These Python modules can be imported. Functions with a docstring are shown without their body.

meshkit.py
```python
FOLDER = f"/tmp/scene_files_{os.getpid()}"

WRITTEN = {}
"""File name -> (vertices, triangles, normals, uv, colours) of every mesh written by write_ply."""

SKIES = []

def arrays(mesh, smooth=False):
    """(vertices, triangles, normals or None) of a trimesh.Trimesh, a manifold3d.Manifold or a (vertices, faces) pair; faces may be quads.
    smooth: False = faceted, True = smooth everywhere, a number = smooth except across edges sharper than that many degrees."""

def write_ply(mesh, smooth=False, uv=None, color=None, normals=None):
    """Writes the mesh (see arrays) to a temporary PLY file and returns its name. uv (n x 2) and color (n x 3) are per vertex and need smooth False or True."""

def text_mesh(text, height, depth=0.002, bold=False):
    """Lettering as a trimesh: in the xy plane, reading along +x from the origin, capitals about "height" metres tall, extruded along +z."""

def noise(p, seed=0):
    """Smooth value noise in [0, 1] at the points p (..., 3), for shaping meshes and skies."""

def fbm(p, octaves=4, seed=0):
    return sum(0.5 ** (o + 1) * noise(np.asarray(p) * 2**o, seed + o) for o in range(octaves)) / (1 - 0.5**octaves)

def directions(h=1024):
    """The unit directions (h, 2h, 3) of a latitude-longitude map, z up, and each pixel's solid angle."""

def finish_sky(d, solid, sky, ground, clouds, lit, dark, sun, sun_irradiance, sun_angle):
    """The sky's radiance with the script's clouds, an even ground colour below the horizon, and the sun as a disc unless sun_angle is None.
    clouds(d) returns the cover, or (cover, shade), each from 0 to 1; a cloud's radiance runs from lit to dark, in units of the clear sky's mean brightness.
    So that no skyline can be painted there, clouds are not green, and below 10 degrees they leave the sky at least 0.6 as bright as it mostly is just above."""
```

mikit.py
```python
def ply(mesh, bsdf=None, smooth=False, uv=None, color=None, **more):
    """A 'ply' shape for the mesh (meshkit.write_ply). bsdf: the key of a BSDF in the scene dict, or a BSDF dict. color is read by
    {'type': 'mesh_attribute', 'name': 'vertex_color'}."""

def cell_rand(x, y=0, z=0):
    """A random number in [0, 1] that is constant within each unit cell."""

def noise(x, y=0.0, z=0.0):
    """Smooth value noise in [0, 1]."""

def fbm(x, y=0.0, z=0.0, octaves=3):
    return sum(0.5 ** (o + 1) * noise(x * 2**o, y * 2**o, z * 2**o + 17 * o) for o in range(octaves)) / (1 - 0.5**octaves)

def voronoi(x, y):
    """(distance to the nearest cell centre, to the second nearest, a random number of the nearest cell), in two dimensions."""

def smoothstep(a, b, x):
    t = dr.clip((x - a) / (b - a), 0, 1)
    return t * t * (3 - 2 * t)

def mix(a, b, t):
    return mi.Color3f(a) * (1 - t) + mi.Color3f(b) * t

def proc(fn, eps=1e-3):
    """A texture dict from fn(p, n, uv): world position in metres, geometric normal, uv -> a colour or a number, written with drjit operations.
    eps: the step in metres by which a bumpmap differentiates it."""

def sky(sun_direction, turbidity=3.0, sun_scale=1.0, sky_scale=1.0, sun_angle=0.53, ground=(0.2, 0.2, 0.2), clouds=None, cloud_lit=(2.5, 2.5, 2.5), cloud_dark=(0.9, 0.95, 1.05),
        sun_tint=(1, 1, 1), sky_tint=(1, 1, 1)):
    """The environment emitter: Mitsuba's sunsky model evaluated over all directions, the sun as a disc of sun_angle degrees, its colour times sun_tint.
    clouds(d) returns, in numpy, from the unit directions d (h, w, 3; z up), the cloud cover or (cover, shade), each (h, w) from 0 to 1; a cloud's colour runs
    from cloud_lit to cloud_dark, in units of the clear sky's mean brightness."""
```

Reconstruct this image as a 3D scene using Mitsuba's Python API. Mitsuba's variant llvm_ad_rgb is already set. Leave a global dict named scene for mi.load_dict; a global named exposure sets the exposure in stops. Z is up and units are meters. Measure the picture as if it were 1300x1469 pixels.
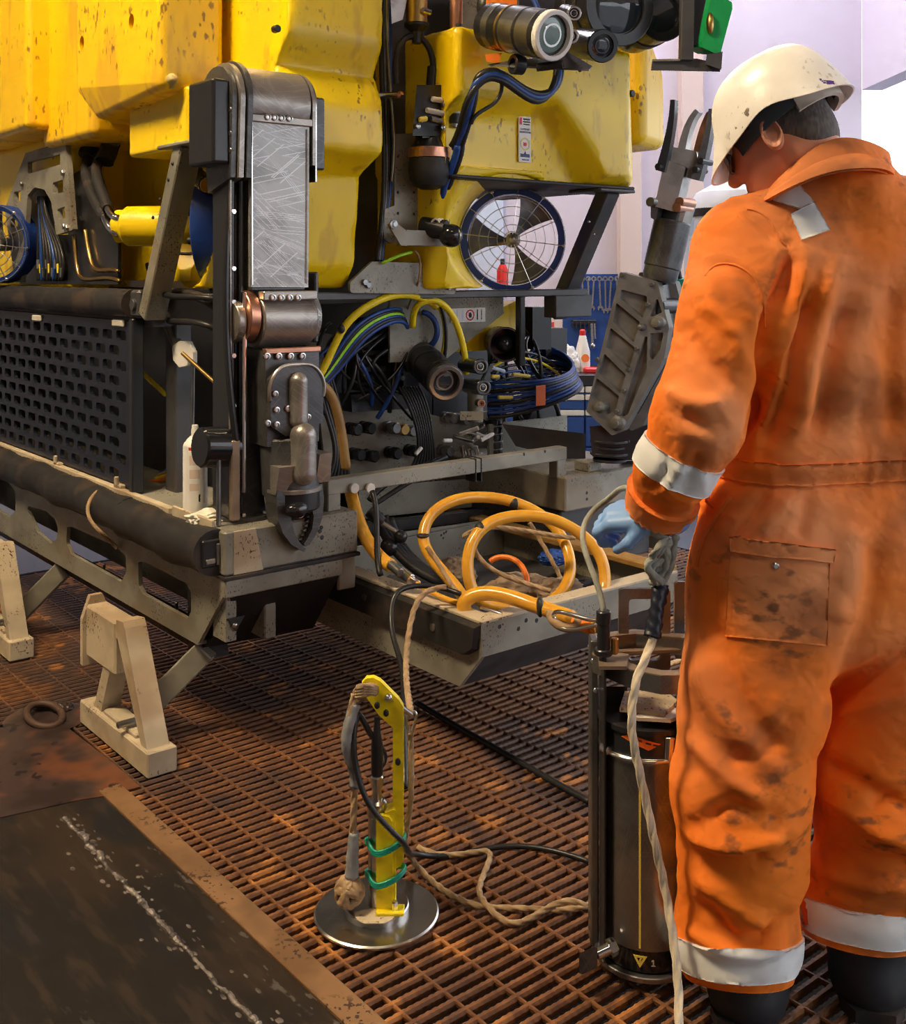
import math, random
import numpy as np, trimesh, manifold3d as m3
import drjit as dr, mitsuba as mi
import mikit, meshkit
from mikit import noise, fbm, voronoi, cell_rand, smoothstep, mix
from shapely.geometry import Polygon, Point, box as sbox, LineString
from shapely.ops import unary_union
from shapely import affinity
from scipy.interpolate import CubicSpline
random.seed(7); rng = np.random.default_rng(7)
scene, labels = {}, {}

# ---------------------------------------------------------------- camera, light, exposure
F, HX, HY, CZ = 1590.0, 650.0, 390.0, 1.42            # focal length in pixels, horizon, eye height (1300 x 1469)
TF = mi.ScalarTransform4f
scene['camera'] = {'type': 'perspective', 'fov': math.degrees(2 * math.atan(650 / F)), 'fov_axis': 'x',
                   'principal_point_offset_x': 0.0, 'principal_point_offset_y': (734.5 - HY) / 1469.0, 'near_clip': 0.05, 'far_clip': 200.0,
                   'to_world': TF().look_at(origin=[0, 0, CZ], target=[0, 1, CZ], up=[0, 0, 1])}
exposure = 0.42
scene['sky'] = mikit.sky([0.3, 0.5, 0.8], turbidity=6.0, sun_scale=0.0, sky_scale=5.0, ground=(0.3, 0.3, 0.3),
                         clouds=lambda d: (np.ones(d.shape[:2]), np.zeros(d.shape[:2])), cloud_lit=(2.4, 2.5, 2.65))
LAMPS = [  # x, y, z, half sizes, radiance
    (-2.2, 1.9, 4.7, 0.75, 0.25, (92, 71, 44)), (0.7, 0.2, 4.7, 0.75, 0.22, (9, 7, 4.5)),
    (-4.2, 3.6, 4.7, 0.75, 0.22, (13, 10, 6)), (-0.6, 6.9, 4.7, 0.75, 0.22, (22, 21, 23)), (1.6, 6.9, 4.7, 0.75, 0.22, (26, 25, 28))]  # last two are added to brighten the back wall

# ---------------------------------------------------------------- frames: the vehicle's own axes (a to its right, b to its rear, z up)
U = np.array([.775, .632, 0.0]); U /= np.linalg.norm(U)
W = np.array([-U[1], U[0], 0.0])
O = np.array([-.660, 3.2, 0.0])
EYE = np.array([0, 0, CZ])
RM = np.eye(4); RM[:3, 0], RM[:3, 1], RM[:3, 3] = U, W, O
EL = np.array([(EYE - O) @ U, (EYE - O) @ W, CZ])


def R(a, b, z): return O + a * U + b * W + np.array([0, 0, z])
def at(x, y, Y): return EYE + np.array([(x - HX) / F, 1, -(y - HY) / F]) * Y


def onp(x, y, i, v):                                   # the point of a vehicle plane (axis i at value v) seen at a photo position
    r = np.array([(x - HX) / F, 1, -(y - HY) / F]); d = np.array([r @ U, r @ W, r[2]])
    return EL + d * ((v - EL[i]) / d[i])


def pa(x, y, a): return onp(x, y, 0, a)
def pb(x, y, b): return onp(x, y, 1, b)
def pz(x, y, z): return onp(x, y, 2, z)


# ---------------------------------------------------------------- mesh helpers
def tr(m, M=RM):
    m = m.copy(); m.apply_transform(M); return m
def cat(*ms):
    ms = [x for m in ms for x in (m if isinstance(m, (list, tuple)) else [m])]
    return trimesh.util.concatenate(ms)
def hull(p): return trimesh.convex.convex_hull(np.asarray(p, float))
def cbox(lo, hi, c=.004):
    lo, hi = np.minimum(lo, hi).astype(float), np.maximum(lo, hi).astype(float); c = min(c, *(0.45 * (hi - lo)))
    pts = []
    for s in np.ndindex(2, 2, 2):
        q = np.where(s, hi, lo); sg = np.where(s, -1, 1)
        for k in range(3):
            r = q + sg * c; r[k] = q[k]; pts.append(r)
    return hull(pts)
def bx(a0, a1, b0, b1, z0, z1, c=.004): return cbox((a0, b0, z0), (a1, b1, z1), c)
def frame_to(p0, d, up=(0, 0, 1)):
    d = np.asarray(d, float) / np.linalg.norm(d); up = np.asarray(up, float)
    if abs(d @ up) > .98: up = np.array([1.0, 0, 0])
    x = np.cross(up, d); x /= np.linalg.norm(x)
    M = np.eye(4); M[:3, 0], M[:3, 1], M[:3, 2], M[:3, 3] = x, np.cross(d, x), d, p0
    return M
def lathe(p0, d, prof, n=32):                          # prof: (radius, height) from one end to the other, along d from p0
    prof = np.array(prof, float); th = np.arange(n) * 2 * np.pi / n
    v = np.concatenate([np.stack([r * np.cos(th), r * np.sin(th), 0 * th + h], 1) for r, h in prof]); k = len(prof); f = []
    i = np.arange(n); j = (i + 1) % n
    for s in range(k - 1):
        f += [np.stack([s * n + i, s * n + j, (s + 1) * n + j], 1), np.stack([s * n + i, (s + 1) * n + j, (s + 1) * n + i], 1)]
    v = np.vstack([v, [[0, 0, prof[0, 1]], [0, 0, prof[-1, 1]]]])
    f += [np.stack([j, i, 0 * i + k * n], 1), np.stack([(k - 1) * n + i, (k - 1) * n + j, 0 * i + k * n + 1], 1)]
    m = trimesh.Trimesh(v, np.vstack(f), process=False); m.apply_transform(frame_to(np.asarray(p0, float), d)); return m
def cyl(p0, p1, r, n=24, c=.002):
    p0, p1 = np.asarray(p0, float), np.asarray(p1, float); h = np.linalg.norm(p1 - p0); c = min(c, r * .4, h * .4)
    return lathe(p0, p1 - p0, [(r - c, 0), (r, c), (r, h - c), (r - c, h)], n)
def ringm(p0, d, r0, r1, h, n=48, c=.002):             # a tube wall
    c = min(c, (r1 - r0) * .4, h * .4)
    prof = [(r0, 0), (r1 - c, 0), (r1, c), (r1, h - c), (r1 - c, h), (r0, h), (r0, 0)]
    m = lathe(p0, d, prof, n); m.update_faces(np.arange(len(m.faces)) < len(m.faces) - 2 * n); m.remove_unreferenced_vertices(); return m
def bar(p0, p1, w, h, up=(0, 0, 1), c=.003):           # a straight bar of section w (sideways) by h (upwards)
    p0, p1 = np.asarray(p0, float), np.asarray(p1, float); L = np.linalg.norm(p1 - p0)
    m = cbox((-w / 2, -h / 2, 0), (w / 2, h / 2, L), c); m.apply_transform(frame_to(p0, p1 - p0, up)); return m
def spline(pts, step=.012):
    p = np.asarray(pts, float)
    if len(p) == 2: return np.linspace(p[0], p[1], 2)
    t = np.r_[0, np.cumsum(np.linalg.norm(np.diff(p, axis=0), axis=1) ** .6)]
    n = max(len(p) * 3, int(np.linalg.norm(np.diff(p, axis=0), axis=1).sum() / step))
    return CubicSpline(t, p)(np.linspace(0, t[-1], n))
def sweep(c, r, n=10, ring=None):                      # c: centre line, r: radius or radii, ring(i, theta) -> radius factor
    c = np.asarray(c, float); r = np.broadcast_to(r, len(c)); t = np.gradient(c, axis=0); t /= np.linalg.norm(t, axis=1, keepdims=True) + 1e-12
    x = np.cross(t[0], [0, 0, 1.0]);  x = x if np.linalg.norm(x) > .1 else np.cross(t[0], [1.0, 0, 0]); th = np.arange(n) * 2 * np.pi / n; v = []
    for i in range(len(c)):
        x = x - t[i] * (x @ t[i]); x /= np.linalg.norm(x); y = np.cross(t[i], x)
        k = r[i] if ring is None else r[i] * ring(i, th)
        v.append(c[i] + (np.cos(th) * k)[:, None] * x + (np.sin(th) * k)[:, None] * y)
    m = len(c); i = np.arange(n); j = (i + 1) % n; f = []
    for s in range(m - 1): f += [np.stack([s * n + i, s * n + j, (s + 1) * n + j], 1), np.stack([s * n + i, (s + 1) * n + j, (s + 1) * n + i], 1)]
    v = np.vstack([np.concatenate(v), c[:1], c[-1:]])
    f += [np.stack([j, i, 0 * i + m * n], 1), np.stack([(m - 1) * n + i, (m - 1) * n + j, 0 * i + m * n + 1], 1)]
    return trimesh.Trimesh(v, np.vstack(f), process=False)
def tube(pts, r, n=10, step=.012): return sweep(spline(pts, step), r, n)
def rope(pts, r, lay=.045, n=14, step=.005):           # three-strand laid rope
    c = spline(pts, step); s = np.r_[0, np.cumsum(np.linalg.norm(np.diff(c, axis=0), axis=1))]
    return sweep(c, r, n, lambda i, th: .66 + .42 * np.abs(np.cos(1.5 * (th - 2 * np.pi * s[i] / (3 * lay)))) ** .8)
def extr(poly, lo, hi, axis='z', M=None):              # axis 'a': outline in (b,z); 'b': outline in (a,z); 'z': outline in (a,b)
    poly = poly if hasattr(poly, 'geom_type') else Polygon(poly)
    m = cat([trimesh.creation.extrude_polygon(g, hi - lo, engine='earcut') for g in getattr(poly.buffer(0), 'geoms', [poly.buffer(0)]) if g.area > 1e-8])
    v = m.vertices.copy()
    m.vertices = {'z': np.c_[v[:, 0], v[:, 1], v[:, 2] + lo], 'a': np.c_[v[:, 2] + lo, v[:, 0], v[:, 1]], 'b': np.c_[v[:, 0], v[:, 2] + lo, v[:, 1]]}[axis]
    if axis == 'b': m.invert()
    return m
def rnd(poly, r): return poly.buffer(-r, join_style=2).buffer(r, quad_segs=5)
def rrect(x0, y0, x1, y1, r): return sbox(min(x0, x1) + r, min(y0, y1) + r, max(x0, x1) - r, max(y0, y1) - r).buffer(r, quad_segs=4)
def sph(c, r, n=2):
    m = trimesh.creation.icosphere(n, r); m.apply_scale(1); m.apply_translation(c); return m
def ell(c, r, n=3):
    m = trimesh.creation.icosphere(n, 1.0); m.apply_scale(r); m.apply_translation(c); return m
def man(m):
    return m3.Manifold(m3.Mesh(np.asarray(m.vertices, np.float32), np.asarray(m.faces, np.uint32)))
def unman(m):
    q = m.to_mesh(); return trimesh.Trimesh(q.vert_properties[:, :3], q.tri_verts, process=False)
def rhull(pts, r, n=3):                                # rounded convex block
    s = trimesh.creation.icosphere(n - 1, r); pts = np.asarray(pts, float); c = pts.mean(0)
    pts = pts + (c - pts) / np.linalg.norm(c - pts, axis=1, keepdims=True) * r
    return hull(np.concatenate([s.vertices + p for p in pts]))
def bolts(ps, d, r=.008, h=.006):                      # hexagon heads, one mesh each
    return [lathe(p, d, [(r, 0), (r, h * .8), (r * .85, h)], 6) for p in ps]


# ---------------------------------------------------------------- entries
def key_for(base):
    if base not in scene and base not in labels and not any(k.startswith(base + '__') for k in scene): return base
    i = 1
    while f'{base}_{i:03d}' in scene or f'{base}_{i:03d}' in labels or any(k.startswith(f'{base}_{i:03d}__') for k in scene): i += 1
    return f'{base}_{i:03d}'
COUNT = {}
ORD = ('first', 'second', 'third', 'fourth', 'fifth', 'sixth', 'seventh', 'eighth', 'ninth', 'tenth', 'eleventh', 'twelfth')
def part(parent, name, mesh, mat, smooth=30, label=None, M=RM, uv=None):
    base = f'{parent}__{name}'; n = COUNT.get(base, 0); COUNT[base] = n + 1
    k = base if n == 0 else f'{base}_{n:03d}'
    scene[k] = mikit.ply(tr(mesh, M) if M is not None else mesh, 'm_' + mat, smooth=smooth)
    if label: labels[k] = {'label': label}
    return k
def thing(name, label, cat_, group=None):
    k = key_for(name); labels[k] = {'label': label, 'category': cat_}
    if group: labels[k]['group'] = group
    return k
def solo(name, mesh, mat, label, cat_, group=None, smooth=30, M=RM):
    k = thing(name, label, cat_, group); scene[k] = mikit.ply(tr(mesh, M) if M is not None else mesh, 'm_' + mat, smooth=smooth); return k
def struct(name, mesh, mat, label, smooth=False):
    scene[name] = mikit.ply(mesh, 'm_' + mat, smooth=smooth); labels[name] = {'label': label, 'category': name.split('_')[0], 'kind': 'structure'}


# ---------------------------------------------------------------- materials
def rgb(*c): return {'type': 'rgb', 'value': list(c)}
def mat(name, color, rough=.5, metal=0.0, bump=None, bscale=.001, **kw):
    d = {'type': 'principled', 'base_color': color if isinstance(color, dict) else rgb(*color), 'roughness': rough, 'metallic': metal, **kw}
    if bump is not None: d = {'type': 'bumpmap', 'arbitrary': mikit.proc(bump, 2e-3), 'scale': bscale, 'bsdf': d}
    scene['m_' + name] = {'type': 'twosided', 'bsdf': d}


def worn(base, stain, amount=.5, f=9.0, dark=.75, spots=None, sf=120.0):
    def fn(p, n, uv):
        a = fbm(p.x * f, p.y * f, p.z * f, 4)
        c = mix(base, [x * dark for x in base], smoothstep(.35, .7, a))
        c = mix(c, stain, smoothstep(.52, .72, fbm(p.x * f * .6 + 7, p.y * f * .6, p.z * f * .6 + 3, 4)) * amount)
        if spots is not None:
            c = mix(c, spots, smoothstep(.62, .70, fbm(p.x * sf, p.y * sf, p.z * sf * .5 + 5, 3)) * smoothstep(.45, .65, fbm(p.x * 9, p.y * 9 + 9, p.z * 9, 2)))
        return c
    return mikit.proc(fn)


def scratched(base, light, f=60.0, amount=.5):
    def fn(p, n, uv):
        h, k = p.x * 1.3 - p.y * .9, p.z + p.y * .35 + p.x * .2
        c = mix(base, [x * .62 for x in base], smoothstep(.42, .72, fbm(p.x * 14, p.y * 14, p.z * 14, 4)) * .8); t = 0
        for i, (ca, sa) in enumerate(((.8, .6), (-.55, .83), (.92, -.39), (.35, .94), (.68, -.73), (.99, .12), (.58, .81))):
            q, r = (h * ca + k * sa) * 7 + i * 3, (k * ca - h * sa) * f * 7; row = dr.floor(r); st = cell_rand(row, dr.floor(q), i + 2)
            t = dr.maximum(t, dr.select((st > .90) & (dr.abs(q - dr.floor(q) - .5) < .22 + .2 * st), 1 - dr.abs(2 * (r - row) - 1), 0) * smoothstep(.3, .6, noise(h * 9, k * 9, i)))
        return mix(c, light, t * amount)
    return mikit.proc(fn)


def yellow_fn(p, n, uv):
    c = mix([.90, .66, .002], [.86, .58, .002], fbm(p.x * 3, p.y * 3, p.z * 3, 3))
    s = smoothstep(.60, .72, fbm(p.x * 16, p.y * 16, p.z * 4 + 3, 4)) * .35
    c = mix(c, [.42, .20, .03], s)
    return mix(c, [.16, .06, .02], smoothstep(.64, .72, fbm(p.x * 90, p.y * 90, p.z * 40, 3)) * smoothstep(.55, .72, fbm(p.x * 6, p.y * 6 + 9, p.z * 6, 2)) * .8)
mat('yellow', mikit.proc(yellow_fn), .32, specular=.5, clearcoat=.5, clearcoat_gloss=.85)
def yellow_old_fn(p, n, uv):
    c = mix([.95, .62, .003], [.90, .54, .004], fbm(p.x * 4, p.y * 4, p.z * 4, 3))
    s = smoothstep(.52, .70, fbm(p.x * 15, p.y * 15, p.z * 2.5 + 3, 4)) * .5
    c = mix(c, [.60, .30, .03], s)
    return mix(c, [.18, .07, .02], smoothstep(.62, .71, fbm(p.x * 80, p.y * 80, p.z * 30, 3)) * smoothstep(.48, .66, fbm(p.x * 6, p.y * 6 + 9, p.z * 6, 2)) * .8)
mat('yellow_old', mikit.proc(yellow_old_fn), .38, specular=.5, clearcoat=.3, clearcoat_gloss=.7)
mat('foam', worn((.62, .48, .20), (.3, .16, .05), .5, 30), .9)
mat('frame', worn((.30, .285, .235), (.20, .13, .07), .5, 7, .7, (.08, .06, .04), 260), .5, metal=.25, specular=.4)
mat('frame_dark', worn((.085, .085, .09), (.12, .08, .06), .4, 8, .7), .45, metal=.3)
mat('stand', worn((.52, .43, .30), (.26, .13, .05), .45, 8, .75, (.08, .04, .02), 200), .6)
mat('arm_light', scratched((.40, .395, .39), (.84, .84, .86), 60, .6), .42, metal=.6)
mat('arm_drum', scratched((.36, .33, .30), (.55, .52, .48), 40, .4), .33, metal=.7)
mat('arm_dark', scratched((.10, .10, .105), (.20, .20, .2), 50, .4), .34, metal=.55)
mat('arm_black', (.022, .023, .027), .28, metal=.2, specular=.6)
mat('cast', worn((.17, .165, .15), (.10, .09, .07), .5, 12, .7), .5, metal=.45)
mat('steel', scratched((.55, .54, .52), (.75, .74, .72), 90, .35), .26, metal=1.0)
mat('steel_dark', scratched((.30, .30, .30), (.45, .45, .44), 70, .35), .3, metal=.9)
mat('blade', worn((.26, .26, .265), (.16, .15, .14), .4, 20), .45, metal=.5)
mat('bronze', worn((.36, .27, .19), (.2, .13, .08), .5, 14), .45, metal=.5)
mat('rim', (.55, .55, .56), .3, metal=.6)
mat('chrome', (.75, .74, .72), .14, metal=1.0)
mat('brass', (.62, .40, .14), .3, metal=1.0)
mat('copper', worn((.70, .34, .22), (.5, .3, .2), .3, 20), .3, metal=.9)
mat('rubber', worn((.022, .021, .022), (.10, .06, .035), .35, 14, .8), .55, specular=.4)
mat('plastic_black', (.014, .014, .017), .4, specular=.5)
mat('gloss_black', (.010, .011, .014), .12, specular=.6)
mat('panel_blue_black', (.010, .013, .026), .42, specular=.5)
mat('blue', (.012, .045, .24), .3, specular=.5, clearcoat=.4)
mat('cable_blue', (.015, .06, .26), .35)
mat('cable_black', (.014, .014, .016), .4)
mat('cable_yellow', (.85, .66, .01), .4)
mat('cable_green', (.35, .75, .02), .4)
mat('cable_orange', (.85, .20, .02), .4)
mat('amber', mikit.proc(lambda p, n, uv: mix([.78, .40, .03], [.60, .26, .02], fbm(p.x * 20, p.y * 20, p.z * 20, 3))), .22, specular=.6, clearcoat=.5)
mat('strap_brown', worn((.34, .19, .05), (.2, .1, .03), .4, 12), .5)
mat('rope_tan', worn((.40, .27, .15), (.18, .10, .05), .5, 40), .9)
mat('rope_white', worn((.70, .60, .45), (.42, .30, .18), .4, 30), .85)
mat('rope_grey', worn((.36, .38, .33), (.20, .2, .18), .5, 40), .9)
mat('tape_grey', worn((.30, .31, .33), (.12, .12, .12), .5, 40), .45)
mat('tape_green', (.004, .30, .20), .35)
mat('paint_yellow', worn((.90, .72, .01), (.7, .45, .02), .25, 20), .4)
mat('white', (.80, .79, .76), .4)
mat('white_dirty', worn((.74, .70, .62), (.45, .38, .3), .35, 25), .5)
mat('cloth_white', (.74, .72, .62), .9)
mat('rag', worn((.30, .22, .15), (.14, .10, .07), .7, 25), .95)
mat('print_pale', (.66, .54, .48), .5)
mat('red', (.62, .02, .02), .4)
mat('ink_black', (.02, .02, .02), .5)
mat('ink_navy', (.03, .05, .16), .5)
mat('ink_yellow', (.78, .62, .10), .5)
mat('orange_label', (.80, .16, .02), .45)
mat('green_sign', (.0, .19, .10), .5)
mat('green_lamp', (.01, .36, .10), .35)
mat('green_dark', (.01, .10, .06), .4)
mat('pale_blue', (.55, .66, .84), .5)
mat('tank', (.62, .66, .74), .35)
mat('tools_blue', (.015, .06, .25), .45)
mat('bench_white', (.70, .70, .68), .5)
mat('skin', mikit.proc(lambda p, n, uv: mix([.62, .31, .20], [.66, .27, .18], fbm(p.x * 30, p.y * 30, p.z * 30, 3))), .5, specular=.4)
mat('hair', mikit.proc(lambda p, n, uv: mix([.05, .042, .04], [.14, .12, .11], noise(p.x * 300, p.y * 300, p.z * 60))), .7)
mat('glove', (.22, .40, .78), .42, specular=.4)
mat('boot', worn((.014, .015, .02), (.04, .035, .03), .5, 14), .6)
mat('reflective', (.74, .76, .77), .42, sheen=.3)
mat('helmet', worn((.88, .87, .85), (.70, .64, .55), .25, 18, .95, (.2, .16, .12), 150), .3, clearcoat=.3)
mat('helmet_band', (.05, .07, .09), .5)
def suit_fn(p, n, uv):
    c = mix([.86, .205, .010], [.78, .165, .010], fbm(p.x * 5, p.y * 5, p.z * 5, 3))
    fade_glare = smoothstep(.40, .62, fbm(p.x * 3.1 + 4, p.y * 3.1, p.z * 2.2 + 1, 3)) * smoothstep(.35, .85, p.z)
    c = mix(c, [.80, .34, .15], fade_glare * .8)  # cloth fading plus glare on the upper back, painted into the colour
    c = mix(c, [.30, .085, .02], smoothstep(.50, .70, fbm(p.x * 6 + 11, p.y * 6, p.z * 5, 4)) * .65)
    return mix(c, [.05, .025, .015], smoothstep(.52, .78, fbm(p.x * 34, p.y * 34, p.z * 46, 4)) * smoothstep(.54, .70, fbm(p.x * 5, p.y * 5 + 31, p.z * 5, 2)) * .7)
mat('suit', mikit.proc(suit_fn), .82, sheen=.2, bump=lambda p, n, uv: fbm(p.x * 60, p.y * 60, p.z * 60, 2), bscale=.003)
mat('suit_seam', (.66, .20, .05), .85)
def rust_fn(p, n, uv):
    c = mix([.12, .048, .02], [.24, .10, .036], noise(p.x * 40, p.y * 40, p.z * 40))
    c = mix(c, [.055, .035, .03], smoothstep(.45, .65, fbm(p.x * 3.2, p.y * 3.2, 2, 4)) * .8)
    return mix(c, [.50, .20, .05], smoothstep(.66, .76, fbm(p.x * 9, p.y * 9 + 5, 1, 3)) * .7)
mat('rust', mikit.proc(rust_fn), .6, metal=.15)
def deck_fn(p, n, uv):
    a = p.x * float(U[0]) + p.y * float(U[1]); b = p.y * float(W[1]) + p.x * float(W[0])
    c = mix([.012, .009, .0075], [.026, .016, .010], smoothstep(.35, .7, fbm(a * 4, b * 3, 0, 4)))
    c = mix(c, [.010, .010, .012], smoothstep(.50, .64, fbm(a * 7 + 3, b * 4, 1, 5)) * .85)
    return mix(mix(c, [.045, .030, .020], smoothstep(.50, .75, fbm(a * 45, b * 9, 4, 4)) * .4), [.14, .125, .115], smoothstep(.66, .80, fbm(a * 70, b * 30, 4, 3)) * smoothstep(.5, .65, fbm(a * 5, b * 2, 7, 2)) * .5)
mat('deck', mikit.proc(deck_fn), .6, specular=.25, bump=lambda p, n, uv: fbm(p.x * 30, p.y * 30, 0, 4), bscale=.004)
mat('weld', worn((.20, .17, .155), (.04, .032, .03), .9, 55, .4), .5, metal=.4)
mat('trim_tan', worn((.24, .13, .06), (.16, .08, .03), .5, 9, .7, (.06, .03, .02), 110), .55, metal=.1)
mat('pit', (.006, .006, .007), .9)
mat('plate_rust', worn((.045, .028, .026), (.17, .055, .02), .7, 9, .6, (.015, .01, .01), 30), .3, specular=.6)
mat('wall', mikit.proc(lambda p, n, uv: mix([.30, .29, .28], [.26, .26, .25], fbm(p.x * 2, p.y * 2, p.z * 2, 3))), .8)  # unseen walls, darkened to lower the fill light
mat('wall_lilac', (.62, .58, .66), .8)
mat('column', (.66, .55, .50), .7)
mat('ceiling', (.36, .35, .38), .8)
mat('floor_far', (.10, .11, .14), .5)
mat('lens_green', (.10, .17, .15), .06, specular=.9, clearcoat=1.0)
mat('ink_purple', (.10, .05, .30), .5)
mat('glass', (.02, .03, .04), .05, specular=.8)
scene['m_lens'] = {'type': 'dielectric', 'int_ior': 1.5}
mat('reflector', (.80, .80, .80), .08, metal=1.0)
# ---------------------------------------------------------------- the hall
def wbox(x0, x1, y0, y1, z0, z1, c=.003): return cbox((x0, y0, z0), (x1, y1, z1), c)
YB = 8.0
struct('wall_back', wbox(-7.2, 2.95, YB, YB + .15, -.5, 5.0), 'wall_lilac', 'lilac white painted back wall of the hall')
XR = 2.95
struct('wall_right', cat(wbox(XR, XR + .15, -4, YB, 2.73, 5.0), wbox(XR, XR + .15, -4, -1.0, -.5, 2.73)), 'wall_lilac', 'white wall above the wide bright door opening on the right')
struct('wall_left', wbox(-7.2, -7.05, -4, YB, -.5, 5.0), 'wall', 'darkened side wall of the hall, out of view')
struct('wall_front', wbox(-7.2, 3.2, -4.15, -4, -.5, 5.0), 'wall', 'unseen dark wall behind the viewer, added to cut fill light')  # added to close the hall and cut fill light
struct('ceiling', wbox(-7.2, 3.2, -4, YB + .15, 4.95, 5.1), 'ceiling', 'pale ceiling of the hall')
struct('trim_1', cat(wbox(1.18, 1.34, YB - .14, YB, -.3, 4.95, .008)), 'column', 'pinkish steel column standing on the back wall behind the claw')
struct('trim_2', cat(wbox(1.62, 1.78, YB - .14, YB, -.3, 4.95, .008)), 'column', 'tall steel column on the back wall nearest the white tank')
# floor: bar grating, its edge strip, the solid deck in front, the ground below
A0, A1, B0, B1, PITCH = -.278, 3.0, -1.95, 2.42, .034
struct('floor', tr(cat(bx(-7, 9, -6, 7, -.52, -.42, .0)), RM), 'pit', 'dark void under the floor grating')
def rodmesh(p0, p1, r, seg, ribs, seed):
    L = np.linalg.norm(np.subtract(p1, p0)); n = max(2, int(L / seg)); t = np.linspace(0, 1, n)[:, None]
    c = np.asarray(p0) * (1 - t) + np.asarray(p1) * t; s = t[:, 0] * L
    k = 1 + ribs * np.where((np.arange(n) % 2) == 0, 1, -1) + .13 * (meshkit.noise(np.c_[s * 55, 0 * s + seed, 0 * s], 3) - .5)
    h = np.array([(-.62, -1.6), (.62, -1.6), (.95, .1), (.55, .9), (-.55, .9), (-.95, .1)]) * r
    d = (c[-1] - c[0]) / L; x = np.cross(d, [0, 0, 1.0])
    v = np.concatenate([c[i] + (h[:, :1] * x + h[:, 1:] * np.array([0, 0, 1.0])) * k[i] for i in range(n)])
    i = np.arange(6); j = (i + 1) % 6; f = []
    for q in range(n - 1): f += [np.stack([q * 6 + i, q * 6 + j, (q + 1) * 6 + j], 1), np.stack([q * 6 + i, (q + 1) * 6 + j, (q + 1) * 6 + i], 1)]
    return trimesh.Trimesh(v, np.vstack(f), process=False)
nb = int((B1 - B0) / PITCH)
for i in range(nb):
    b = B0 + (i + .5) * PITCH
    if b < .06: lo = A0 - .01
    elif b < .69: lo = -.245
    else: lo = -2.2
    near = b < .0
    a1 = A1 if b > -.9 else 2.2
    part('floor', 'grating_bar', rodmesh((lo, b, -.009), (a1, b, -.009), .0078, .0085 if near else .02, .085 if near else .04, i), 'rust', False)
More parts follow.
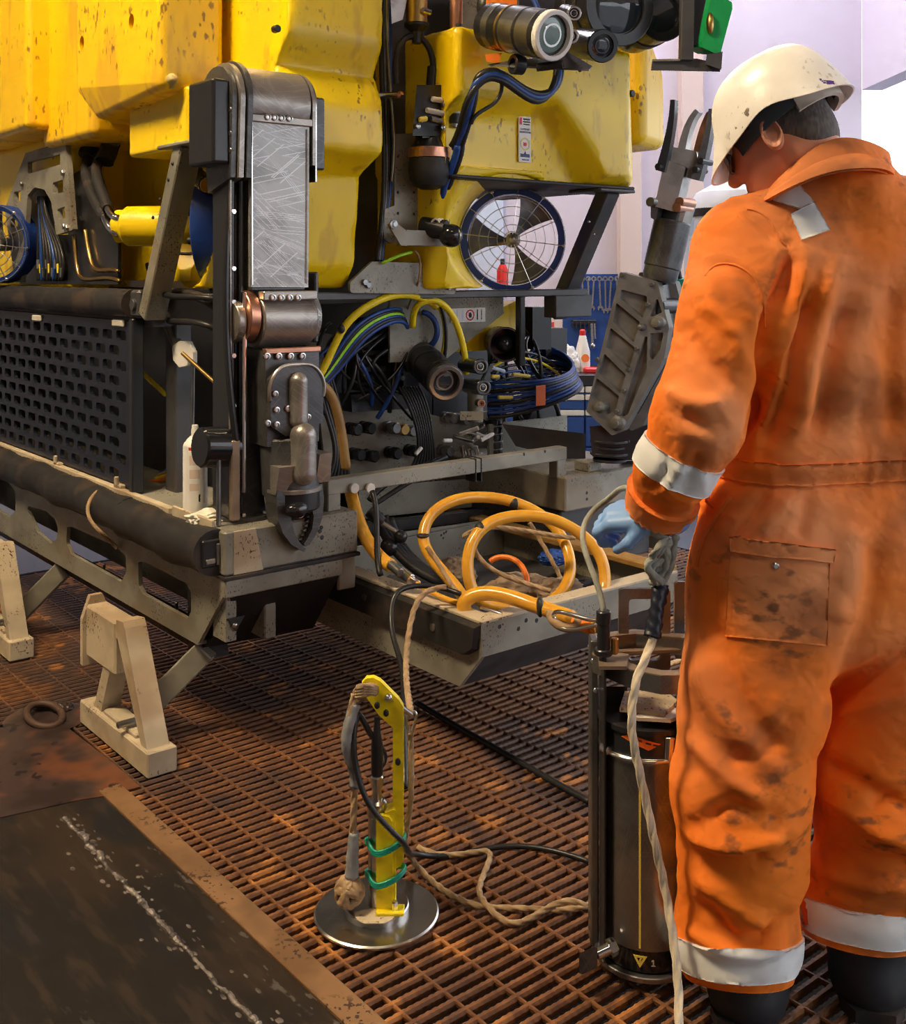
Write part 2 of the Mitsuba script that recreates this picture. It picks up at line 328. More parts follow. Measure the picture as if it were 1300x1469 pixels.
for j in range(-20, 32):
    a = -.24 + j * .102
    if a > A1: break
    b0 = B0 if j >= 0 else .68
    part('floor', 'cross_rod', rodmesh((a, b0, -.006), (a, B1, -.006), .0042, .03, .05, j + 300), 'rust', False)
part('floor', 'edge_strip', bx(-.345, -.282, B0, .07, -.03, .001, .002), 'trim_tan')
deck = extr(Polygon([(-.347, B0 - 2), (-.347, .04), (-.40, .055), (-.62, .10), (-1.6, .15), (-4, .17), (-4, B0 - 2)]), -.06, -.004, 'z')
part('floor', 'deck_plate', deck, 'deck', False)
wt = np.linspace(0, 1, 700); wb = np.c_[-.470 - .008 * wt, -.02 - 2.1 * wt, 0 * wt - .006]; wn = meshkit.fbm(np.c_[wb[:, 1] * 130, 0 * wt, 0 * wt], 3, 2); wp_ = .3 + .9 * meshkit.noise(np.c_[wb[:, 1] * 9, 0 * wt, 0 * wt], 5)
wb[:, 0] += .018 * (meshkit.fbm(np.c_[wb[:, 1] * 20, 0 * wt, 0 * wt], 3, 4) - .5)
part('floor', 'weld_bead', sweep(wb, .003 + .010 * wn * wp_, 8), 'weld', False)
ws = []; rw = np.random.default_rng(3)
for i in range(170):
    t_ = rw.uniform(0, 2.1); q = (-.47 + rw.normal() * .022, -.02 - t_, -.0045); ws.append(ell(q, (rw.uniform(.002, .006), rw.uniform(.004, .012), .0022), 1))
part('floor', 'weld_spatter', cat(ws), 'weld', False); labels['floor__weld_spatter'] = {'label': 'spatter and scrapes along the weld', 'kind': 'stuff'}
part('floor', 'kick_strip', tr(cat(bx(-1.30, -1.26, B0 - 1, -.55, -.004, .012)), np.eye(4)), 'trim_tan')
part('floor', 'seam_ridge', sweep(spline([(-.98 + .02 * math.sin(i * 2.1), -.2 - .17 * i, -.008) for i in range(11)], .02), .012, 8), 'deck')
pp = Polygon([(-.246, .02), (-.246, .20), (-.26, .62), (-.30, .67), (-1.9, .72), (-1.9, .155), (-.62, .09), (-.40, .05), (-.345, .03)])
part('floor', 'lashing_plate', extr(pp, -.03, -.001, 'z'), 'plate_rust', False)
struct('floor_concrete', tr(cat(bx(A1 + .01, 9, -6, 7, -.3, -.002, .0), bx(-7, A1 + .01, B1 + .01, 7, -.3, -.002, .0), bx(2.21, A1 + .02, -6, -.95, -.3, -.002, 0))), 'floor_far', 'grey floor of the hall beyond the grating')
labels['floor_concrete']['category'] = 'floor'
# lamps on the ceiling; the white pair is added to wash the back wall
for (x, y, z, hx, hy, c), lab in zip(LAMPS, ('long warm ceiling lamp above the front left deck plate', 'long warm ceiling lamp above the disc footed probe', 'long warm ceiling lamp at the left over the rear of the vehicle', 'added white lamp, out of view, washing the back wall above the vehicle', 'added white lamp, out of view, washing the back wall above the storage tank')):
    k = thing('ceiling_lamp', lab, 'lamp', 'ceiling lamps of the hall')
    part(k, 'housing', wbox(x - hx - .04, x + hx + .04, y - hy - .04, y + hy + .04, z + .005, z + .12, .01), 'white', M=None)
    q = trimesh.Trimesh([(x - hx, y - hy, z), (x + hx, y - hy, z), (x + hx, y + hy, z), (x - hx, y + hy, z)], [(0, 2, 1), (0, 3, 2)], process=False)
    kk = part(k, 'diffuser', q, 'white', False, M=None)
    scene[kk]['emitter'] = {'type': 'area', 'radiance': rgb(*c)}
# ---------------------------------------------------------------- the underwater vehicle
V = thing('underwater_vehicle', 'large yellow remotely operated underwater vehicle on a grey steel skid, raised on cream stands', 'underwater vehicle')
def P2(pts, pl, v):                                    # photo outline -> outline on a vehicle plane
    f, ij = {'a': (pa, (1, 2)), 'b': (pb, (0, 2)), 'z': (pz, (0, 1))}[pl]
    return Polygon([tuple(f(x, y, v)[list(ij)]) for x, y in pts])
# floats
def fillet(m, r, n=2):                                 # rounds a convex block
    return m
def rblock(a0, a1, b0, b1, z0, z1, r=.03): return rhull([(a, b, z) for a in (a0, a1) for b in (b0, b1) for z in (z0, z1)], r)
# side float with two tie-down holes
fa = rhull([(a, b, z) for a in (-.03, .145) for b in (.325, 1.03) for z in (2.6,)] + [(-.03, .325, 1.995), (.145, .325, 1.995), (.145, 1.0, 1.96), (.0, .93, 1.965), (-.03, 1.02, 2.06)], .03)
fm = man(fa)
for x, y in ((199, 32), (127, 63)):
    c = pa(x, y, -.03); fm -= man(ell(c, (.045, .024, .030), 3))
part(V, 'side_float', unman(fm), 'yellow_old', 35)
ch = []
g = pa(218, 117, -.03); ch.append(ell((-.012, .358, 2.015), (.026, .055, .030), 3)); ch.append(ell((-.018, .337, 2.07), (.016, .016, .07), 3)); ch.append(ell((-.018, .336, 2.17), (.0145, .0145, .05), 2))
v = np.concatenate([m.vertices for m in ch]); 
for m in ch: m.vertices += .012 * (meshkit.fbm(m.vertices * 40, 3) - .5)[:, None] * np.array([1, 1, 1])
part(V, 'foam_scar', cat(ch), 'foam', True, 'chipped corner with bare tan foam')
for x, y in ((200, 36), (129, 66)):
    c = pa(x, y, -.03); part(V, 'tie_bolt', cyl(c + [.06, 0, -.008], c + [.016, 0, -.008], .010, 10), 'steel_dark')
fb = rhull([(a, b, z) for a in (-.03, .18) for b in (1.55, 2.6) for z in (2.0, 2.6)], .03)
part(V, 'side_float', fb, 'yellow_old', 35)
part(V, 'side_float', rblock(.05, .5, 1.10, 1.62, 1.93, 2.6, .03), 'yellow_old', 35)
part(V, 'side_float', rblock(.10, .5, .80, 1.30, 1.98, 2.6, .03), 'yellow_old', 35)
# front floats: stepped
prof = [(.10, 2.6), (.10, 2.17), (.155, 2.07), (.125, 2.035), (.10, 1.96), (.10, 1.815), (.235, 1.745), (.27, 1.44), (.33, 1.365), (.9, 1.365), (.9, 2.6)]
fl = man(extr(prof, .20, .635, 'a'))
fl -= man(hull([(.16, .05, 2.7), (.16, .05, 1.7), (.20, .3, 1.7), (.20, .3, 2.7), (.33, .05, 2.7), (.24, .05, 1.7)]))   # left chamfer
tx = np.array([-.66, .75, 0]); tx /= np.linalg.norm(tx); TL = np.array([.33, .70, 1.585]); TA = np.array([.70, .715, 0]); TA /= np.linalg.norm(TA); TR = pb(741, 343, .42)
fl -= man(cyl(TL - tx * .16, TL + tx * .9, .265, 40))
def softm(m, r=.018):                                  # rounds the edges a little: refine, then smooth
    q = m.refine_to_length(.03); t = unman(q); trimesh.smoothing.filter_taubin(t, .5, .53, 6); return t
part(V, 'front_float', softm(fl), 'yellow', 50)
fr = man(hull([(.92, .06, 2.27), (1.80, .06, 2.29), (1.90, .16, 2.29), (.92, .9, 2.27), (1.90, .9, 2.29), (.92, .06, 1.80), (.96, .09, 1.765), (1.80, .06, 1.80), (1.90, .13, 1.80), (1.88, .13, 1.76), (.92, .9, 1.77), (1.90, .9, 1.77)]))
fr -= man(hull(np.array([pb(x, y, .0) for x, y in ((640, 118), (818, 118), (905, 252), (905, 330), (640, 330))] + [pb(x, y, .16) for x, y in ((640, 168), (772, 170), (822, 262), (822, 330), (640, 330))])))
part(V, 'front_float', softm(fr), 'yellow', 50)
lw = man(hull([(.93, .18, 1.80), (1.00, .14, 1.80), (1.42, .14, 1.80), (.93, .26, 1.36), (.99, .22, 1.36), (1.40, .22, 1.36), (1.40, 1.0, 1.36), (.93, 1.0, 1.36), (.93, 1.0, 1.8), (1.42, 1.0, 1.8)]))
lw -= man(cyl(TR - TA * .6, TR + TA * 1.5, .232, 48))
part(V, 'lower_float', softm(lw), 'yellow', 50)
part(V, 'rear_float', rhull([(a, b, z) for a, b in ((2.10, .25), (2.34, .35), (2.10, 1.2), (2.34, 1.2)) for z in (1.99, 2.30)] + [(2.10, .25, 2.44), (2.10, 1.2, 2.44), (2.26, .35, 2.42), (2.26, 1.2, 2.42)], .05), 'yellow_old', 40)
ll = man(bx(.34, .9, .98, 2.6, 1.355, 2.0, .03)) - man(cyl(TL - tx * .5, TL + tx * .62, .265, 40))
part(V, 'lower_float', unman(ll), 'yellow', 35)
part(V, 'lower_float', rblock(.03, .5, .30, .74, 1.822, 1.99, .015), 'yellow', 35)
part(V, 'lower_float', rblock(.15, .5, 1.55, 2.6, 1.36, 1.98, .03), 'yellow', 35)
part(V, 'recess_shade', extr(P2([(30, 408), (36, 345), (41, 282), (55, 267), (70, 272), (80, 290), (86, 337), (100, 337), (105, 250), (140, 235), (172, 335), (172, 408)], 'a', .135), .128, .14, 'a'), 'arm_black', False)  # black sheet stands in for the shade inside the arch
part(V, 'bumper_strip', cat(bx(.95, 1.88, .10, .9, 1.748, 1.762, .004)), 'rubber', label='worn dark edge strip under the float')
part(V, 'bolt', cyl(pb(398, 41, .10) + [0, .02, 0], pb(398, 41, .10) - [0, .004, 0], .012, 14), 'plastic_black')
part(V, 'bolt', cyl(pb(907, 134, .07) + [0, .03, 0], pb(907, 134, .07) - [0, .006, 0], .014, 14), 'plastic_black')
part(V, 'rear_bulkhead', bx(.62, .95, .55, .60, 1.3, 2.6), 'frame_dark')
# inspection sticker on the right float
c = pb(752, 200, .155); sw, sh = .062, .172
st = part(V, 'inspection_sticker', bx(c[0] - sw / 2, c[0] + sw / 2, .150, .1565, c[2] - sh / 2, c[2] + sh / 2, .0005), 'white', False, 'tall white inspection sticker with a yellow seal')
def flat_text(parent, name, text, h, ox, oz, b, m, bold=True, sx=1.0):    # lettering on a face that looks to the front (-b)
    t = meshkit.text_mesh(text, h, .0006, bold); t.apply_scale((sx, 1, 1)); w = t.bounds[1, 0] - t.bounds[0, 0]
    M = np.eye(4); M[:3, :3] = np.array([(1, 0, 0), (0, 0, 1), (0, -1, 0)]).T; M[:3, 1] = (0, 0, 1); M[:3, 2] = (0, -1, 0); M[:3, 3] = (ox - w / 2 - t.bounds[0, 0], b, oz)
    t.apply_transform(M); part(parent, name, t, m, False)
bf = .1495
for dx, w_, z0, z1, m_ in ((-.022, .012, .054, .080, 'red'),): part(st, 'logo', bx(c[0] + dx - w_ / 2, c[0] + dx + w_ / 2, bf - .0004, bf, c[2] + z0, c[2] + z1, .0002), m_, False)
for i, (w_, h_) in enumerate(((.034, .006), (.036, .005), (.032, .004))): part(st, 'printed_line', bx(c[0] + .008 - w_ / 2, c[0] + .008 + w_ / 2, bf - .0005, bf, c[2] + .072 - i * .009, c[2] + .072 + h_ - i * .009, .0002), 'ink_black', False)
flat_text(st, 'lettering', 'CERTIFIED', .0065, c[0], c[2] + .034, bf, 'ink_navy', True); flat_text(st, 'lettering', 'INSPECTION', .0065, c[0], c[2] + .023, bf, 'ink_navy', True)
part(st, 'seal', ringm(c + [0, bf - c[1], -.018], (0, -1, 0), .019, .024, .0006, 32, .0001), 'ink_yellow', False)
part(st, 'seal_mark', bx(c[0] - .008, c[0] + .008, bf - .0006, bf, c[2] - .025, c[2] - .012, .0002), 'red', False)
part(st, 'banner', bx(c[0] - .024, c[0] + .024, bf - .0006, bf, c[2] - .067, c[2] - .055, .0002), 'ink_navy', False)
part(st, 'printed_line', bx(c[0] - .016, c[0] + .020, bf - .0005, bf, c[2] - .079, c[2] - .075, .0002), 'ink_navy', False); part(st, 'banner_peak', extr([(c[0] - .006, c[2] - .056), (c[0] + .006, c[2] - .056), (c[0], c[2] - .044)], bf - .0006, bf, 'b'), 'ink_navy', False)
# skid: side plate with its openings
holes = [[(198, 806), (199, 841), (205, 852), (269, 888), (274, 877), (274, 849), (267, 837), (208, 806)], [(96, 756), (95, 780), (102, 795), (174, 835), (181, 821), (180, 797), (166, 784), (104, 756)],
         [(36, 725), (53, 763), (73, 780), (81, 774), (83, 758), (79, 745), (66, 733)], [(-40, 668), (-40, 712), (14, 742), (22, 733), (22, 705), (12, 692)]]
pl = Polygon([(0, .53), (0, .49), (.165, .306), (2.7, .306), (2.7, .53)])
for h in holes: pl = pl.difference(rnd(P2(h, 'a', 0), .012))
part(V, 'side_plate', extr(pl, .0, .014, 'a'), 'frame', False)
part(V, 'side_flange', cat(bx(.0, .06, .17, 2.7, .296, .308, .002), bx(.014, .05, .02, .10, .34, .52, .002)), 'frame', False)
part(V, 'skid_runner', cat(hull([(.02, .22, .295), (.12, .22, .295), (.06, .20, .235), (.12, .20, .235), (.02, 2.6, .295), (.12, 2.6, .295), (.06, 2.6, .235), (.12, 2.6, .235)])), 'rubber')
part(V, 'runner_nose', hull([(.03, .01, .47), (.40, .01, .47), (.03, .16, .29), (.40, .16, .27), (.03, .30, .24), (.40, .30, .24), (.40, .3, .47), (.03, .3, .47)]), 'plastic_black')
part(V, 'inner_beam', bx(.16, .20, .05, 2.6, .31, .45), 'frame')
for bb in (.26, .42, .80, 1.02, 1.45): part(V, 'stud', cyl((.05, bb, .308), (.05, bb, .36), .005, 8), 'steel')
part(V, 'front_plate', bx(.0, .405, -.004, .012, .475, .528), 'frame')
part(V, 'front_plate', bx(.405, .47, .02, .034, .42, .53), 'frame')
part(V, 'rubber_seam', bx(-.004, .47, -.008, .2, .527, .538, .002), 'rubber')
k = part(V, 'front_block', bx(.0, .466, .0, .72, .538, .668, .006), 'frame')
for x, y in ((363, 787), (459, 762), (462, 771), (461, 757)):
    p = pb(x, y, 0); part(V, 'bolt_hole', cyl(p - [0, .0015, 0], p + [0, .004, 0], .0075, 12), 'ink_black')
part(V, 'top_lip', cat(bx(-.004, .006, .07, .34, .655, .69, .002), bx(-.006, .02, .36, 2.6, .655, .678, .002)), 'stand')
part(V, 'deck_sheet', bx(.0, .30, .72, 2.6, .655, .666, .002), 'frame')
part(V, 'warm_patch', hull([(.03, -.003, .54), (.125, -.003, .54), (.03, -.003, .665), (.10, -.003, .665), (.03, .01, .54), (.125, .01, .54), (.03, .01, .665), (.10, .01, .665)]), 'stand')  # cream patch paints the warm light on the block front
# shackle under the nose
sh = pb(337, 895, .02); part(V, 'shackle_pocket', hull([sh + [-.025, -.006, .02], sh + [.03, -.006, .02], sh + [.0, -.006, -.02], sh + [-.025, .0, .02], sh + [.03, .0, .02], sh + [0, 0, -.02]]), 'ink_black')
part(V, 'shackle_pin', ell(sh + [-.004, -.008, -.002], (.009, .006, .008), 2), 'steel')
# fenders
def dprof(r, flat=.4):
    th = np.linspace(0, 2 * np.pi, 22, endpoint=False); return np.c_[np.cos(th) * r * .85, np.sin(th) * r]
def fender(b0, b1, a, z, r, name='fender'):
    n = 40; bb = np.linspace(b0, b1, n); c = np.c_[0 * bb + a, bb, 0 * bb + z]
    c[:, 0] += .004 * np.sin(bb * 19); c[:, 2] += .004 * np.sin(bb * 13 + 1)
    m = sweep(c, r * (1 + .03 * np.sin(bb * 31)), 22); part(V, name, m, 'rubber')
fender(.035, .625, -.015, .600, .066); fender(.63, 2.7, -.012, .606, .062)
e0 = np.array([-.015, .035, .600])
part(V, 'fender_insert', cat(bx(-.055, .0, .028, .045, .565, .645, .004)), 'plastic_black'); part(V, 'fender_insert', bx(-.012, -.002, .022, .045, .57, .632, .002), 'steel_dark')
part(V, 'fender_insert', bx(-.045, -.015, .024, .045, .575, .59, .002), 'steel')
part(V, 'lashing_cord', tube([pa(148, 704, .0), pa(133, 712, -.06), pa(126, 728, -.085), pa(131, 748, -.09), pa(144, 763, -.07), pa(158, 776, -.03), pa(168, 787, -.008)], .0065, 8), 'rope_tan')
# mesh panel
mp0, mp1, mz0, mz1, ma = .655, 2.7, .682, 1.252, .02
ma = .02
po = sbox(.70, mz0, 2.7, mz1); hs = []
for r_ in range(10):
    for c_ in range(16):
        b = .795 + (c_ + (.5 if r_ % 2 else 0)) * .122; z = mz1 - .052 - r_ * .0535
        if b < 2.6: hs.append(rrect(b - .043, z - .0175, b + .043, z + .0175, .012))
part(V, 'mesh_panel', extr(po.difference(unary_union(hs)), ma, ma + .016, 'a'), 'panel_blue_black', False)
part(V, 'mesh_edge', bx(ma - .012, ma + .03, .672, .702, mz0 - .01, mz1 + .01), 'arm_black')
for x, y in ((55, 456), (172, 463)): p = pa(x, y, ma); part(V, 'white_clip', bx(ma - .012, ma, p[1] - .05, p[1] + .045, p[2] - .013, p[2] + .012), 'white_dirty')
for x, y in ((84, 668), (172, 700)): p = pa(x, y, ma - .01); part(V, 'panel_clip', cat(bx(p[0] - .012, p[0] + .01, p[1] - .03, p[1] + .03, p[2] - .012, p[2] + .015), cyl(p + [-.012, 0, .012], p + [-.012, 0, .04], .008, 10)), 'stand')
n = 30; bb = np.linspace(.70, 2.7, n)
part(V, 'top_bumper', sweep(np.c_[0 * bb + .03, bb, 0 * bb + 1.312], .050 * (1 + .02 * np.sin(bb * 23)), 22), 'rubber')
part(V, 'bumper_end', cat(bx(.01, .09, .63, .70, 1.265, 1.36, .01), cyl((-.0, .66, 1.31), (.05, .66, 1.31), .02, 12)), 'frame_dark')
part(V, 'side_rail', bx(.05, .12, .60, 2.7, 1.235, 1.27, .004), 'frame_dark')
# struts and beams of the frame
def strut(p0, p1, w, h, m, **kw): return part(V, 'frame_strut', bar(p0, p1, w, h, (0, .8, .6), .004), m, **kw)
k = strut((.05, .335, 1.82), (.05, .61, 1.27), .075, .058, 'frame')
part(V, 'strut_flange', bx(.0, .12, .235, .46, 1.812, 1.824, .003), 'frame')
for x, y in ((247, 235), (241, 258), (229, 286), (219, 312)): p = pa(x, y, .01); part(V, 'bolt_hole', cyl(p + [.004, 0, 0], p - [.002, 0, 0], .006, 10), 'ink_black')
strut((1.77, .14, 1.745), (1.77, .44, 1.235), .075, .062, 'frame_dark')
part(V, 'strut_flange', bx(1.66, 1.86, .08, .26, 1.735, 1.747, .003), 'frame_dark')
for x, y in ((868, 300), (852, 336), (845, 318)): p = pb(x, y, .16); part(V, 'bolt', sph(p, .006, 1), 'steel')
part(V, 'cross_beam', bx(.10, 1.82, .30, .36, 1.322, 1.350, .004), 'frame_dark')
part(V, 'cross_beam', bx(1.62, 1.83, .29, .36, 1.235, 1.325, .004), 'frame_dark')
part(V, 'frame_post', bx(1.445, 1.475, .31, .34, 1.05, 1.33, .004), 'arm_black')
part(V, 'frame_post', bx(.14, .20, .62, .70, .66, 1.25, .004), 'frame_dark')
pl = P2([(590, 437), (700, 437), (700, 448), (655, 490), (590, 490)], 'b', .50)
pl = Polygon([(.93, 1.32), (1.50, 1.32), (1.50, 1.25), (1.20, 1.08), (.93, 1.08)])
part(V, 'gusset_plate', extr(pl, .47, .482, 'b'), 'frame', False)
part(V, 'yellow_wedge', extr([(1.30, 1.10), (1.62, 1.10), (1.62, 1.30), (1.50, 1.26)], .52, .60, 'b'), 'yellow', False)
# warning label below the beam
c = pb(672, 452, .465); st = part(V, 'warning_label', bx(c[0] - .09, c[0] + .085, .460, .4685, c[2] - .028, c[2] + .028, .0005), 'white', False, 'white warning label with a red prohibition sign')
part(st, 'prohibition_ring', ringm((c[0] + .005, .460, c[2]), (0, -1, 0), .017, .022, .0008, 28, .0002), 'red', False)
part(st, 'prohibition_bar', bar((c[0] - .008, .4595, c[2] + .013), (c[0] + .018, .4595, c[2] - .013), .0008, .005, (0, 1, 0), .0002), 'red', False)
part(st, 'hand_mark', ell((c[0] + .005, .4595, c[2]), (.008, .0006, .011), 2), 'ink_black')
for x, w_ in ((.040, .006), (.062, .005), (-.038, .010), (-.066, .008)): part(st, 'printed_line', bx(c[0] + x, c[0] + x + w_, .4594, .4602, c[2] - .020, c[2] + .022, .0002), 'ink_black' if x > 0 else 'tank', False)
part(st, 'backing_plate', bx(c[0] - .10, c[0] + .115, .4685, .47, c[2] - .032, c[2] + .045, .0005), 'frame', False)
# bracket plates in the middle
pl = P2([(500, 417), (500, 405), (532, 375), (556, 376), (632, 378), (655, 405), (650, 422), (500, 420)], 'b', .28)
part(V, 'mounting_plate', extr(rnd(pl, .012), .27, .284, 'b'), 'frame', False)
for x, y in ((522, 405), (643, 412), (527, 409), (637, 408)): p = pb(x, y, .27); part(V, 'bolt', cat(bolts([p + [0, 0, 0]], (0, -1, 0), .012, .012)), 'steel_dark', False)
pl = P2([(566, 192), (566, 295), (552, 300), (551, 342), (560, 349), (592, 349), (600, 352), (642, 352), (640, 316), (636, 300), (626, 295), (632, 190)], 'b', .30)
mp = rnd(pl, .008)
for x, y in ((571, 276), (594, 276), (617, 280), (571, 306), (594, 307), (617, 309), (571, 225), (594, 225)): q = pb(x, y, .30); mp = mp.difference(Point(q[0], q[2]).buffer(.0055))
part(V, 'mounting_plate', extr(mp, .30, .312, 'b'), 'frame', False)
part(V, 'backing_plate', extr(P2([(553, 0), (553, 205), (640, 205), (640, 0)], 'b', .36), .36, .372, 'b'), 'frame_dark', False)
part(V, 'backing_plate', extr(P2([(660, -10), (660, 190), (640, 200), (640, -10)], 'b', .345), .33, .345, 'b'), 'frame', False)
part(V, 'backing_plate', extr(P2([(655, -10), (655, 140), (700, 120), (745, 95), (745, -10)], 'b', .20), .20, .214, 'b'), 'frame', False)
for x, y in ((670, 55), (668, 155), (672, 97)): p = pb(x, y, .20); part(V, 'bolt', lathe(p, (0, -1, 0), [(.016, 0), (.016, .004), (.010, .006), (.010, .014), (.004, .014)], 16), 'steel_dark')
part(V, 'yellow_slab', extr(P2([(612, -10), (612, 120), (634, 120), (634, -10)], 'b', .34), .34, .36, 'b'), 'yellow_old', False)
# arch bracket on the side
pl = P2([(25, 405), (10, 300), (40, 220), (97, 202), (101, 240), (108, 330), (84, 337), (77, 290), (67, 272), (53, 269), (43, 280), (38, 345), (34, 405)], 'a', .08)
ar = rnd(pl, .006)
for h in ([(43, 233), (43, 250), (90, 236), (90, 221)], [(79, 262), (80, 278), (94, 276), (94, 258)], [(86, 300), (87, 315), (97, 313), (97, 296)], [(23, 276), (24, 290), (32, 290), (33, 273)], [(18, 315), (19, 327), (29, 325), (29, 309)]): ar = ar.difference(rnd(P2(h, 'a', .08), .008))
part(V, 'arch_bracket', extr(ar, .07, .09, 'a'), 'frame', False)
for x, y in ((92, 248), (33, 264), (94, 325), (98, 327), (17, 338)): p = pa(x, y, .07); part(V, 'bolt', cat(bolts([p], (-1, 0, 0), .012, .012)), 'steel_dark', False)
# inside: black backdrop added to keep the interior dark, grey manifold plate with fittings
part(V, 'dark_backdrop', cat(bx(.30, 1.55, 1.0, 1.02, .35, 1.35), bx(1.55, 2.0, 1.0, 1.02, .35, 1.24), bx(.28, .30, .62, 2.7, .32, 1.36), bx(.05, .30, 2.66, 2.68, .3, 1.36)), 'arm_black')
part(V, 'manifold_plate', extr(P2([(455, 560), (470, 700), (560, 705), (725, 685), (725, 600), (700, 590), (640, 600), (560, 580)], 'b', .72), .72, .735, 'b'), 'frame', False)
part(V, 'manifold_plate', extr(P2([(445, 475), (445, 545), (475, 545), (480, 480)], 'b', .72), .74, .75, 'b'), 'frame', False)
part(V, 'inner_floor', bx(.47, 1.62, .35, 1.0, .40, .41), 'arm_black')
part(V, 'inner_wall', extr(P2([(515, 700), (725, 683), (725, 722), (515, 745)], 'b', .55), .55, .56, 'b'), 'frame', False)
part(V, 'inner_wall', extr(P2([(545, 768), (545, 815), (735, 800), (735, 742)], 'b', .30), .30, .31, 'b'), 'frame', False)
part(V, 'rubber_seam', extr(P2([(520, 752), (520, 768), (740, 740), (740, 727)], 'b', .42), .42, .46, 'b'), 'rubber', False)
def fitting(x, y, b, r=.018, l=.05, m='steel_dark', dr_=(0, -1, 0)):
    p = pb(x, y, b); d = np.array(dr_, float); d /= np.linalg.norm(d)
    return part(V, 'hydraulic_fitting', lathe(p, d, [(r, 0), (r, l * .3), (r * .7, l * .32), (r * .7, l * .5), (r, l * .52), (r, l * .9), (r * .8, l), (r * .35, l)], 12), m)
for x, y, m in ((500, 614, 'plastic_black'), (520, 612, 'plastic_black'), (555, 612, 'steel_dark'), (567, 614, 'brass'), (580, 616, 'steel_dark'), (505, 650, 'plastic_black'), (525, 652, 'plastic_black'), (557, 648, 'plastic_black'), (585, 645, 'plastic_black'), (637, 598, 'steel'), (632, 645, 'steel_dark'), (655, 600, 'steel_dark')):
    fitting(x, y, .72, .024, .07, m)
for i, (x, y) in enumerate(((650, 625), (660, 623), (668, 620), (676, 618), (684, 622), (690, 628), (668, 632), (676, 634))):
    p = pb(x, y, .60); part(V, 'hydraulic_fitting', cyl(p, p + [.05 - .01 * i, -.07, .03 if i % 2 else -.02], .009, 10), ('chrome', 'white_dirty', 'steel')[i % 3])
for i, (x, y) in enumerate(((663, 640), (672, 645), (682, 640), (690, 650), (676, 655))):
    p = pb(x, y, .62); part(V, 'hydraulic_fitting', cyl(p, p + [0, -.02, -.06], .010, 10), 'chrome')
# black valve blocks
part(V, 'valve_block', extr(P2([(508, 455), (510, 560), (548, 560), (548, 455)], 'b', .66), .60, .72, 'b'), 'plastic_black', False)
for i in range(8):
    q = P2([(512, 468 + i * 11.5), (512, 475 + i * 11.5), (546, 474 + i * 11.5), (546, 467 + i * 11.5)], 'b', .6); part(V, 'valve_section', extr(q, .565, .6, 'b'), ('arm_black', 'arm_dark')[i % 2], False)
part(V, 'valve_block', extr(P2([(564, 440), (566, 565), (588, 565), (588, 440)], 'b', .62), .56, .66, 'b'), 'gloss_black', False)
for i in range(7): p = pb(574, 476 + i * 11, .56); part(V, 'valve_cap', cyl(p, p + [0, -.02, 0], .011, 10), 'steel_dark')
part(V, 'valve_block', extr(P2([(495, 565), (497, 590), (578, 585), (576, 560)], 'b', .62), .58, .66, 'b'), 'arm_black', False)
part(V, 'junction_box', extr(P2([(748, 440), (748, 500), (775, 500), (775, 440)], 'b', .62), .55, .66, 'b'), 'gloss_black', False)
part(V, 'valve_stack', cat([cyl(pb(710, 568 + i * 11, .52), pb(710, 576 + i * 11, .52), .032, 18) for i in range(8)]), 'gloss_black')
for i in range(7): part(V, 'stack_band', cat(cyl(pb(710, 576.5 + i * 11, .52), pb(710, 578 + i * 11, .52), .0335, 18)), 'steel')
# front hoop bar
HB = .055
def hoop(x0, x1): return 0
l0 = pz(483, 735, .668); 
part(V, 'front_hoop', cat(bx(.375, 1.43, .035, .085, .720, .768, .003), bx(.377, .425, .037, .083, .668, .725, .003), bx(1.38, 1.428, .037, .083, .655, .725, .003)), 'frame')
part(V, 'hoop_leg', bx(.34, .425, .083, .09, .668, .74, .002), 'frame')
for x, y in ((752, 652), (782, 648)): p = pb(x, y, .035); part(V, 'bolt_hole', cyl(p - [0, .001, 0], p + [0, .004, 0], .006, 10), 'ink_black')
for a in (.98, 1.005): part(V, 'cable_tie', cat(bx(a, a + .004, .032, .088, .69, .771, .001)), 'ink_black')
# right skid block
part(V, 'right_block', bx(1.385, 1.90, .0, 1.6, .535, .662, .005), 'frame')
part(V, 'right_block', bx(1.40, 1.90, .04, 1.6, .30, .53, .005), 'frame_dark')
for x, y in ((842, 707), (842, 716)): p = pb(x, y, .0); part(V, 'bolt_hole', cyl(p - [0, .001, 0], p + [0, .004, 0], .007, 10), 'ink_black')
part(V, 'right_plate', bx(1.45, 1.90, .50, .515, .66, .80), 'frame')
part(V, 'side_plate', bx(1.93, 1.945, .0, 2.6, .306, .53), 'frame')
part(V, 'roller_stop', cat(bx(1.53, 1.60, .02, .1, .662, .70)), 'frame')
# cables, hoses and pipes fixed to the vehicle
def hose(name, pts, r, m, label=None, n=10): return part(V, name, tube(pts, r, n), m, True, label)
hose('hydraulic_hose', [pa(140, 200, .25), pa(128, 225, .18), pa(124, 250, .12), pa(138, 290, .08), pa(152, 312, .06)], .022, 'rubber')
hose('hydraulic_hose', [pa(158, 200, .25), pa(145, 225, .18), pa(138, 245, .12), pa(146, 275, .08), pa(155, 300, .06)], .020, 'rubber')
for x0, y0, x1, y1, r in ((148, 178, 136, 198, .030), (168, 180, 160, 205, .030)): part(V, 'hose_fitting', cyl(pa(x0, y0, .22), pa(x1, y1, .18), r, 14), 'chrome')
for x0, y0, x1, y1, r in ((136, 198, 124, 225, .036), (160, 205, 150, 232, .036)): part(V, 'hose_sleeve', cyl(pa(x0, y0, .20), pa(x1, y1, .16), r, 14), 'plastic_black')
hose('hose_elbow', [pa(143, 300, .06), pa(150, 312, .055), pa(157, 325, .05), pa(166, 334, .06), pa(174, 335, .09)], .014, 'chrome')
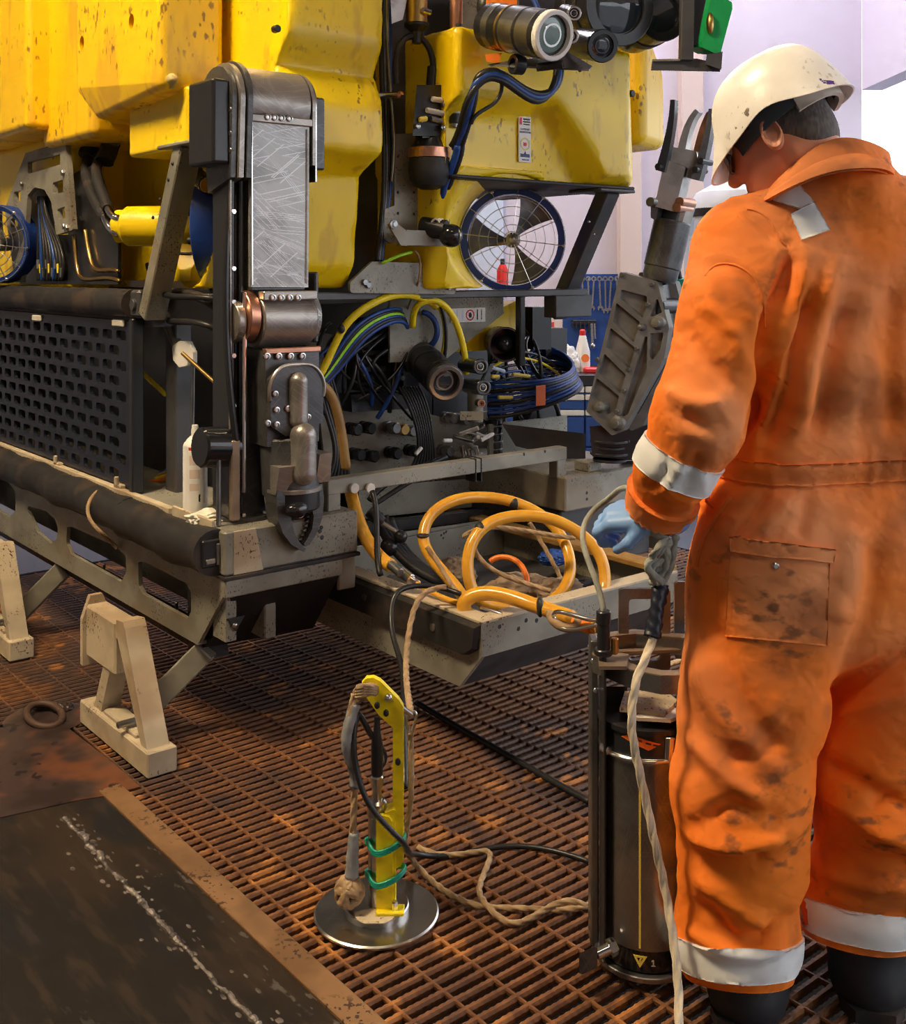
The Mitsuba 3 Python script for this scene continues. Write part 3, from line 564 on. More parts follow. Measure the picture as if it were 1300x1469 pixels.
hose('hose_elbow', [pa(147, 283, .07), pa(153, 295, .06), pa(160, 308, .055), pa(168, 313, .06), pa(176, 312, .09)], .013, 'chrome')
hose('steel_pipe', [pa(106, 338, .10), pa(109, 370, .10), pa(113, 392, .10), pa(125, 401, .10), pa(172, 403, .10)], .0085, 'brass'); hose('steel_pipe', [pa(122, 330, .115), pa(127, 360, .115), pa(134, 382, .115), pa(147, 388, .115), pa(170, 389, .115)], .0085, 'brass')
for i in range(9):
    x = 55 + i * 4.2; hose('control_hose', [pa(56 + i, 282, .118), pa(56 + i * 2, 320, .112), pa(x, 360, .108), pa(x + 1, 402, .11)], .008, ('cable_black', 'cable_blue', 'cable_black', 'rubber')[i % 4])
    part(V, 'hose_ferrule', cyl(pa(x, 372 + i % 3 * 6, .108), pa(x + .5, 386 + i % 3 * 6, .109), .010, 10), ('chrome', 'cable_yellow', 'steel')[i % 3])
hose('control_hose', [pa(212, 380, .2), pa(222, 412, .1), pa(250, 425, .06), pa(300, 428, .1), pa(333, 440, .2)], .010, 'cable_black')
hose('control_hose', [pa(205, 430, .2), pa(260, 420, .12), pa(310, 440, .14), pa(333, 470, .2)], .016, 'rubber')
hose('control_hose', [pa(243, 460, .1), pa(270, 462, .08), pa(300, 468, .1), pa(333, 492, .2)], .011, 'cable_black'); part(V, 'hose_fitting', cyl(pa(245, 460, .1), pa(275, 462, .08), .009, 10), 'steel')
hose('control_hose', [pa(195, 527, .2), pa(215, 545, .2), pa(237, 566, .2)], .009, 'cable_yellow')
for i in range(7): hose('control_hose', [pa(195, 694 + i % 3 * 5, .15 + .03 * i), pa(225, 690 - i * 3, .18 + .03 * i), pa(262, 680 - i * 4, .2 + .03 * i)], .008, ('cable_orange', 'cable_yellow', 'strap_brown', 'cable_blue')[i % 4])
part(V, 'white_bracket', extr(rnd(P2([(247, 496), (248, 516), (257, 527), (277, 522), (277, 505), (270, 490), (258, 489)], 'a', .12), .006), .12, .135, 'a'), 'white', False)
part(V, 'lever_arm', bar(pa(234, 448, .14), pa(262, 512, .14), .012, .04, (1, 0, 0)), 'steel_dark')
hose('release_rod', [pa(262, 507, .10), pa(330, 568, .14)], .007, 'brass'); hose('release_rod', [pa(277, 520, .12), pa(276, 620, .12)], .007, 'steel_dark')
hose('control_hose', [pa(200, 560, .5), pa(215, 540, .45), pa(225, 520, .4), pa(237, 500, .4)], .010, 'cable_black')
part(V, 'inner_tank', cyl(pa(242, 530, .35), pa(242, 680, .35), .07, 20), 'arm_black')
for i in range(6): hose('control_hose', [pb(460 + i * 3, 540, .5), pb(470 + i * 4, 600, .48), pb(480 + i * 3, 640, .46), pb(470 + 6 * i, 690, .45)], .008, 'cable_black')
# bundle of blue and black cables from the centre column downwards
for i in range(4): hose('control_cable', [pb(548 + i * 4, -5, .33), pb(549 + i * 4, 150, .33), pb(551 + i * 3, 260, .32), pb(546 + i * 2, 330, .31), pb(541 + i * 2, 375, .31)], .009, ('cable_black', 'arm_dark', 'cable_black', 'cable_blue')[i])
hose('control_cable', [pb(556, -5, .28), pb(558, 100, .28), pb(562, 150, .27), pb(565, 185, .28), pb(562, 260, .3)], .006, 'steel_dark')
for i in range(3): hose('control_cable', [pb(648 + i * 3, 190, .2), pb(636 + i * 4, 230, .22), pb(630 + i * 3, 290, .25), pb(633 + i * 3, 330, .27), pb(618 + i * 5, 375, .29)], .011, ('cable_black', 'cable_blue', 'cable_black')[i])
for dx, r, m in ((0, .014, 'cable_blue'), (5, .013, 'cable_black'), (-5, .012, 'cable_black')):
    hose('control_cable', [pb(653 + dx, 215 + dx, .12), pb(668 + dx, 172, .04), pb(676 + dx, 140 - dx, -.01), pb(686, 117 - dx, -.04), pb(703, 107 - dx, -.06), pb(722, 112 - dx, -.07), pb(745, 128 - dx, -.07), pb(772, 140 - dx, -.07), pb(792 + dx * .6, 130 - dx * .5, -.07), pb(801 + dx * .6, 108, -.07), pb(799 + dx * .4, 90, -.05)], r, m)
hose('control_cable', [pb(676, 178, .02), pb(690, 160, -.0), pb(712, 145, -.02), pb(720, 126, -.04), pb(716, 112, -.06)], .007, 'cable_black')
for dx, m in ((0, 'cable_blue'), (6, 'cable_black')): hose('control_cable', [pb(656 + dx, 208, .10), pb(648 + dx, 240, .14), pb(637 + dx, 270, .18), pb(634 + dx, 300, .21), pb(636 + dx * .6, 330, .22)], .013, m)
hose('control_cable', [pb(702, 28, .06), pb(696, 12, .05), pb(704, -12, .06)], .03, 'cable_black'); hose('control_cable', [pb(775, 22, -.08), pb(768, 4, -.06), pb(760, -12, -.04)], .010, 'cable_blue')
hose('control_cable', [pb(560, 575, .55), pb(590, 430, .4), pb(600, 405, .26), pb(603, 380, .25), pb(595, 360, .24)], .004, 'rope_tan')
hose('control_cable', [pb(548, 378, .26), pb(570, 368, .24), pb(590, 362, .24)], .006, 'cable_green')
# big yellow jacketed hoses in front of the valve packs, black and blue bundle under them
hose('yellow_hose', [pb(452, 548, .36), pb(478, 500, .34), pb(500, 462, .32), pb(535, 435, .30), pb(572, 423, .30), pb(607, 428, .32), pb(625, 440, .36)], .0135, 'cable_yellow', 'yellow jacketed hose arching over the valve packs', 14)
hose('yellow_hose', [pb(592, 468, .40), pb(594, 448, .36), pb(603, 435, .33), pb(622, 431, .31), pb(642, 443, .30), pb(657, 470, .30), pb(666, 505, .30), pb(669, 535, .32)], .0125, 'cable_yellow', 'yellow jacketed hose looping to the lens camera', 14)
for x, y in ((490, 472), (583, 423), (664, 505)): p = pb(x, y, .315); part(V, 'cable_tie', ell(p, (.012, .012, .016), 2), 'ink_black')
for i in range(6): hose('control_cable', [pb(448 + i * 2, 552 + i, .40), pb(482 + i * 3, 507 + i * 2, .38), pb(510 + i * 3, 470 + i * 3, .36), pb(545 + i * 3, 448 + i * 3, .36), pb(575 + i * 2, 445 + i * 5, .42)], .008, ('cable_blue', 'cable_black', 'cable_green', 'cable_blue', 'cable_black', 'cable_blue')[i])
hose('control_cable', [pb(606, 448, .45), pb(622, 458, .43), pb(627, 478, .42), pb(618, 495, .45)], .011, 'cable_blue'); hose('control_cable', [pb(630, 440, .42), pb(638, 470, .42), pb(634, 510, .44)], .008, 'cable_yellow')
hose('control_cable', [pb(633, 440, .4), pb(640, 480, .4), pb(632, 540, .42)], .007, 'cable_black')
for i in range(8): hose('control_cable', [pb(572 + i * 4, 555, .5), pb(590 + i * 3.5, 590, .46), pb(600 + i * 3, 630, .45), pb(596 + i * 4, 660, .46), pb(570 + i * 8, 690, .46)], .006, 'cable_black')
hose('brown_strap', [pb(444, 548, .28), pb(470, 560, .27), pb(486, 600, .26), pb(494, 650, .25), pb(497, 672, .25)], .017, 'strap_brown', 'flat brown strap hose')
for i in range(9):
    y = 540 + i * 6; hose('control_cable', [pb(700, y + 10, .5), pb(740 + i * 3, y + 8 - i, .40), pb(790 + i * 5, y + 4 - i * 4, .36), pb(822 + i, y - 18 - i * 3, .45), pb(790 + i * 2, 500 + i * 5, .6), pb(750, 520 + i * 4, .62)], .0065 + .001 * (i % 3), ('cable_blue', 'cable_blue', 'cable_black')[i % 3])
for i in range(7): hose('control_cable', [pb(705, 520 + i * 8, .5), pb(745, 505 + i * 9, .5), pb(790, 520 + i * 8, .55), pb(812, 545 + i * 5, .6)], .006, ('cable_black', 'cable_yellow', 'cable_black', 'cable_blue')[i % 4])
for x0, y0, x1, y1, m in ((706, 527, 724, 533, 'pale_blue'), (705, 540, 716, 540, 'ink_yellow'), (735, 537, 760, 540, 'ink_yellow'), (715, 570, 735, 570, 'ink_yellow'), (690, 632, 708, 622, 'white'), (596, 652, 605, 642, 'white'), (636, 632, 648, 632, 'white')):
    part(V, 'cable_marker', cyl(pb(x0, y0, .42), pb(x1, y1, .42), .008, 10), m)
c = pb(776, 567, .34); part(V, 'orange_tag', cbox(c - [.028, .002, .042], c + [.026, .001, .04], .002), 'orange_label', label='orange plastic tag on the blue cables')
hose('control_cable', [pb(640, 655, .30), pb(600, 672, .3), pb(560, 690, .3), pb(530, 718, .3)], .012, 'cable_black'); hose('control_cable', [pb(640, 662, .28), pb(590, 690, .28), pb(540, 722, .28)], .009, 'rubber')
# safety boss brackets under the hoop, ropes from them
for x in (507, 530): part(V, 'eye_bracket', lathe(pb(x, 700, .03), (0, -1, 0), [(.016, 0), (.016, .01), (.006, .01)], 14), 'white_dirty')
part(V, 'light_bar', cat(bx(.95, 1.84, .30, .36, 2.27, 2.60), bx(1.0, 1.75, .36, .9, 2.28, 2.55)), 'arm_black')
rc = np.random.default_rng(11)
for i in range(16):                                     # loose black and blue lines between the valve packs
    x0, y0 = 470 + rc.uniform(0, 120), 450 + rc.uniform(0, 40); x1, y1 = 465 + rc.uniform(0, 140), 560 + rc.uniform(0, 60); xm = (x0 + x1) / 2 + rc.uniform(-40, 40)
    hose('control_cable', [pb(x0, y0, .56), pb((x0 + xm) / 2 + rc.uniform(-10, 10), y0 + 25, .5), pb(xm, (y0 + y1) / 2, .47), pb(x1, y1, .52)], rc.uniform(.005, .009), ('cable_black', 'gloss_black', 'cable_black', 'cable_blue', 'arm_black')[i % 5])
for i in range(8):
    x0 = 690 + rc.uniform(0, 90); hose('control_cable', [pb(x0, 470 + rc.uniform(0, 20), .6), pb(x0 + rc.uniform(-20, 30), 510, .52), pb(x0 + rc.uniform(-20, 40), 560, .5), pb(x0 + rc.uniform(-10, 30), 610, .55)], rc.uniform(.006, .010), ('cable_black', 'gloss_black')[i % 2])
part(V, 'junction_box', extr(P2([(745, 575), (745, 640), (790, 635), (790, 575)], 'b', .66), .6, .7, 'b'), 'arm_black', False); part(V, 'junction_box', extr(P2([(770, 470), (770, 510), (800, 508), (800, 470)], 'b', .66), .6, .7, 'b'), 'arm_black', False)
# ---------------------------------------------------------------- left manipulator arm, folded on the front block
A = thing('manipulator_arm', 'scratched grey manipulator arm folded down, its claw hanging over the left block', 'robot arm')
def xcyl(a0, a1, b, z, r, n=32, c=.003): return cyl((a0, b, z), (a1, b, z), r, n, c)
part(A, 'shoulder_drum', xcyl(.112, .318, .150, 1.935, .112, 48), 'arm_drum')
part(A, 'upper_arm', cat(bx(.118, .312, .062, .20, 1.36, 1.90, .006)), 'arm_dark', False)
k = part(A, 'face_plate', hull([(a, b, z) for b in (.045, .062) for a, z in ((.112, 1.375), (.310, 1.372), (.314, 1.872), (.110, 1.872))]), 'arm_light', False, 'scratched bare metal plate')
part(k, 'weld_seam', sweep(spline([(.302, .044, 1.385), (.304, .044, 1.6), (.305, .044, 1.86)], .004), .0035 * (1 + .3 * (np.arange(160) % 2))[:len(spline([(.302, .044, 1.385), (.304, .044, 1.6), (.305, .044, 1.86)], .004))], 8), 'arm_light')
part(k, 'edge_bead', bar((.114, .043, 1.38), (.113, .043, 1.87), .006, .004, (0, -1, 0), .001), 'chrome')
part(A, 'drum_strap', bx(.108, .322, .036, .06, 1.868, 1.892, .003), 'arm_drum')
for x in (384, 394, 404, 415): p = pb(x, 168 + (x - 384) * .07, .036); part(A, 'cap_screw', lathe(p, (0, -1, 0), [(.010, 0), (.010, .006), (.006, .007), (.005, .003)], 14), 'steel')
for a0, a1, r, m in ((.092, .108, .125, 'arm_dark'), (.070, .086, .118, 'arm_drum'), (.050, .066, .105, 'arm_dark')):
    q = Polygon([(.150 + r * math.cos(t), 1.935 + r * math.sin(t)) for t in np.linspace(0, math.pi, 24)] + [(.150 - r * .9, 1.70), (.150 + r * .5, 1.66)])
    part(A, 'side_plate', extr(q, a0, a1, 'a'), m, 30)
part(A, 'side_housing', rhull([(a, b, z) for a in (.005, .045) for b in (.07, .22) for z in (1.74, 1.99)], .012), 'arm_black')
for z in (1.78, 1.83, 1.9): part(A, 'cap_screw', cyl((.048, .06, z), (.06, .06, z), .009, 10), 'steel_dark')
for a0, a1, r, zb, m in ((.322, .332, .112, 1.75, 'arm_drum'), (.336, .342, .105, 1.70, 'steel')):
    q = Polygon([(.150 + r * math.cos(t), 1.935 + r * math.sin(t)) for t in np.linspace(0, math.pi, 24)] + [(.150 - r, zb), (.150 + r * .5, zb)]); part(A, 'side_plate', extr(q, a0, a1, 'a'), m, 30)
part(A, 'side_housing', rhull([(a, b, z) for a in (.346, .372) for b in (.06, .2) for z in (1.74, 1.965)], .008), 'arm_dark')
# swing column behind the folded arm
part(A, 'base_flange', lathe((.155, .17, .668), (0, 0, 1), [(.105, 0), (.105, .012), (.098, .016), (.07, .018), (.055, .06)], 40), 'arm_dark')
for t in np.arange(8) * math.pi / 4 + .3: part(A, 'flange_bolt', cat(bolts([(.155 + .088 * math.cos(t), .17 + .088 * math.sin(t), .682)], (0, 0, 1), .009, .010)), 'chrome', False)
part(A, 'column', hull([(.085, .10, .69), (.19, .10, .69), (.085, .24, .69), (.19, .24, .69), (.10, .12, 1.16), (.17, .12, 1.16), (.10, .22, 1.16), (.17, .22, 1.16)]), 'arm_dark', False)
part(A, 'rail', cat(bx(.062, .082, .085, .20, .68, 1.86, .006)), 'arm_black'); part(A, 'rail', bx(.090, .104, .075, .10, .70, 1.72, .004), 'arm_black')
part(A, 'rail_edge', bx(.058, .066, .078, .086, .95, 1.72, .002), 'arm_drum')
for z in (.86, 1.02, 1.17, 1.33, 1.43, 1.60): part(A, 'rail_bolt', cat(bolts([(.072, .085, z)], (0, -1, 0), .009, .009)), 'chrome', False)
part(A, 'cylinder_rod', cyl((.098, .066, .76), (.098, .06, 1.36), .008, 12), 'chrome')
part(A, 'hydraulic_hose', tube([(.08, .12, 1.70), (.055, .09, 1.5), (.05, .08, 1.2), (.07, .07, .95), (.10, .09, .80)], .011, 10), 'arm_black')
part(A, 'slew_motor', cat(cyl(pb(286, 642, .12), pb(338, 640, .12), .060, 36, .006)), 'gloss_black'); part(A, 'motor_bracket', cat(bx(.055, .085, .06, .08, .68, .92)), 'bronze')
part(A, 'motor_post', cat(bx(.015, .028, .07, .085, .668, .88)), 'steel_dark')
# elbow
part(A, 'elbow_drum', xcyl(.138, .322, .092, 1.275, .086, 44), 'arm_drum'); part(A, 'elbow_cap', xcyl(.098, .134, .10, 1.285, .082, 36), 'copper'); part(A, 'elbow_cap', xcyl(.07, .096, .105, 1.27, .066, 30), 'arm_drum')
part(A, 'elbow_cap', xcyl(.325, .345, .095, 1.28, .078, 36), 'arm_light')
part(A, 'elbow_plate', bx(.338, .352, .05, .16, 1.20, 1.42, .004), 'arm_dark'); part(A, 'elbow_strap', bx(.136, .324, .012, .05, 1.335, 1.362, .003), 'arm_drum')
for x in (391, 403, 415, 427): p = pb(x, 427, .012); part(A, 'cap_screw', lathe(p, (0, -1, 0), [(.010, 0), (.010, .006), (.006, .007), (.005, .003)], 14), 'steel')
# forearm and wrist
part(A, 'forearm', hull([(.136, .005, 1.185), (.324, .005, 1.185), (.136, .15, 1.185), (.324, .15, 1.185), (.142, .002, .90), (.322, .002, .90), (.142, .13, .90), (.322, .13, .90)]), 'arm_dark', False)
part(A, 'forearm_strap', bx(.134, .326, -.004, .02, 1.176, 1.192, .002), 'copper')
for x in (382, 399, 416, 433): p = pb(x, 511, .0); part(A, 'cap_screw', lathe(p, (0, -1, 0), [(.011, 0), (.011, .007), (.007, .008), (.005, .004)], 14), 'steel')
q = rnd(Polygon([(.140, 1.10), (.175, 1.135), (.28, 1.135), (.322, 1.10), (.322, .965), (.27, .93), (.19, .93), (.14, .965)]), .012); part(A, 'wrist_shield', extr(q, -.022, .01, 'b'), 'arm_dark', 40)
part(A, 'shield_lip', tube([(.140, -.02, 1.04), (.143, -.022, 1.10), (.178, -.022, 1.137), (.23, -.022, 1.142), (.28, -.022, 1.137), (.318, -.022, 1.10), (.322, -.02, 1.04)], .006, 8), 'arm_drum')
def capsule(p0, p1, r, n=18):
    h = np.linalg.norm(np.subtract(p1, p0)); th = np.linspace(0, math.pi / 2, 7)
    return lathe(p0, np.subtract(p1, p0), [(r * math.sin(t) + 1e-5, -r * math.cos(t)) for t in th] + [(r * math.cos(t) + 1e-5, h + r * math.sin(t)) for t in th], n)
part(A, 'wrist_dome', capsule((.230, -.028, .975), (.230, -.028, 1.09), .029), 'arm_drum'); part(A, 'wrist_dome', capsule((.236, -.046, .82), (.236, -.046, .93), .040), 'arm_drum')
for x, y in ((394, 565), (424, 562), (396, 588), (425, 583), (431, 593), (441, 598), (383, 607), (396, 609), (433, 603), (412, 586)): p = pb(x, y, -.022); part(A, 'cap_screw', lathe(p, (0, -1, 0), [(.010, 0), (.010, .007), (.006, .008), (.005, .005)], 12), 'steel')
part(A, 'wrist', cat(cyl((.235, .04, .92), (.240, .03, .745), .088, 32, .006)), 'arm_dark')
part(A, 'wrist_pad', hull([(.15, -.055, .845), (.20, -.06, .845), (.15, -.03, .76), (.20, -.035, .76), (.15, 0, .845), (.2, 0, .845), (.15, 0, .76), (.2, 0, .76)]), 'arm_drum'); part(A, 'wrist_pad', hull([(.29, -.055, .87), (.335, -.05, .87), (.29, -.03, .78), (.34, -.035, .78), (.29, 0.03, .87), (.335, 0.03, .87), (.29, 0.03, .78), (.34, 0.03, .78)]), 'arm_drum')
part(A, 'wrist_collar', cyl((.240, .02, .765), (.242, .02, .70), .082, 32, .008), 'arm_black'); part(A, 'collar_pin', ell((.205, -.062, .715), (.035, .022, .024), 2), 'gloss_black'); part(A, 'collar_ring', ringm((.24, .02, .772), (.0, 0, -1), .07, .088, .014, 32), 'arm_drum')
def claw(pts_out, pts_in, b0, b1, m='arm_dark'):
    q = Polygon([tuple(pb(x, y, .0)[[0, 2]]) for x, y in pts_out + pts_in[::-1]]); return extr(q.buffer(.001), b0, b1, 'b')
part(A, 'jaw', claw([(390, 690), (389, 720), (391, 742), (398, 762), (410, 778), (428, 788)], [(408, 698), (411, 720), (409, 742), (413, 760), (420, 774), (429, 784)], -.035, .035), 'arm_dark', 30)
part(A, 'jaw', claw([(455, 692), (457, 715), (455, 738), (448, 760), (437, 778), (431, 781)], [(424, 700), (438, 716), (443, 738), (441, 756), (434, 770), (429, 778)], -.03, .03), 'arm_dark', 30)
for i in range(9):
    t = i / 8; x = 442 + 2 * math.sin(t * 3) - 11 * t * t; y = 722 + 52 * t; p = pb(x, y, -.012); part(A, 'jaw_tooth', hull([p + [-.005, 0, 0], p + [.006, 0, .006], p + [.006, 0, -.006], p + [-.005, .03, 0], p + [.006, .03, .006], p + [.006, .03, -.006]]), 'steel', False)
part(A, 'jaw_pivot', cyl((.225, -.05, .70), (.225, .04, .70), .016, 14), 'copper')

# ---------------------------------------------------------------- right manipulator arm, raised claw
B = thing('manipulator_arm', 'raised dark manipulator arm with ribbed plates and open claw beside the worker', 'robot arm')
YA = 4.12; DV = np.array([.115, .155, .0])
def wout(pts, Y=YA): return [at(x, y, Y) for x, y in pts]
def wplate(pts, y0, y1, holes=(), r=.006):             # a plate facing the viewer: outline in photo positions at depth YA, thickness y0..y1 along DV
    f = lambda q: Polygon([(p[0], p[2]) for p in wout(q)])
    P = rnd(f(pts), r)
    for h in holes: P = P.difference(rnd(f(h), .004))
    m = extr(P, 0, 1, 'b'); v = m.vertices.copy(); t = y0 + (y1 - y0) * v[:, 1]
    m.vertices = np.c_[v[:, 0], 0 * t + YA, v[:, 2]] + t[:, None] * DV; return m
out = [(890, 390), (943, 404), (960, 470), (953, 514), (894, 618), (878, 625), (841, 590)]
pk = [[(891, 415), (928, 425), (928, 440), (922, 457), (890, 429)], [(884, 434), (918, 462), (909, 492), (880, 462)], [(876, 470), (909, 497), (911, 501), (903, 530), (869, 498)], [(867, 507), (898, 538), (890, 565), (858, 535)], [(856, 542), (888, 568), (884, 588), (872, 594), (847, 568)],
      [(925, 483), (929, 483), (928, 530), (901, 594), (892, 599), (891, 594)], [(943, 426), (950, 448), (932, 456)], [(933, 478), (952, 477), (947, 502), (936, 517), (932, 512)]]
part(B, 'ribbed_plate', wplate(out, 0, .14, pk, .008), 'cast', False, M=None)
part(B, 'web_plate', wplate(out, .13, .2), 'cast', False, M=None)
part(B, 'rear_plate', wplate(out, .80, 1.0), 'cast', False, M=None)
part(B, 'plate_edge', wplate([(944, 404), (947, 405), (962, 470), (958, 470)], -.02, .12), 'copper', False, M=None)
for x, y, r in ((943, 463, .022), (884, 607, .024), (860, 584, .018), (921, 469, .012)): part(B, 'pin_boss', lathe(at(x, y, YA) + DV * .2, -DV, [(r * 1.3, 0), (r * 1.25, .04), (r * .8, .05), (r * .75, .06), (r * .3, .062)], 20), 'cast', M=None)
for x, y in ((893, 394), (930, 437), (936, 408), (914, 500), (903, 530), (896, 560), (886, 590), (858, 516)): part(B, 'bolt', lathe(at(x, y, YA), -DV, [(.009, 0), (.009, .008), (.007, .01)], 8), 'steel_dark', M=None)
part(B, 'spacer', cyl(at(940, 440, YA) + DV * .1, at(940, 440, YA) + DV * .9, .03, 16), 'arm_black', M=None)
part(B, 'core_block', wplate([(896, 400), (935, 408), (946, 470), (940, 510), (890, 600), (860, 585)], .25, .75), 'arm_black', False, M=None)
c0, c1 = at(934, 396, YA) + DV * .4, at(953, 313, YA) + DV * .4
part(B, 'wrist_cylinder', lathe(c0, c1 - c0, [(.058, -.02), (.066, 0), (.066, .03), (.070, .035), (.070, .205), (.066, .212), (.03, .214)], 40), 'arm_dark', M=None)
part(B, 'wrist_head', lathe(c1, c1 - c0, [(.048, -.01), (.048, .035), (.036, .045)], 24), 'arm_black', M=None)
for x, y, m in ((936, 290, 'steel_dark'), (974, 298, 'copper'), (978, 290, 'copper')): part(B, 'clevis_bolt', cyl(at(x, y, YA) - DV * .1, at(x, y, YA) + DV * .5, .018, 12), m, M=None)
part(B, 'clevis', wplate([(931, 285), (944, 281), (938, 316), (930, 312)], .1, .5), 'arm_dark', False, M=None); part(B, 'clevis', wplate([(970, 288), (984, 291), (974, 325), (964, 320)], .1, .5), 'arm_drum', False, M=None)
part(B, 'claw_link', wplate([(954, 228), (984, 240), (968, 304), (939, 296)], .0, .35), 'steel', False, M=None)
part(B, 'claw_palm', wplate([(948, 228), (962, 210), (996, 216), (1000, 240), (994, 258), (960, 246)], .1, .3), 'steel', False, M=None)
def finger(cl, w0, w1, t0, t1, m, name='claw_finger'):
    c = spline([(x, y, 0) for x, y in cl], 3)[:, :2]; t = np.gradient(c, axis=0); nn = np.c_[-t[:, 1], t[:, 0]] / np.linalg.norm(t, axis=1, keepdims=True); w = np.linspace(w0, w1, len(c))[:, None]
    part(B, name, wplate([tuple(q) for q in c + nn * w] + [tuple(q) for q in (c - nn * w)[::-1]], t0, t1, r=.001), m, False, M=None)
finger([(950, 246), (958, 215), (965, 180), (968, 144)], 6.5, 3.2, -.1, .05, 'arm_black'); finger([(966, 222), (972, 195), (980, 172), (991, 156)], 6, 3.5, .3, .5, 'steel')
finger([(990, 240), (996, 210), (1003, 182), (1012, 160)], 7, 4, .2, .45, 'copper'); finger([(1000, 258), (1010, 225), (1018, 190), (1023, 157)], 6.5, 3.2, -.1, .1, 'arm_dark')
for x, y in ((950, 240), (1003, 244), (1011, 232)): part(B, 'claw_pin', cyl(at(x, y, YA) - DV * .2, at(x, y, YA) + DV * .3, .012, 12), 'arm_black', M=None)
part(B, 'base_mount', cat([cyl(at(875, 630 + i * 9, 4.2), at(875, 634 + i * 9, 4.2), .075 - .01 * (i % 2), 24) for i in range(4)]), 'arm_black', M=None)
part(B, 'base_yoke', hull(np.concatenate([wout([(846, 612), (900, 606), (905, 660), (850, 655)], y) for y in (4.16, 4.30)])), 'arm_black', False, M=None)
part(B, 'base_post', hull(np.concatenate([wout([(905, 470), (965, 520), (930, 660), (890, 660)], y) for y in (4.33, 4.45)])), 'arm_black', False, M=None)
part(B, 'base_arm', hull(np.concatenate([wout([(720, 608), (840, 622), (840, 665), (740, 640)], y) for y in (4.5, 4.54)])), 'frame_dark', False, M=None)
# ---------------------------------------------------------------- thrusters
def thruster(c, d, r, depth, label, guard=True, motor=0.3, phase=.6, blades=3):
    d = np.asarray(d, float) / np.linalg.norm(d); t = thing('thruster', label, 'thruster'); M = frame_to(c, d); L = lambda x, y, z: M[:3, :3] @ np.array([x, y, z]) + M[:3, 3]
    part(t, 'shroud', ringm(c, d, r * .86, r, depth, 64, .004), 'blue', 40); part(t, 'lip', ringm(L(0, 0, -.004), d, r * .955, r * .99, .008, 64), 'blue', 40)
    part(t, 'hub', lathe(L(0, 0, .015), d, [(.012, -.004), (.026, 0), (.030, .01), (.030, .07), (.022, .10)], 24), 'steel_dark'); part(t, 'hub_nut', lathe(L(0, 0, -.004), d, [(.006, 0), (.013, .003), (.013, .014)], 6), 'chrome', False)
    for k in range(blades):
        a0 = phase + 2 * math.pi * k / blades; rr = np.linspace(.025, r * .85, 9); V_ = []
        for q in rr:
            wd = .74 * (.35 + .65 * (q / (r * .85)) ** .8); tw = .05 * (1 - .3 * q / r)
            for s in np.linspace(-1, 1, 7):
                a = a0 + s * wd * .62; V_.append(L(q * math.cos(a), q * math.sin(a), .05 + tw * s * .6))
        F_ = []
        for i in range(8):
            for j in range(6): p = i * 7 + j; F_ += [(p, p + 1, p + 8), (p, p + 8, p + 7)]
        V_ = np.array(V_); n = len(V_); fl_ = np.array(F_); b_ = [i for i in range(7)] + [i * 7 + 6 for i in range(1, 9)] + [56 + i for i in range(5, -1, -1)] + [i * 7 for i in range(7, 0, -1)]
        side = [(b_[i], b_[(i + 1) % len(b_)], b_[(i + 1) % len(b_)] + n) for i in range(len(b_))] + [(b_[i], b_[(i + 1) % len(b_)] + n, b_[i] + n) for i in range(len(b_))]
        part(t, 'propeller_blade', trimesh.Trimesh(np.vstack([V_, V_ + d * .005]), np.vstack([fl_[:, ::-1], fl_ + n, side]), process=False), 'blade', 40)
    if guard:
        g = part(t, 'wire_guard', cat([ringm(L(0, 0, -.016 - .012 * (1 - k)), d, r * k - .0014, r * k + .0014, .0028, 48, .0004) for k in (.985, .80, .62, .45, .28, .15)]), 'chrome', 40)
        for k in range(12):
            a = k * math.pi / 6 + .12; part(t, 'guard_spoke', cat(tube([L(r * .1 * math.cos(a), r * .1 * math.sin(a), -.026), L(r * .6 * math.cos(a), r * .6 * math.sin(a), -.022), L(r * .985 * math.cos(a), r * .985 * math.sin(a), -.010)], .0016, 6, .02)), 'chrome')
        for k in range(6): a = k * math.pi / 3 + .12; part(t, 'guard_bolt', lathe(L(r * .97 * math.cos(a), r * .97 * math.sin(a), 0), -d, [(.007, 0), (.007, .01), (.004, .012)], 8), 'chrome')
    if motor: part(t, 'motor_shaft', cyl(L(0, 0, .09), L(0, 0, motor), .016, 16), 'brass'); part(t, 'motor_strut', bar(L(0, 0, depth * .9), L(r * .93, -.02, depth * .9), .018, .03), 'brass')
    return t
thruster(pb(735, 344, .40), TA, .214, .10, 'blue shrouded propeller thruster with a wire guard under the right float', True, .16, 2.20)
d_ = TL - tx * .10
t = thruster(d_ , tx, .238, .10, 'blue edge-on propeller thruster with a yellow motor behind the slanted grey strut', False, 0, .2)
ML = frame_to(TL, tx); LP = lambda z: TL + tx * z
part(t, 'mount_flange', lathe(TL, tx, [(.085, .0), (.085, .035), (.075, .04)], 28), 'yellow'); part(t, 'mount_flange', cat(bx(.0, .0001, 0, .0001, 0, .0001)) if False else lathe(LP(.035), tx, [(.05, 0), (.052, .075), (.066, .078), (.066, .10)], 24), 'yellow')
part(t, 'motor_housing', lathe(LP(.13), tx, [(.066, 0), (.072, .01), (.072, .20), (.060, .215), (.060, .24), (.03, .26)], 32), 'yellow'); part(t, 'motor_seam', ringm(LP(.155), tx, .070, .0735, .004, 32, .0005), 'rubber')
for dz_, m in ((.045, 'plastic_black'), (-.055, 'plastic_black')): q = LP(.06) + np.array([-.02, -.055, dz_]); part(t, 'connector', cyl(q, q + tx * .05, .013, 12), m); part(t, 'connector_tip', cyl(q - tx * .02, q, .007, 10), 'chrome')
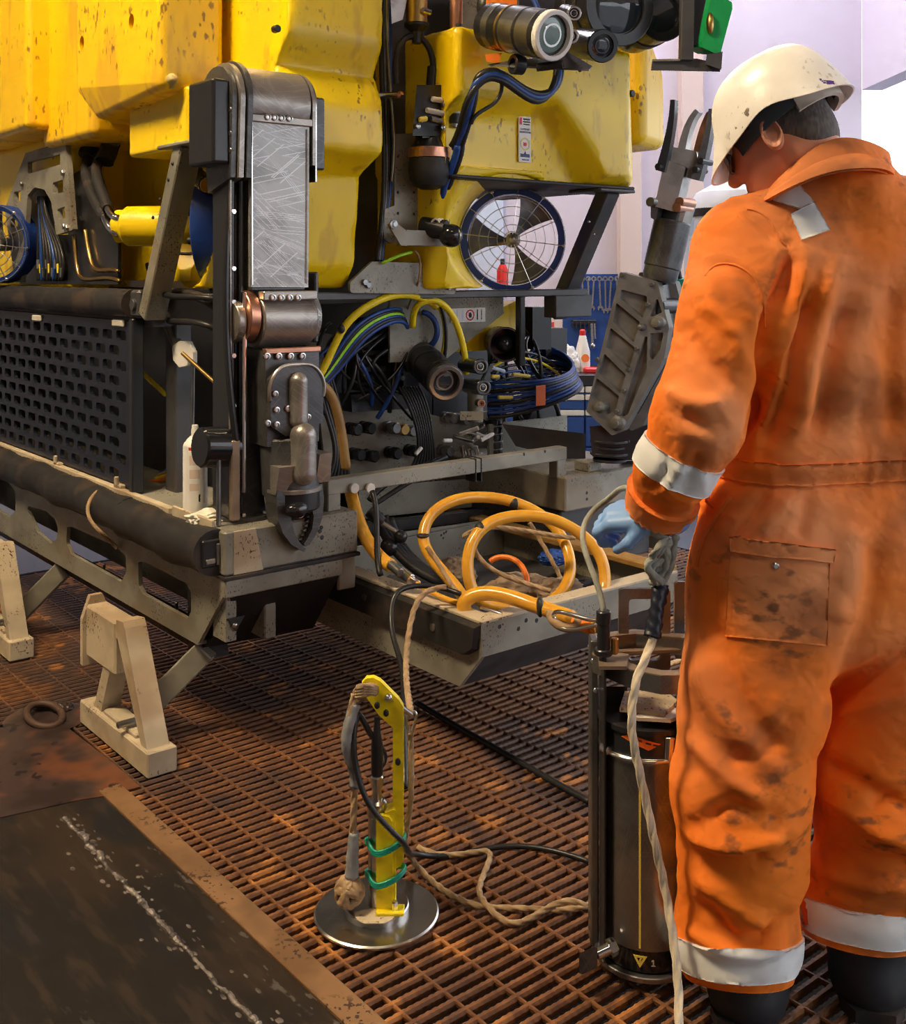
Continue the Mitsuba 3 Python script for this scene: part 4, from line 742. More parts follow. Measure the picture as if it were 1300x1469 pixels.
part(t, 'control_cable', tube([LP(.09) + np.array([0, -.06, -.06]), LP(.10) + np.array([0, -.07, -.09]), LP(.16) + np.array([0, -.06, -.10]), LP(.22) + np.array([0, -.05, -.07])], .005, 8), 'cable_black')
thruster(pa(-8, 350, -.03), (np.array([.8, .6, 0])), .17, .08, 'blue guarded propeller thruster at the left edge behind the arched bracket', True, .2, 1.0)

# ---------------------------------------------------------------- cameras and lamps on the vehicle
def can_camera(label, p0, p1, r, ring, lens, bands=(), name='underwater_camera', body='arm_black', front='glass', cat_='camera', n=40, ri=.74):
    p0, p1 = np.asarray(p0), np.asarray(p1); d = p1 - p0; Lh = np.linalg.norm(d); d = d / Lh; t = thing(name, label, cat_)
    part(t, 'body', lathe(p0, d, [(r * .6, -r * .3), (r * .95, 0), (r, r * .1), (r, Lh * .93), (r * .97, Lh * .95)], n), body, M=None); part(t, 'lens_ring', ringm(p0 + d * Lh * .93, d, r * ri, r * 1.04, Lh * .075, n, .003), ring, 40, M=None)
    part(t, 'lens', lathe(p0 + d * Lh * .94, d, [(r * (ri + .01), 0), (r * ri * .8, r * .06), (r * .3, r * .11), (r * .05, r * .125)], n), front, M=None); part(t, 'inner_ring', ringm(p0 + d * Lh * .955, d, r * .40, r * .50, .004, n, .001), lens, M=None)
    for f, w, m, k in bands: part(t, 'body_band', ringm(p0 + d * Lh * f, d, r * .9, r * k, Lh * w, n, .002), m, 40, M=None)
    return t
can_camera('large cylindrical camera with a bright silver lens ring above the right float', at(704, 37, 3.84), at(796, 51, 3.58), .079, 'white', 'chrome', ((.12, .10, 'steel_dark', 1.02), (.34, .03, 'brass', 1.03), (.40, .22, 'steel_dark', 1.015), (.66, .20, 'steel_dark', 1.015)), front='lens_green', ri=.84)
can_camera('small black camera with a dark domed lens beside the large silver ringed camera', at(832, 62, 4.00), at(865, 66, 3.80), .055, 'gloss_black', 'gloss_black')
can_camera('big black lamp housing at the top edge above the small black camera', at(838, 18, 4.25), at(890, 8, 4.02), .14, 'arm_black', 'arm_black', ((.3, .1, 'rubber', 1.04), (.6, .1, 'rubber', 1.05)), name='underwater_lamp', cat_='lamp')
can_camera('black ribbed lamp housing next to the grey bracket post at the top', at(905, 40, 4.45), at(950, 18, 4.2), .105, 'arm_black', 'arm_black', ((.4, .2, 'rubber', 1.04),), name='underwater_lamp', cat_='lamp')
for i, (x, y) in enumerate(((824, 19), (820, 52))): can_camera(('tiny black camera above the silver ringed camera', 'tiny black camera tucked right of the silver lens ring')[i], at(x - 14, y - 3, 3.80), at(x, y, 3.66), .024, 'steel', 'chrome', front='gloss_black')
k = part(V, 'camera_tray', hull([at(805, 78, 3.72), at(845, 100, 3.62), at(815, 74, 3.74), at(850, 95, 3.64), at(805, 80, 3.72), at(845, 102, 3.62), at(700, 92, 3.80), at(700, 95, 3.80)]), 'steel_dark', False, M=None)
part(V, 'camera_clamp', cat(ringm(at(735, 92, 3.74), (.6, .3, 0), .022, .034, .04, 20)), 'arm_black', M=None); part(V, 'camera_clamp', cyl(at(770, 97, 3.66), at(808, 92, 3.64), .014, 12), 'plastic_black', M=None)
for x, y in ((815, 88), (832, 98)): part(V, 'bolt', cyl(at(x, y, 3.70), at(x, y + 5, 3.70), .006, 8), 'plastic_black', M=None)
part(V, 'orange_block', hull([q for Y in (3.78, 3.88) for q in (at(696, 78, Y), at(720, 76, Y), at(716, 90, Y), at(698, 88, Y))]), 'cable_orange', False, M=None)
part(V, 'orange_block', hull([q for Y in (3.86, 3.96) for q in (at(697, -8, Y), at(742, -8, Y), at(742, 8, Y), at(697, 8, Y))]), 'cable_orange', False, M=None)
# lens camera in front of the valve packs
t = can_camera('black cylindrical lens camera with a chrome rim pointing forward over the front hoop', at(600, 511, 4.30), at(640, 549, 3.98), .066, 'arm_dark', 'chrome', ((.10, .14, 'frame_dark', 1.03), (.36, .10, 'plastic_black', 1.05), (.62, .22, 'plastic_black', 1.03)), body='plastic_black')
p0, p1 = at(600, 511, 4.30), at(640, 549, 3.98); d = (p1 - p0) / np.linalg.norm(p1 - p0); part(t, 'front_rim', ringm(p1 - d * .004, d, .050, .064, .012, 40), 'chrome', 40, M=None)
part(t, 'camera_foot', cyl(at(682, 560, 4.15), at(682, 605, 4.15), .03, 16), 'frame', M=None); part(t, 'camera_foot', hull([q for Y in (4.0, 4.12) for q in (at(660, 590, Y), at(693, 590, Y), at(693, 603, Y), at(660, 603, Y))]), 'frame', False, M=None)
for i, (x, y) in enumerate(((690, 526), (694, 556))): can_camera(('small black camera with a bright ring, upper of the pair right of the lens camera', 'small black camera with a bright ring, lower of the pair right of the lens camera')[i], at(x - 24, y - 3, 4.22), at(x, y, 4.05), .028, 'arm_black', 'white_dirty', front='gloss_black')
can_camera('tiny fitting camera under the pair of small ringed cameras', at(682, 576, 4.2), at(691, 579, 4.05), .014, 'chrome', 'chrome', front='gloss_black')
t = thing('underwater_lamp', 'black bell shaped lamp with a shiny round bulb right of the yellow loop', 'lamp')
p0, p1 = at(712, 488, 4.55), at(736, 499, 4.25); d = (p1 - p0) / np.linalg.norm(p1 - p0)
part(t, 'bell', lathe(p0, d, [(.02, -.04), (.05, 0), (.062, .05), (.070, .18), (.062, .18), (.05, .06)], 36), 'arm_black', M=None); part(t, 'bulb', sph(p0 + d * .15, .034, 3), 'gloss_black', True, M=None)
part(t, 'mount', hull([q for Y in (4.55, 4.62) for q in (at(698, 478, Y), at(716, 482, Y), at(722, 520, Y), at(700, 522, Y))]), 'green_dark', False, M=None)
for k_ in scene: 
    pass
t = thing('underwater_lamp', 'black lamp with a gold front disc beside the slanted grey strut', 'lamp')
p0, p1 = at(278, 244, 3.86), at(303, 271, 3.66); d = (p1 - p0) / np.linalg.norm(p1 - p0)
part(t, 'housing', lathe(p0, d, [(.03, -.06), (.05, -.05), (.058, 0), (.058, .09), (.050, .10), (.034, .13), (.030, .19)], 32), 'plastic_black', M=None); part(t, 'front_disc', lathe(p0 + d * .185, d, [(.027, 0), (.027, .008), (.024, .010)], 24), 'brass', M=None)
for a in np.arange(6): part(t, 'rib', bar(p0 + d * .01 + .058 * np.array([math.cos(a * 1.047), 0, math.sin(a * 1.047)]), p0 + d * .085 + .058 * np.array([math.cos(a * 1.047), 0, math.sin(a * 1.047)]), .012, .01), 'plastic_black', M=None)
# small camera on the bracket
t = thing('underwater_camera', 'small black ball-nosed camera on a grey box bracket left of the guarded thruster', 'camera')
part(t, 'bracket', extr(P2([(579, 330), (634, 332), (634, 353), (579, 352)], 'b', .20), .18, .24, 'b'), 'frame', False, M=RM)
part(t, 'bracket_ear', extr(rnd(P2([(556, 322), (566, 318), (586, 334), (583, 353), (574, 352)], 'b', .175), .004), .17, .18, 'b'), 'frame', False)
part(t, 'bracket_bolt', lathe(pb(564, 322, .17), (0, -1, 0), [(.016, 0), (.016, .006), (.008, .008), (.008, .012)], 14), 'steel_dark')
part(t, 'body', tr(cyl(pb(605, 325, .22), pb(640, 330, .14), .036, 24)), 'plastic_black', M=None); part(t, 'nose', tr(sph(pb(647, 338, .12), .042, 3)), 'gloss_black', True, M=None); part(t, 'nose_ring', tr(ringm(pb(655, 338, .10), (1, -.3, 0), .020, .028, .006, 20)), 'steel', M=None)
for i in range(3): part(t, 'wire', tr(tube([pb(618 + i * 4, 322, .17), pb(625 + i * 4, 314, .15), pb(632 + i * 3, 322, .14)], .004, 8)), 'white_dirty', M=None)
# sonar head and the tube beside it
t = thing('sonar_head', 'black domed sonar head with a copper band hanging in the centre gap', 'sonar')
c = pb(616, 232, .20); part(t, 'dome', lathe(c, (0, 0, -1), [(.072, -.01), (.073, .03), (.070, .06), (.055, .085), (.03, .098), (.005, .10)], 40), 'rubber'); part(t, 'copper_band', lathe(c + [0, 0, .012], (0, 0, 1), [(.074, 0), (.075, .002), (.075, .034), (.074, .036)], 40), 'copper')
part(t, 'neck', lathe(c + [0, 0, .048], (0, 0, 1), [(.066, 0), (.05, .03), (.048, .07)], 32), 'arm_black'); part(t, 'motor_body', hull([q for b in (.15, .27) for q in (pb(592, 195, b), pb(640, 195, b), pb(638, 122, b), pb(598, 122, b))]), 'plastic_black', False)
for x0, y0, x1, y1, m in ((620, 142, 634, 144, 'white_dirty'), (612, 158, 636, 163, 'white_dirty'), (602, 172, 612, 170, 'ink_yellow'), (618, 170, 634, 174, 'steel')): part(t, 'connector', cyl(pb(x0, y0, .14), pb(x1, y1, .14), .010, 10), m)
for x, y in ((598, 181), (634, 183), (636, 150)): part(t, 'cap_screw', lathe(pb(x, y, .14), (0, -1, 0), [(.010, 0), (.010, .01), (.005, .012)], 10), 'steel')
part(t, 'hinge_block', hull([q for b in (.16, .25) for q in (pb(606, 198, b), pb(634, 198, b), pb(634, 178, b), pb(606, 178, b))]), 'arm_black', False)
part(t, 'cable', tube([pb(620, 122, .2), pb(622, 100, .19), pb(616, 70, .19), pb(600, 52, .2), pb(582, 55, .21), pb(570, 75, .22), pb(569, 120, .23)], .011, 10), 'cable_black'); part(t, 'cable_boot', cyl(pb(619, 124, .2), pb(621, 95, .195), .019, 14), 'plastic_black')
t = thing('probe_tube', 'slim copper and grey tube with a black lower end right of the sonar head', 'tube')
part(t, 'tube', cyl(pb(655, -12, .16), pb(654, 92, .16), .0235, 24), 'copper'); part(t, 'label_sleeve', cyl(pb(655, 35, .16), pb(654, 90, .16), .0245, 24), 'steel_dark'); part(t, 'chrome_collar', cyl(pb(654, 91, .16), pb(653, 111, .16), .023, 24), 'chrome'); part(t, 'cap', cat(cyl(pb(653, 111, .16), pb(653, 126, .16), .026, 24), cyl(pb(653, 126, .16), pb(652, 132, .16), .034, 24)), 'plastic_black')
part(t, 'lower_body', cyl(pb(653, 132, .16), pb(652, 178, .16), .025, 24), 'plastic_black'); part(t, 'white_mark', cyl(pb(652, 156, .16), pb(652, 164, .16), .0258, 24), 'white_dirty'); part(t, 'end_ring', cyl(pb(652, 177, .16), pb(652, 184, .16), .021, 24), 'steel_dark')
t = thing('hanging_valve', 'brass bodied valve with a black cap hanging at the top of the centre gap', 'valve')
part(t, 'body', cyl(pb(598, -12, .2), pb(598, 36, .2), .038, 24), 'brass'); part(t, 'cap', lathe(pb(598, 34, .2), (0, 0, -1), [(.044, 0), (.044, .01), (.02, .03), (.016, .07)], 24), 'plastic_black'); part(t, 'silver_block', hull([q for b in (.2, .26) for q in (pb(560, -10, b), pb(586, -10, b), pb(578, 28, b), pb(562, 34, b))]), 'steel', False)
part(t, 'pipe_fitting', cyl(pb(606, 14, .15), pb(618, 18, .15), .010, 10), 'chrome')
part(V, 'link_rod', cyl(pb(541, 137, .22), pb(572, 136, .24), .010, 12), 'steel'); part(V, 'link_nut', cat(bolts([pb(572, 136, .22)], (1, 0, 0), .014, .014)), 'copper', False)
# green lamp on the corner bracket
t = thing('bracket_lamp', 'black lamp with a green front frame on the grey corner bracket at the top right', 'lamp')
YG = 4.0
def wh(pts, Y0, Y1): return hull([at(x, y, Y) for Y in (Y0, Y1) for x, y in pts])
part(t, 'housing', wh([(996, -4), (1012, -4), (1018, 66), (994, 64)], YG, YG + .22), 'panel_blue_black', False, M=None)
gp = [at(1022, -12, YG - .02), at(1050, 3, YG - .02), at(1051, 12, YG - .02), at(1033, 80, YG - .02), at(1008, 68, YG - .02), at(1007, 60, YG - .02)]
part(t, 'green_frame', hull(gp + [p + np.array([-.06, .08, 0]) + .2 * (np.mean(gp, 0) - p) for p in gp]), 'green_lamp', False, M=None); part(t, 'bulb', ell(at(1019, 34, YG - .025), (.014, .02, .040), 3), 'brass', True, M=None)
br = lambda x0, y0, x1, y1, w, Y0=YG, Y1=YG: bar(at(x0, y0, Y0), at(x1, y1, Y1), w, w, (0, 1, 0))
part(t, 'bracket_post', br(986, -10, 984, 88, .046), 'frame_dark', False, M=None); part(t, 'bracket_arm', wh([(936, 86), (1000, 84), (1035, 92), (1033, 103), (934, 101)], YG - .0, YG + .06), 'frame_dark', False, M=None); part(t, 'bracket_end', wh([(1014, 78), (1037, 74), (1035, 100), (1012, 92)], YG - .04, YG - .0), 'frame_dark', False, M=None)
part(t, 'bracket_edge', wh([(936, 85), (986, 84), (986, 87), (936, 88)], YG - .01, YG + .06), 'frame', False, M=None)

# ---------------------------------------------------------------- sliding tool tray with its contents
t = TR_ = thing('tool_tray', 'grey open tool tray pulled out between the skids with a black rubber side strip', 'tray')
ta1 = 1.345; sp_ = Polygon([(-.555, .442), (.60, .442), (.60, .24), (-.46, .238), (-.555, .345)])
part(t, 'side_wall', extr(sp_, .500, .514, 'a'), 'frame', False); part(t, 'side_wall', extr(sp_, ta1 - .014, ta1, 'a'), 'frame', False)
part(t, 'side_cap', bx(.498, .560, -.553, .30, .438, .447, .002), 'stand', False); part(t, 'side_cap', bx(ta1 - .07, ta1 + .002, -.553, .60, .440, .462, .004), 'strap_brown', False)
part(t, 'front_wall', bx(.500, ta1, -.557, -.543, .345, .440, .002), 'frame'); part(t, 'front_cap', bx(.500, ta1, -.557, -.50, .436, .446, .002), 'stand')
part(t, 'nose_plate', hull([(.514, -.553, .345), (1.33, -.553, .345), (.514, -.462, .240), (1.33, -.462, .240), (.514, -.545, .35), (1.33, -.545, .35), (.514, -.455, .246), (1.33, -.455, .246)]), 'frame_dark', False)
part(t, 'tray_floor', bx(.514, ta1 - .014, -.543, .60, .335, .345), 'frame_dark'); part(t, 'under_floor', bx(.514, ta1 - .014, -.46, .60, .238, .246), 'frame_dark')
part(t, 'rubber_strip', hull([(.478, -.54, .372), (.478, -.50, .345), (.478, .19, .345), (.478, .19, .430), (.478, -.55, .430), (.500, -.545, .365), (.500, -.50, .338), (.500, .19, .338), (.500, .19, .437), (.500, -.555, .437)]), 'rubber', False)
for x, y in ((523, 857), (621, 900)): q = pa(x, y, .478); part(t, 'strip_bolt', lathe(q, (-1, 0, 0), [(.012, 0), (.012, .003), (.006, .004)], 16), 'steel')
for x, y in ((717, 899), (744, 902), (755, 890), (770, 890)): q = pb(x, y, -.557); part(t, 'bolt_hole', cyl(q + [0, .004, 0], q - [0, .001, 0], .0075, 12), 'ink_black')
part(t, 'rear_wall', bx(.514, ta1 - .014, .28, .292, .30, .47, .002), 'frame')
for x, y in ((637, 765), (633, 768), (640, 763), (636, 772)): q = pb(x, y, .28); part(t, 'bolt_hole', cyl(q + [0, .004, 0], q - [0, .001, 0], .006, 10), 'ink_black')
part(t, 'slide_foot', bx(1.28, 1.33, .1, .17, .16, .24), 'frame')
def tz(x, y, z): return R(*pz(x, y, z))
# ties: loose soft things in the tray
def lump(c, r, seed, k=.5, n=4):
    m = trimesh.creation.icosphere(n, 1.0); v = m.vertices; f = 1 + k * (meshkit.fbm(v * 2.2 + seed * 7.1, 4, seed) - .5) + .25 * (1 - np.abs(2 * meshkit.fbm(v * 3.1 + seed, 3, seed + 3) - 1) * 2); m.vertices = v * f[:, None] * np.asarray(r); m.apply_translation(c); return m
for i, (x, y, rr, mt, lb) in enumerate(((745, 838, (.11, .08, .05), 'rag', 'crumpled brown rag in the middle of the tool tray'), (800, 842, (.10, .08, .045), 'rag', 'crumpled grey brown rag at the right of the tray, under the hose loops'), (650, 812, (.07, .06, .05), 'rag', 'dark crumpled rag behind the left hose loop in the tray'), (850, 840, (.09, .07, .035), 'rubber', 'black crumpled cloth at the right wall of the tray'))):
    solo('rag', tr(lump(pz(x, y + 12, .37), rr, i + 2)), mt, lb, 'rag', smooth=True, M=None)
solo('blue_rag', tr(lump(pz(795, 800, .42), (.05, .04, .022), 9)), 'cable_blue', 'small blue rag at the back of the tool tray', 'rag', smooth=True, M=None)
def wtube(name, pts, r, mt, label, cat_, n=14, group=None, step=.012): return solo(name, tube([at(*p) for p in pts], r, n, step), mt, label, cat_, group, True, M=None)
HP1 = [(668, 868, 3.42), (655, 843, 3.45), (628, 812, 3.5), (608, 775, 3.55), (618, 740, 3.6), (655, 717, 3.65), (705, 714, 3.7), (748, 724, 3.7), (792, 752, 3.68), (816, 795, 3.62), (812, 840, 3.52), (780, 868, 3.45), (735, 872, 3.4), (690, 862, 3.37), (672, 825, 3.37), (676, 782, 3.40), (700, 752, 3.44), (745, 740, 3.48), (795, 746, 3.5), (838, 770, 3.5), (862, 800, 3.48), (868, 832, 3.45), (866, 848, 3.43)]
k = wtube('amber_hose', HP1, .0185, 'amber', 'coil of translucent amber hose standing in two loops in the tool tray', 'hose', 18)
for i, (x, y, Y) in enumerate(((738, 722, 3.7), (607, 768, 3.55), (690, 758, 3.43), (850, 784, 3.5))): part(k, 'cable_tie', ell(at(x, y, Y), (.0205, .0205, .008 if i % 2 else .02), 2), 'ink_black', True, M=None)
k = wtube('amber_hose', [(668, 878, 3.2), (668, 862, 3.2), (688, 852, 3.2), (722, 854, 3.18), (760, 866, 3.14), (795, 878, 3.08), (820, 886, 3.02)], .021, 'amber', 'thick amber hose end running along the tray front edge to the shackle', 'hose', 18)
part(k, 'cable_tie', ell(at(775, 871, 3.11), (.012, .024, .028), 2), 'ink_black', True, M=None)
part(k, 'spring_sleeve', sweep(spline([at(826, 892, 2.98), at(850, 900, 2.92)], .003), .017, 14), 'cable_orange', True, M=None); sc_ = spline([at(824, 891, 2.98), at(853, 901, 2.92)]); 
cc_ = np.linspace(0, 1, 120)[:, None] * (at(853, 901, 2.92) - at(826, 892, 2.98)) + at(826, 892, 2.98); th = np.linspace(0, 22 * np.pi, 120); cc_ = cc_ + .019 * np.c_[0 * th, np.cos(th), np.sin(th)]
part(k, 'spring', sweep(cc_, .0028, 6), 'amber', True, M=None)
k = wtube('amber_hose', [(500, 690, 3.62), (508, 725, 3.58), (522, 765, 3.52), (543, 797, 3.45), (562, 812, 3.4)], .021, 'amber', 'amber hose dropping from the front hoop to a fitting on the tray edge', 'hose')
for x0, y0, x1, y1, r_, m in ((560, 810, 575, 822, .014, 'steel_dark'), (574, 820, 590, 832, .017, 'chrome'), (588, 830, 600, 838, .011, 'chrome')): part(k, 'hose_fitting', cyl(at(x0, y0, 3.38), at(x1, y1, 3.34), r_, 14), m, M=None)
part(k, 'hose_tail', tube([at(598, 837, 3.34), at(620, 850, 3.3), at(648, 862, 3.25), at(668, 866, 3.22)], .008, 10), 'amber', True, M=None)
wtube('orange_tube', [(703, 806, 3.62), (718, 799, 3.62), (738, 803, 3.6), (752, 818, 3.56), (757, 838, 3.52)], .009, 'cable_orange', 'short bright orange tube arching over the rags in the tray', 'tube')
for i, p in enumerate(([(665, 770, 3.5), (690, 758, 3.5), (730, 758, 3.55), (775, 765, 3.6), (825, 772, 3.62)], [(680, 785, 3.4), (700, 812, 3.4), (740, 832, 3.4), (790, 848, 3.38)], [(760, 750, 3.7), (775, 775, 3.7), (795, 810, 3.66), (808, 838, 3.62)], [(612, 785, 3.5), (630, 810, 3.48), (652, 845, 3.42), (672, 862, 3.35)])):
    solo('tan_rope', rope([at(*q) for q in p], .0075, .04, 12, .008), 'rope_tan', ('tan rope stretched level behind the front hose loop', 'tan rope slanting across the rags to the tray front edge', 'tan rope hanging steeply inside the rear hose loop', 'tan rope beside the left side of the rear hose loop')[i], 'rope', None, True, M=None)
for i in range(4): wtube('black_hose', [(535 + i * 8, 735 + i * 3, 3.75), (560 + i * 8, 780 + i * 4, 3.68), (590 + i * 9, 812 + i * 3, 3.6), (640 + i * 5, 838, 3.55)], .015, 'rubber', f'black hose at the back left of the tool tray, {ORD[i]} from the left', 'hose', 12, 'black hoses at the back of the tray')
k = thing('release_lever', 'short polished rod with black clevis ends at the back left of the tray', 'lever'); part(k, 'rod', cyl(at(545, 748, 3.7), at(572, 765, 3.68), .008, 12), 'chrome', M=None); part(k, 'clevis', cyl(at(530, 732, 3.7), at(548, 750, 3.7), .022, 14), 'arm_black', M=None); part(k, 'clevis', cat(sph(at(558, 785, 3.66), .03, 2), sph(at(575, 770, 3.66), .022, 2)), 'arm_black', M=None)
k = thing('bow_shackle', 'steel shackle and thimble joining the amber hose to the canister frame', 'shackle')
part(k, 'bow', tube([at(794, 884, 2.98), at(800, 878, 2.96), at(828, 884, 2.92), at(860, 890, 2.88)], .006, 10), 'chrome', True, M=None); part(k, 'bow', tube([at(794, 884, 2.98), at(803, 900, 2.96), at(830, 902, 2.92), at(858, 896, 2.88)], .006, 10), 'chrome', True, M=None)
part(k, 'thimble', sweep(spline([at(790, 878, 3.0), at(800, 896, 2.97), at(822, 900, 2.95), at(830, 888, 2.95)], .006), .012, 12), 'rope_tan', True, M=None)
wtube('bolt_rod', [(690, 872, 3.2), (719, 881, 3.16)], .0075, 'chrome', 'loose polished rod lying in the front left corner of the tray', 'rod')
# lines hanging over the tray edge
wtube('black_cable', [(534, 705, 3.5), (540, 740, 3.46), (541, 790, 3.42), (546, 825, 3.38)], .009, 'cable_black', 'black cable hanging straight from the front hoop onto the tray', 'cable')
wtube('black_cable', [(660, 852, 3.2), (625, 842, 3.22), (592, 841, 3.2), (568, 853, 3.16), (561, 885, 3.12), (566, 920, 3.05), (576, 955, 2.95), (579, 1000, 2.8), (580, 1060, 2.62), (581, 1130, 2.5)], .0075, 'cable_black', 'black cable draped over the tray edge and down behind the yellow handle', 'cable')
solo('tan_rope', rope([at(*q) for q in ((640, 842, 3.2), (615, 848, 3.17), (600, 862, 3.13), (590, 890, 3.08), (584, 930, 3.0), (583, 968, 2.85), (586, 1000, 2.65), (590, 1022, 2.5))], .008, .04, 12, .008), 'rope_tan', 'tan rope hanging over the black rubber strip of the tray', 'rope', None, True, M=None)

# ---------------------------------------------------------------- things on the left block
p = pz(280, 733, .668); k = thing('spray_can', 'white spray can with a small nozzle standing on the left skid block', 'spray can')
part(k, 'can', lathe(p, (0, 0, 1), [(.034, 0), (.038, .003), (.038, .205), (.034, .215), (.020, .232), (.016, .236)], 32), 'white'); part(k, 'nozzle', lathe(p + [0, 0, .235], (0, 0, 1), [(.013, 0), (.012, .02), (.009, .036)], 16), 'white')
for z, hgt, a0_, a1_, m_ in ((.196, .009, -2.55, -1.75, 'red'), (.150, .030, -2.5, -1.75, 'print_pale'), (.108, .028, -2.5, -1.65, 'print_pale'), (.070, .022, -2.5, -1.7, 'print_pale'), (.036, .022, -1.75, -1.6, 'ink_black'), (.030, .14, -1.35, -1.1, 'print_pale')):
    aa = np.linspace(a0_, a1_, 12); vv = [(p[0] + .0386 * math.cos(a), p[1] + .0386 * math.sin(a), p[2] + z + q) for a in aa for q in (0, hgt)]; ff = [f for j in range(11) for f in ((2 * j, 2 * j + 2, 2 * j + 3), (2 * j, 2 * j + 3, 2 * j + 1))]; part(k, 'printed_mark', trimesh.Trimesh(vv, ff, process=False), m_, False)
solo('paper_towel', tr(lump(pz(303, 742, .672), (.065, .045, .020), 21, .8)), 'cloth_white', 'crumpled white paper towel beside the spray can', 'towel', smooth=True, M=None)

# ---------------------------------------------------------------- stands under the vehicle
def stand(db, label):
    k = thing('support_stand', label, 'stand', 'cream steel stands under the skid'); q = lambda a, b, z: (a, b + db, z)
    part(k, 'base_bar', bx(-.215, -.125, .045 + db, .555 + db, .0, .072, .004), 'stand', 20)
    part(k, 'leg', hull([q(a, b, z) for a in (-.205, -.138) for b, z in ((.068, .07), (.108, .07), (.226, .375), (.24, .392), (.29, .385), (.285, .34))]), 'stand', False); part(k, 'leg', hull([q(a, b, z) for a in (-.20, -.14) for b, z in ((.42, .07), (.475, .07), (.285, .35), (.335, .35))]), 'stand', False)
    part(k, 'gusset', bx(-.20, -.14, .16 + db, .40 + db, .07, .085), 'stand', 20)
    part(k, 'saddle', bx(-.205, -.135, .30 + db, .53 + db, .215, .375, .006), 'stand', 20); part(k, 'saddle_plate', hull([q(a, b, z) for a in (-.215, -.120) for b in (.53, .55) for z in (.185, .33)] + [q(a, b, .40) for a in (-.19, -.150) for b in (.53, .55)]), 'stand', False)
    part(k, 'brace', bar(q(-.13, .36, .03), q(.045, .20, .27), .055, .07, (0, 0, 1), .004), 'frame', 20); part(k, 'cross_bolt', cyl(q(-.13, .22, .10), q(-.23, .22, .10), .010, 10), 'steel_dark')
    return k
stand(0, 'cream steel trestle stand under the near corner of the skid'); stand(1.20, 'cream steel trestle stand cut off by the left photo edge')
# lashing ring in the deck
k = thing('lashing_ring', 'rusty lashing ring lying in the wet deck plate', 'ring'); c = L_ = pz(64, 1032, 0.0)
part(k, 'ring', sweep(np.array([c + [.05 * math.cos(a), .075 * math.sin(a), .014 + .012 * math.sin(a)] for a in np.linspace(0, 2 * math.pi, 40)]), .011, 10), 'rust', True)
part(k, 'boss', lump(c + [.075, .045, .0], (.028, .028, .022), 31, .3, 3), 'plate_rust', True); part(k, 'boss', lump(c + [.03, .10, .0], (.03, .022, .02), 33, .3, 3), 'plate_rust', True); part(k, 'recess', lathe(c + [.01, .01, -.004], (0, 0, 1), [(.13, 0), (.13, .003), (.115, .006), (.10, .0045)], 32), 'plate_rust')

# ---------------------------------------------------------------- disc foot probe with yellow handle
k = thing('disc_probe', 'steel tube probe on a round disc foot with a yellow carrying handle', 'probe'); dc = np.array([-.169, 2.449, .0]); ly = 2.44
part(k, 'disc', lathe(dc + [0, 0, .001], (0, 0, 1), [(.132, 0), (.138, .003), (.138, .007), (.134, .010)], 64), 'steel', M=None)
part(k, 'hub_plate', lathe(dc + [0, 0, .010], (0, 0, 1), [(.072, 0), (.072, .013), (.069, .016)], 48), 'steel', M=None); part(k, 'wax_patch', extr(Point(-.169, 2.41).buffer(.045).intersection(Polygon([(-.23, 2.37), (-.11, 2.37), (-.10, 2.42), (-.15, 2.405), (-.17, 2.43), (-.22, 2.41)])), .0255, .0272, 'z'), 'stand', False, M=None)
tb = at(541, 1300, ly + .005); tb[2] = .026; tz_ = lambda y: CZ - (y - HY) / F * tb[1]
part(k, 'tube', lathe(tb, (0, 0, 1), [(.0195, 0), (.0195, tz_(1170) - .026), (.022, tz_(1168) - .026), (.022, tz_(1150) - .026), (.016, tz_(1146) - .026)], 32), 'steel', M=None)
part(k, 'neck', lathe([tb[0], tb[1], tz_(1147)], (0, 0, 1), [(.012, 0), (.010, .02), (.014, .035), (.014, .05), (.010, .055)], 24), 'chrome', M=None); part(k, 'connector', lathe([tb[0], tb[1], tz_(1113)], (0, 0, 1), [(.011, 0), (.013, .005), (.013, .07), (.008, .095), (.006, .13)], 20), 'plastic_black', M=None)
hp_ = lambda pts: Polygon([(p[0], p[2]) for p in (at(x, y, ly) for x, y in pts)])
def yplate(pts, t0, t1, r=.003): return extr(rnd(hp_(pts), r), ly + t0, ly + t1, 'b')
part(k, 'handle', yplate([(519, 990), (519, 979), (526, 971), (536, 970), (546, 975), (572, 1001), (579, 1012), (579, 1232), (575, 1240), (567, 1243), (562, 1238), (562, 1180), (564, 1176), (564, 1042), (543, 1022), (530, 1003)], -.010, .010, .004), 'paint_yellow', 20, M=None)
part(k, 'bracket', yplate([(541, 1164), (548, 1160), (560, 1163), (564, 1170), (564, 1322), (541, 1313)], -.030, -.018, .003), 'paint_yellow', 20, M=None); part(k, 'bracket', yplate([(552, 1160), (568, 1155), (568, 1322), (552, 1322)], -.020, .02, .003), 'paint_yellow', 20, M=None)
fz = .028; part(k, 'bracket_foot', cbox((at(541, 1318, ly)[0], ly - .045, fz - .002), (at(581, 1318, ly)[0], ly - .008, fz + .006), .002), 'paint_yellow', 20, M=None); part(k, 'foot_bolt', cat(bolts([at(566, 1305, ly - .05) * [1, 1, 0] + [0, .02, fz + .006]], (0, 0, 1), .007, .018)), 'chrome', False, M=None)
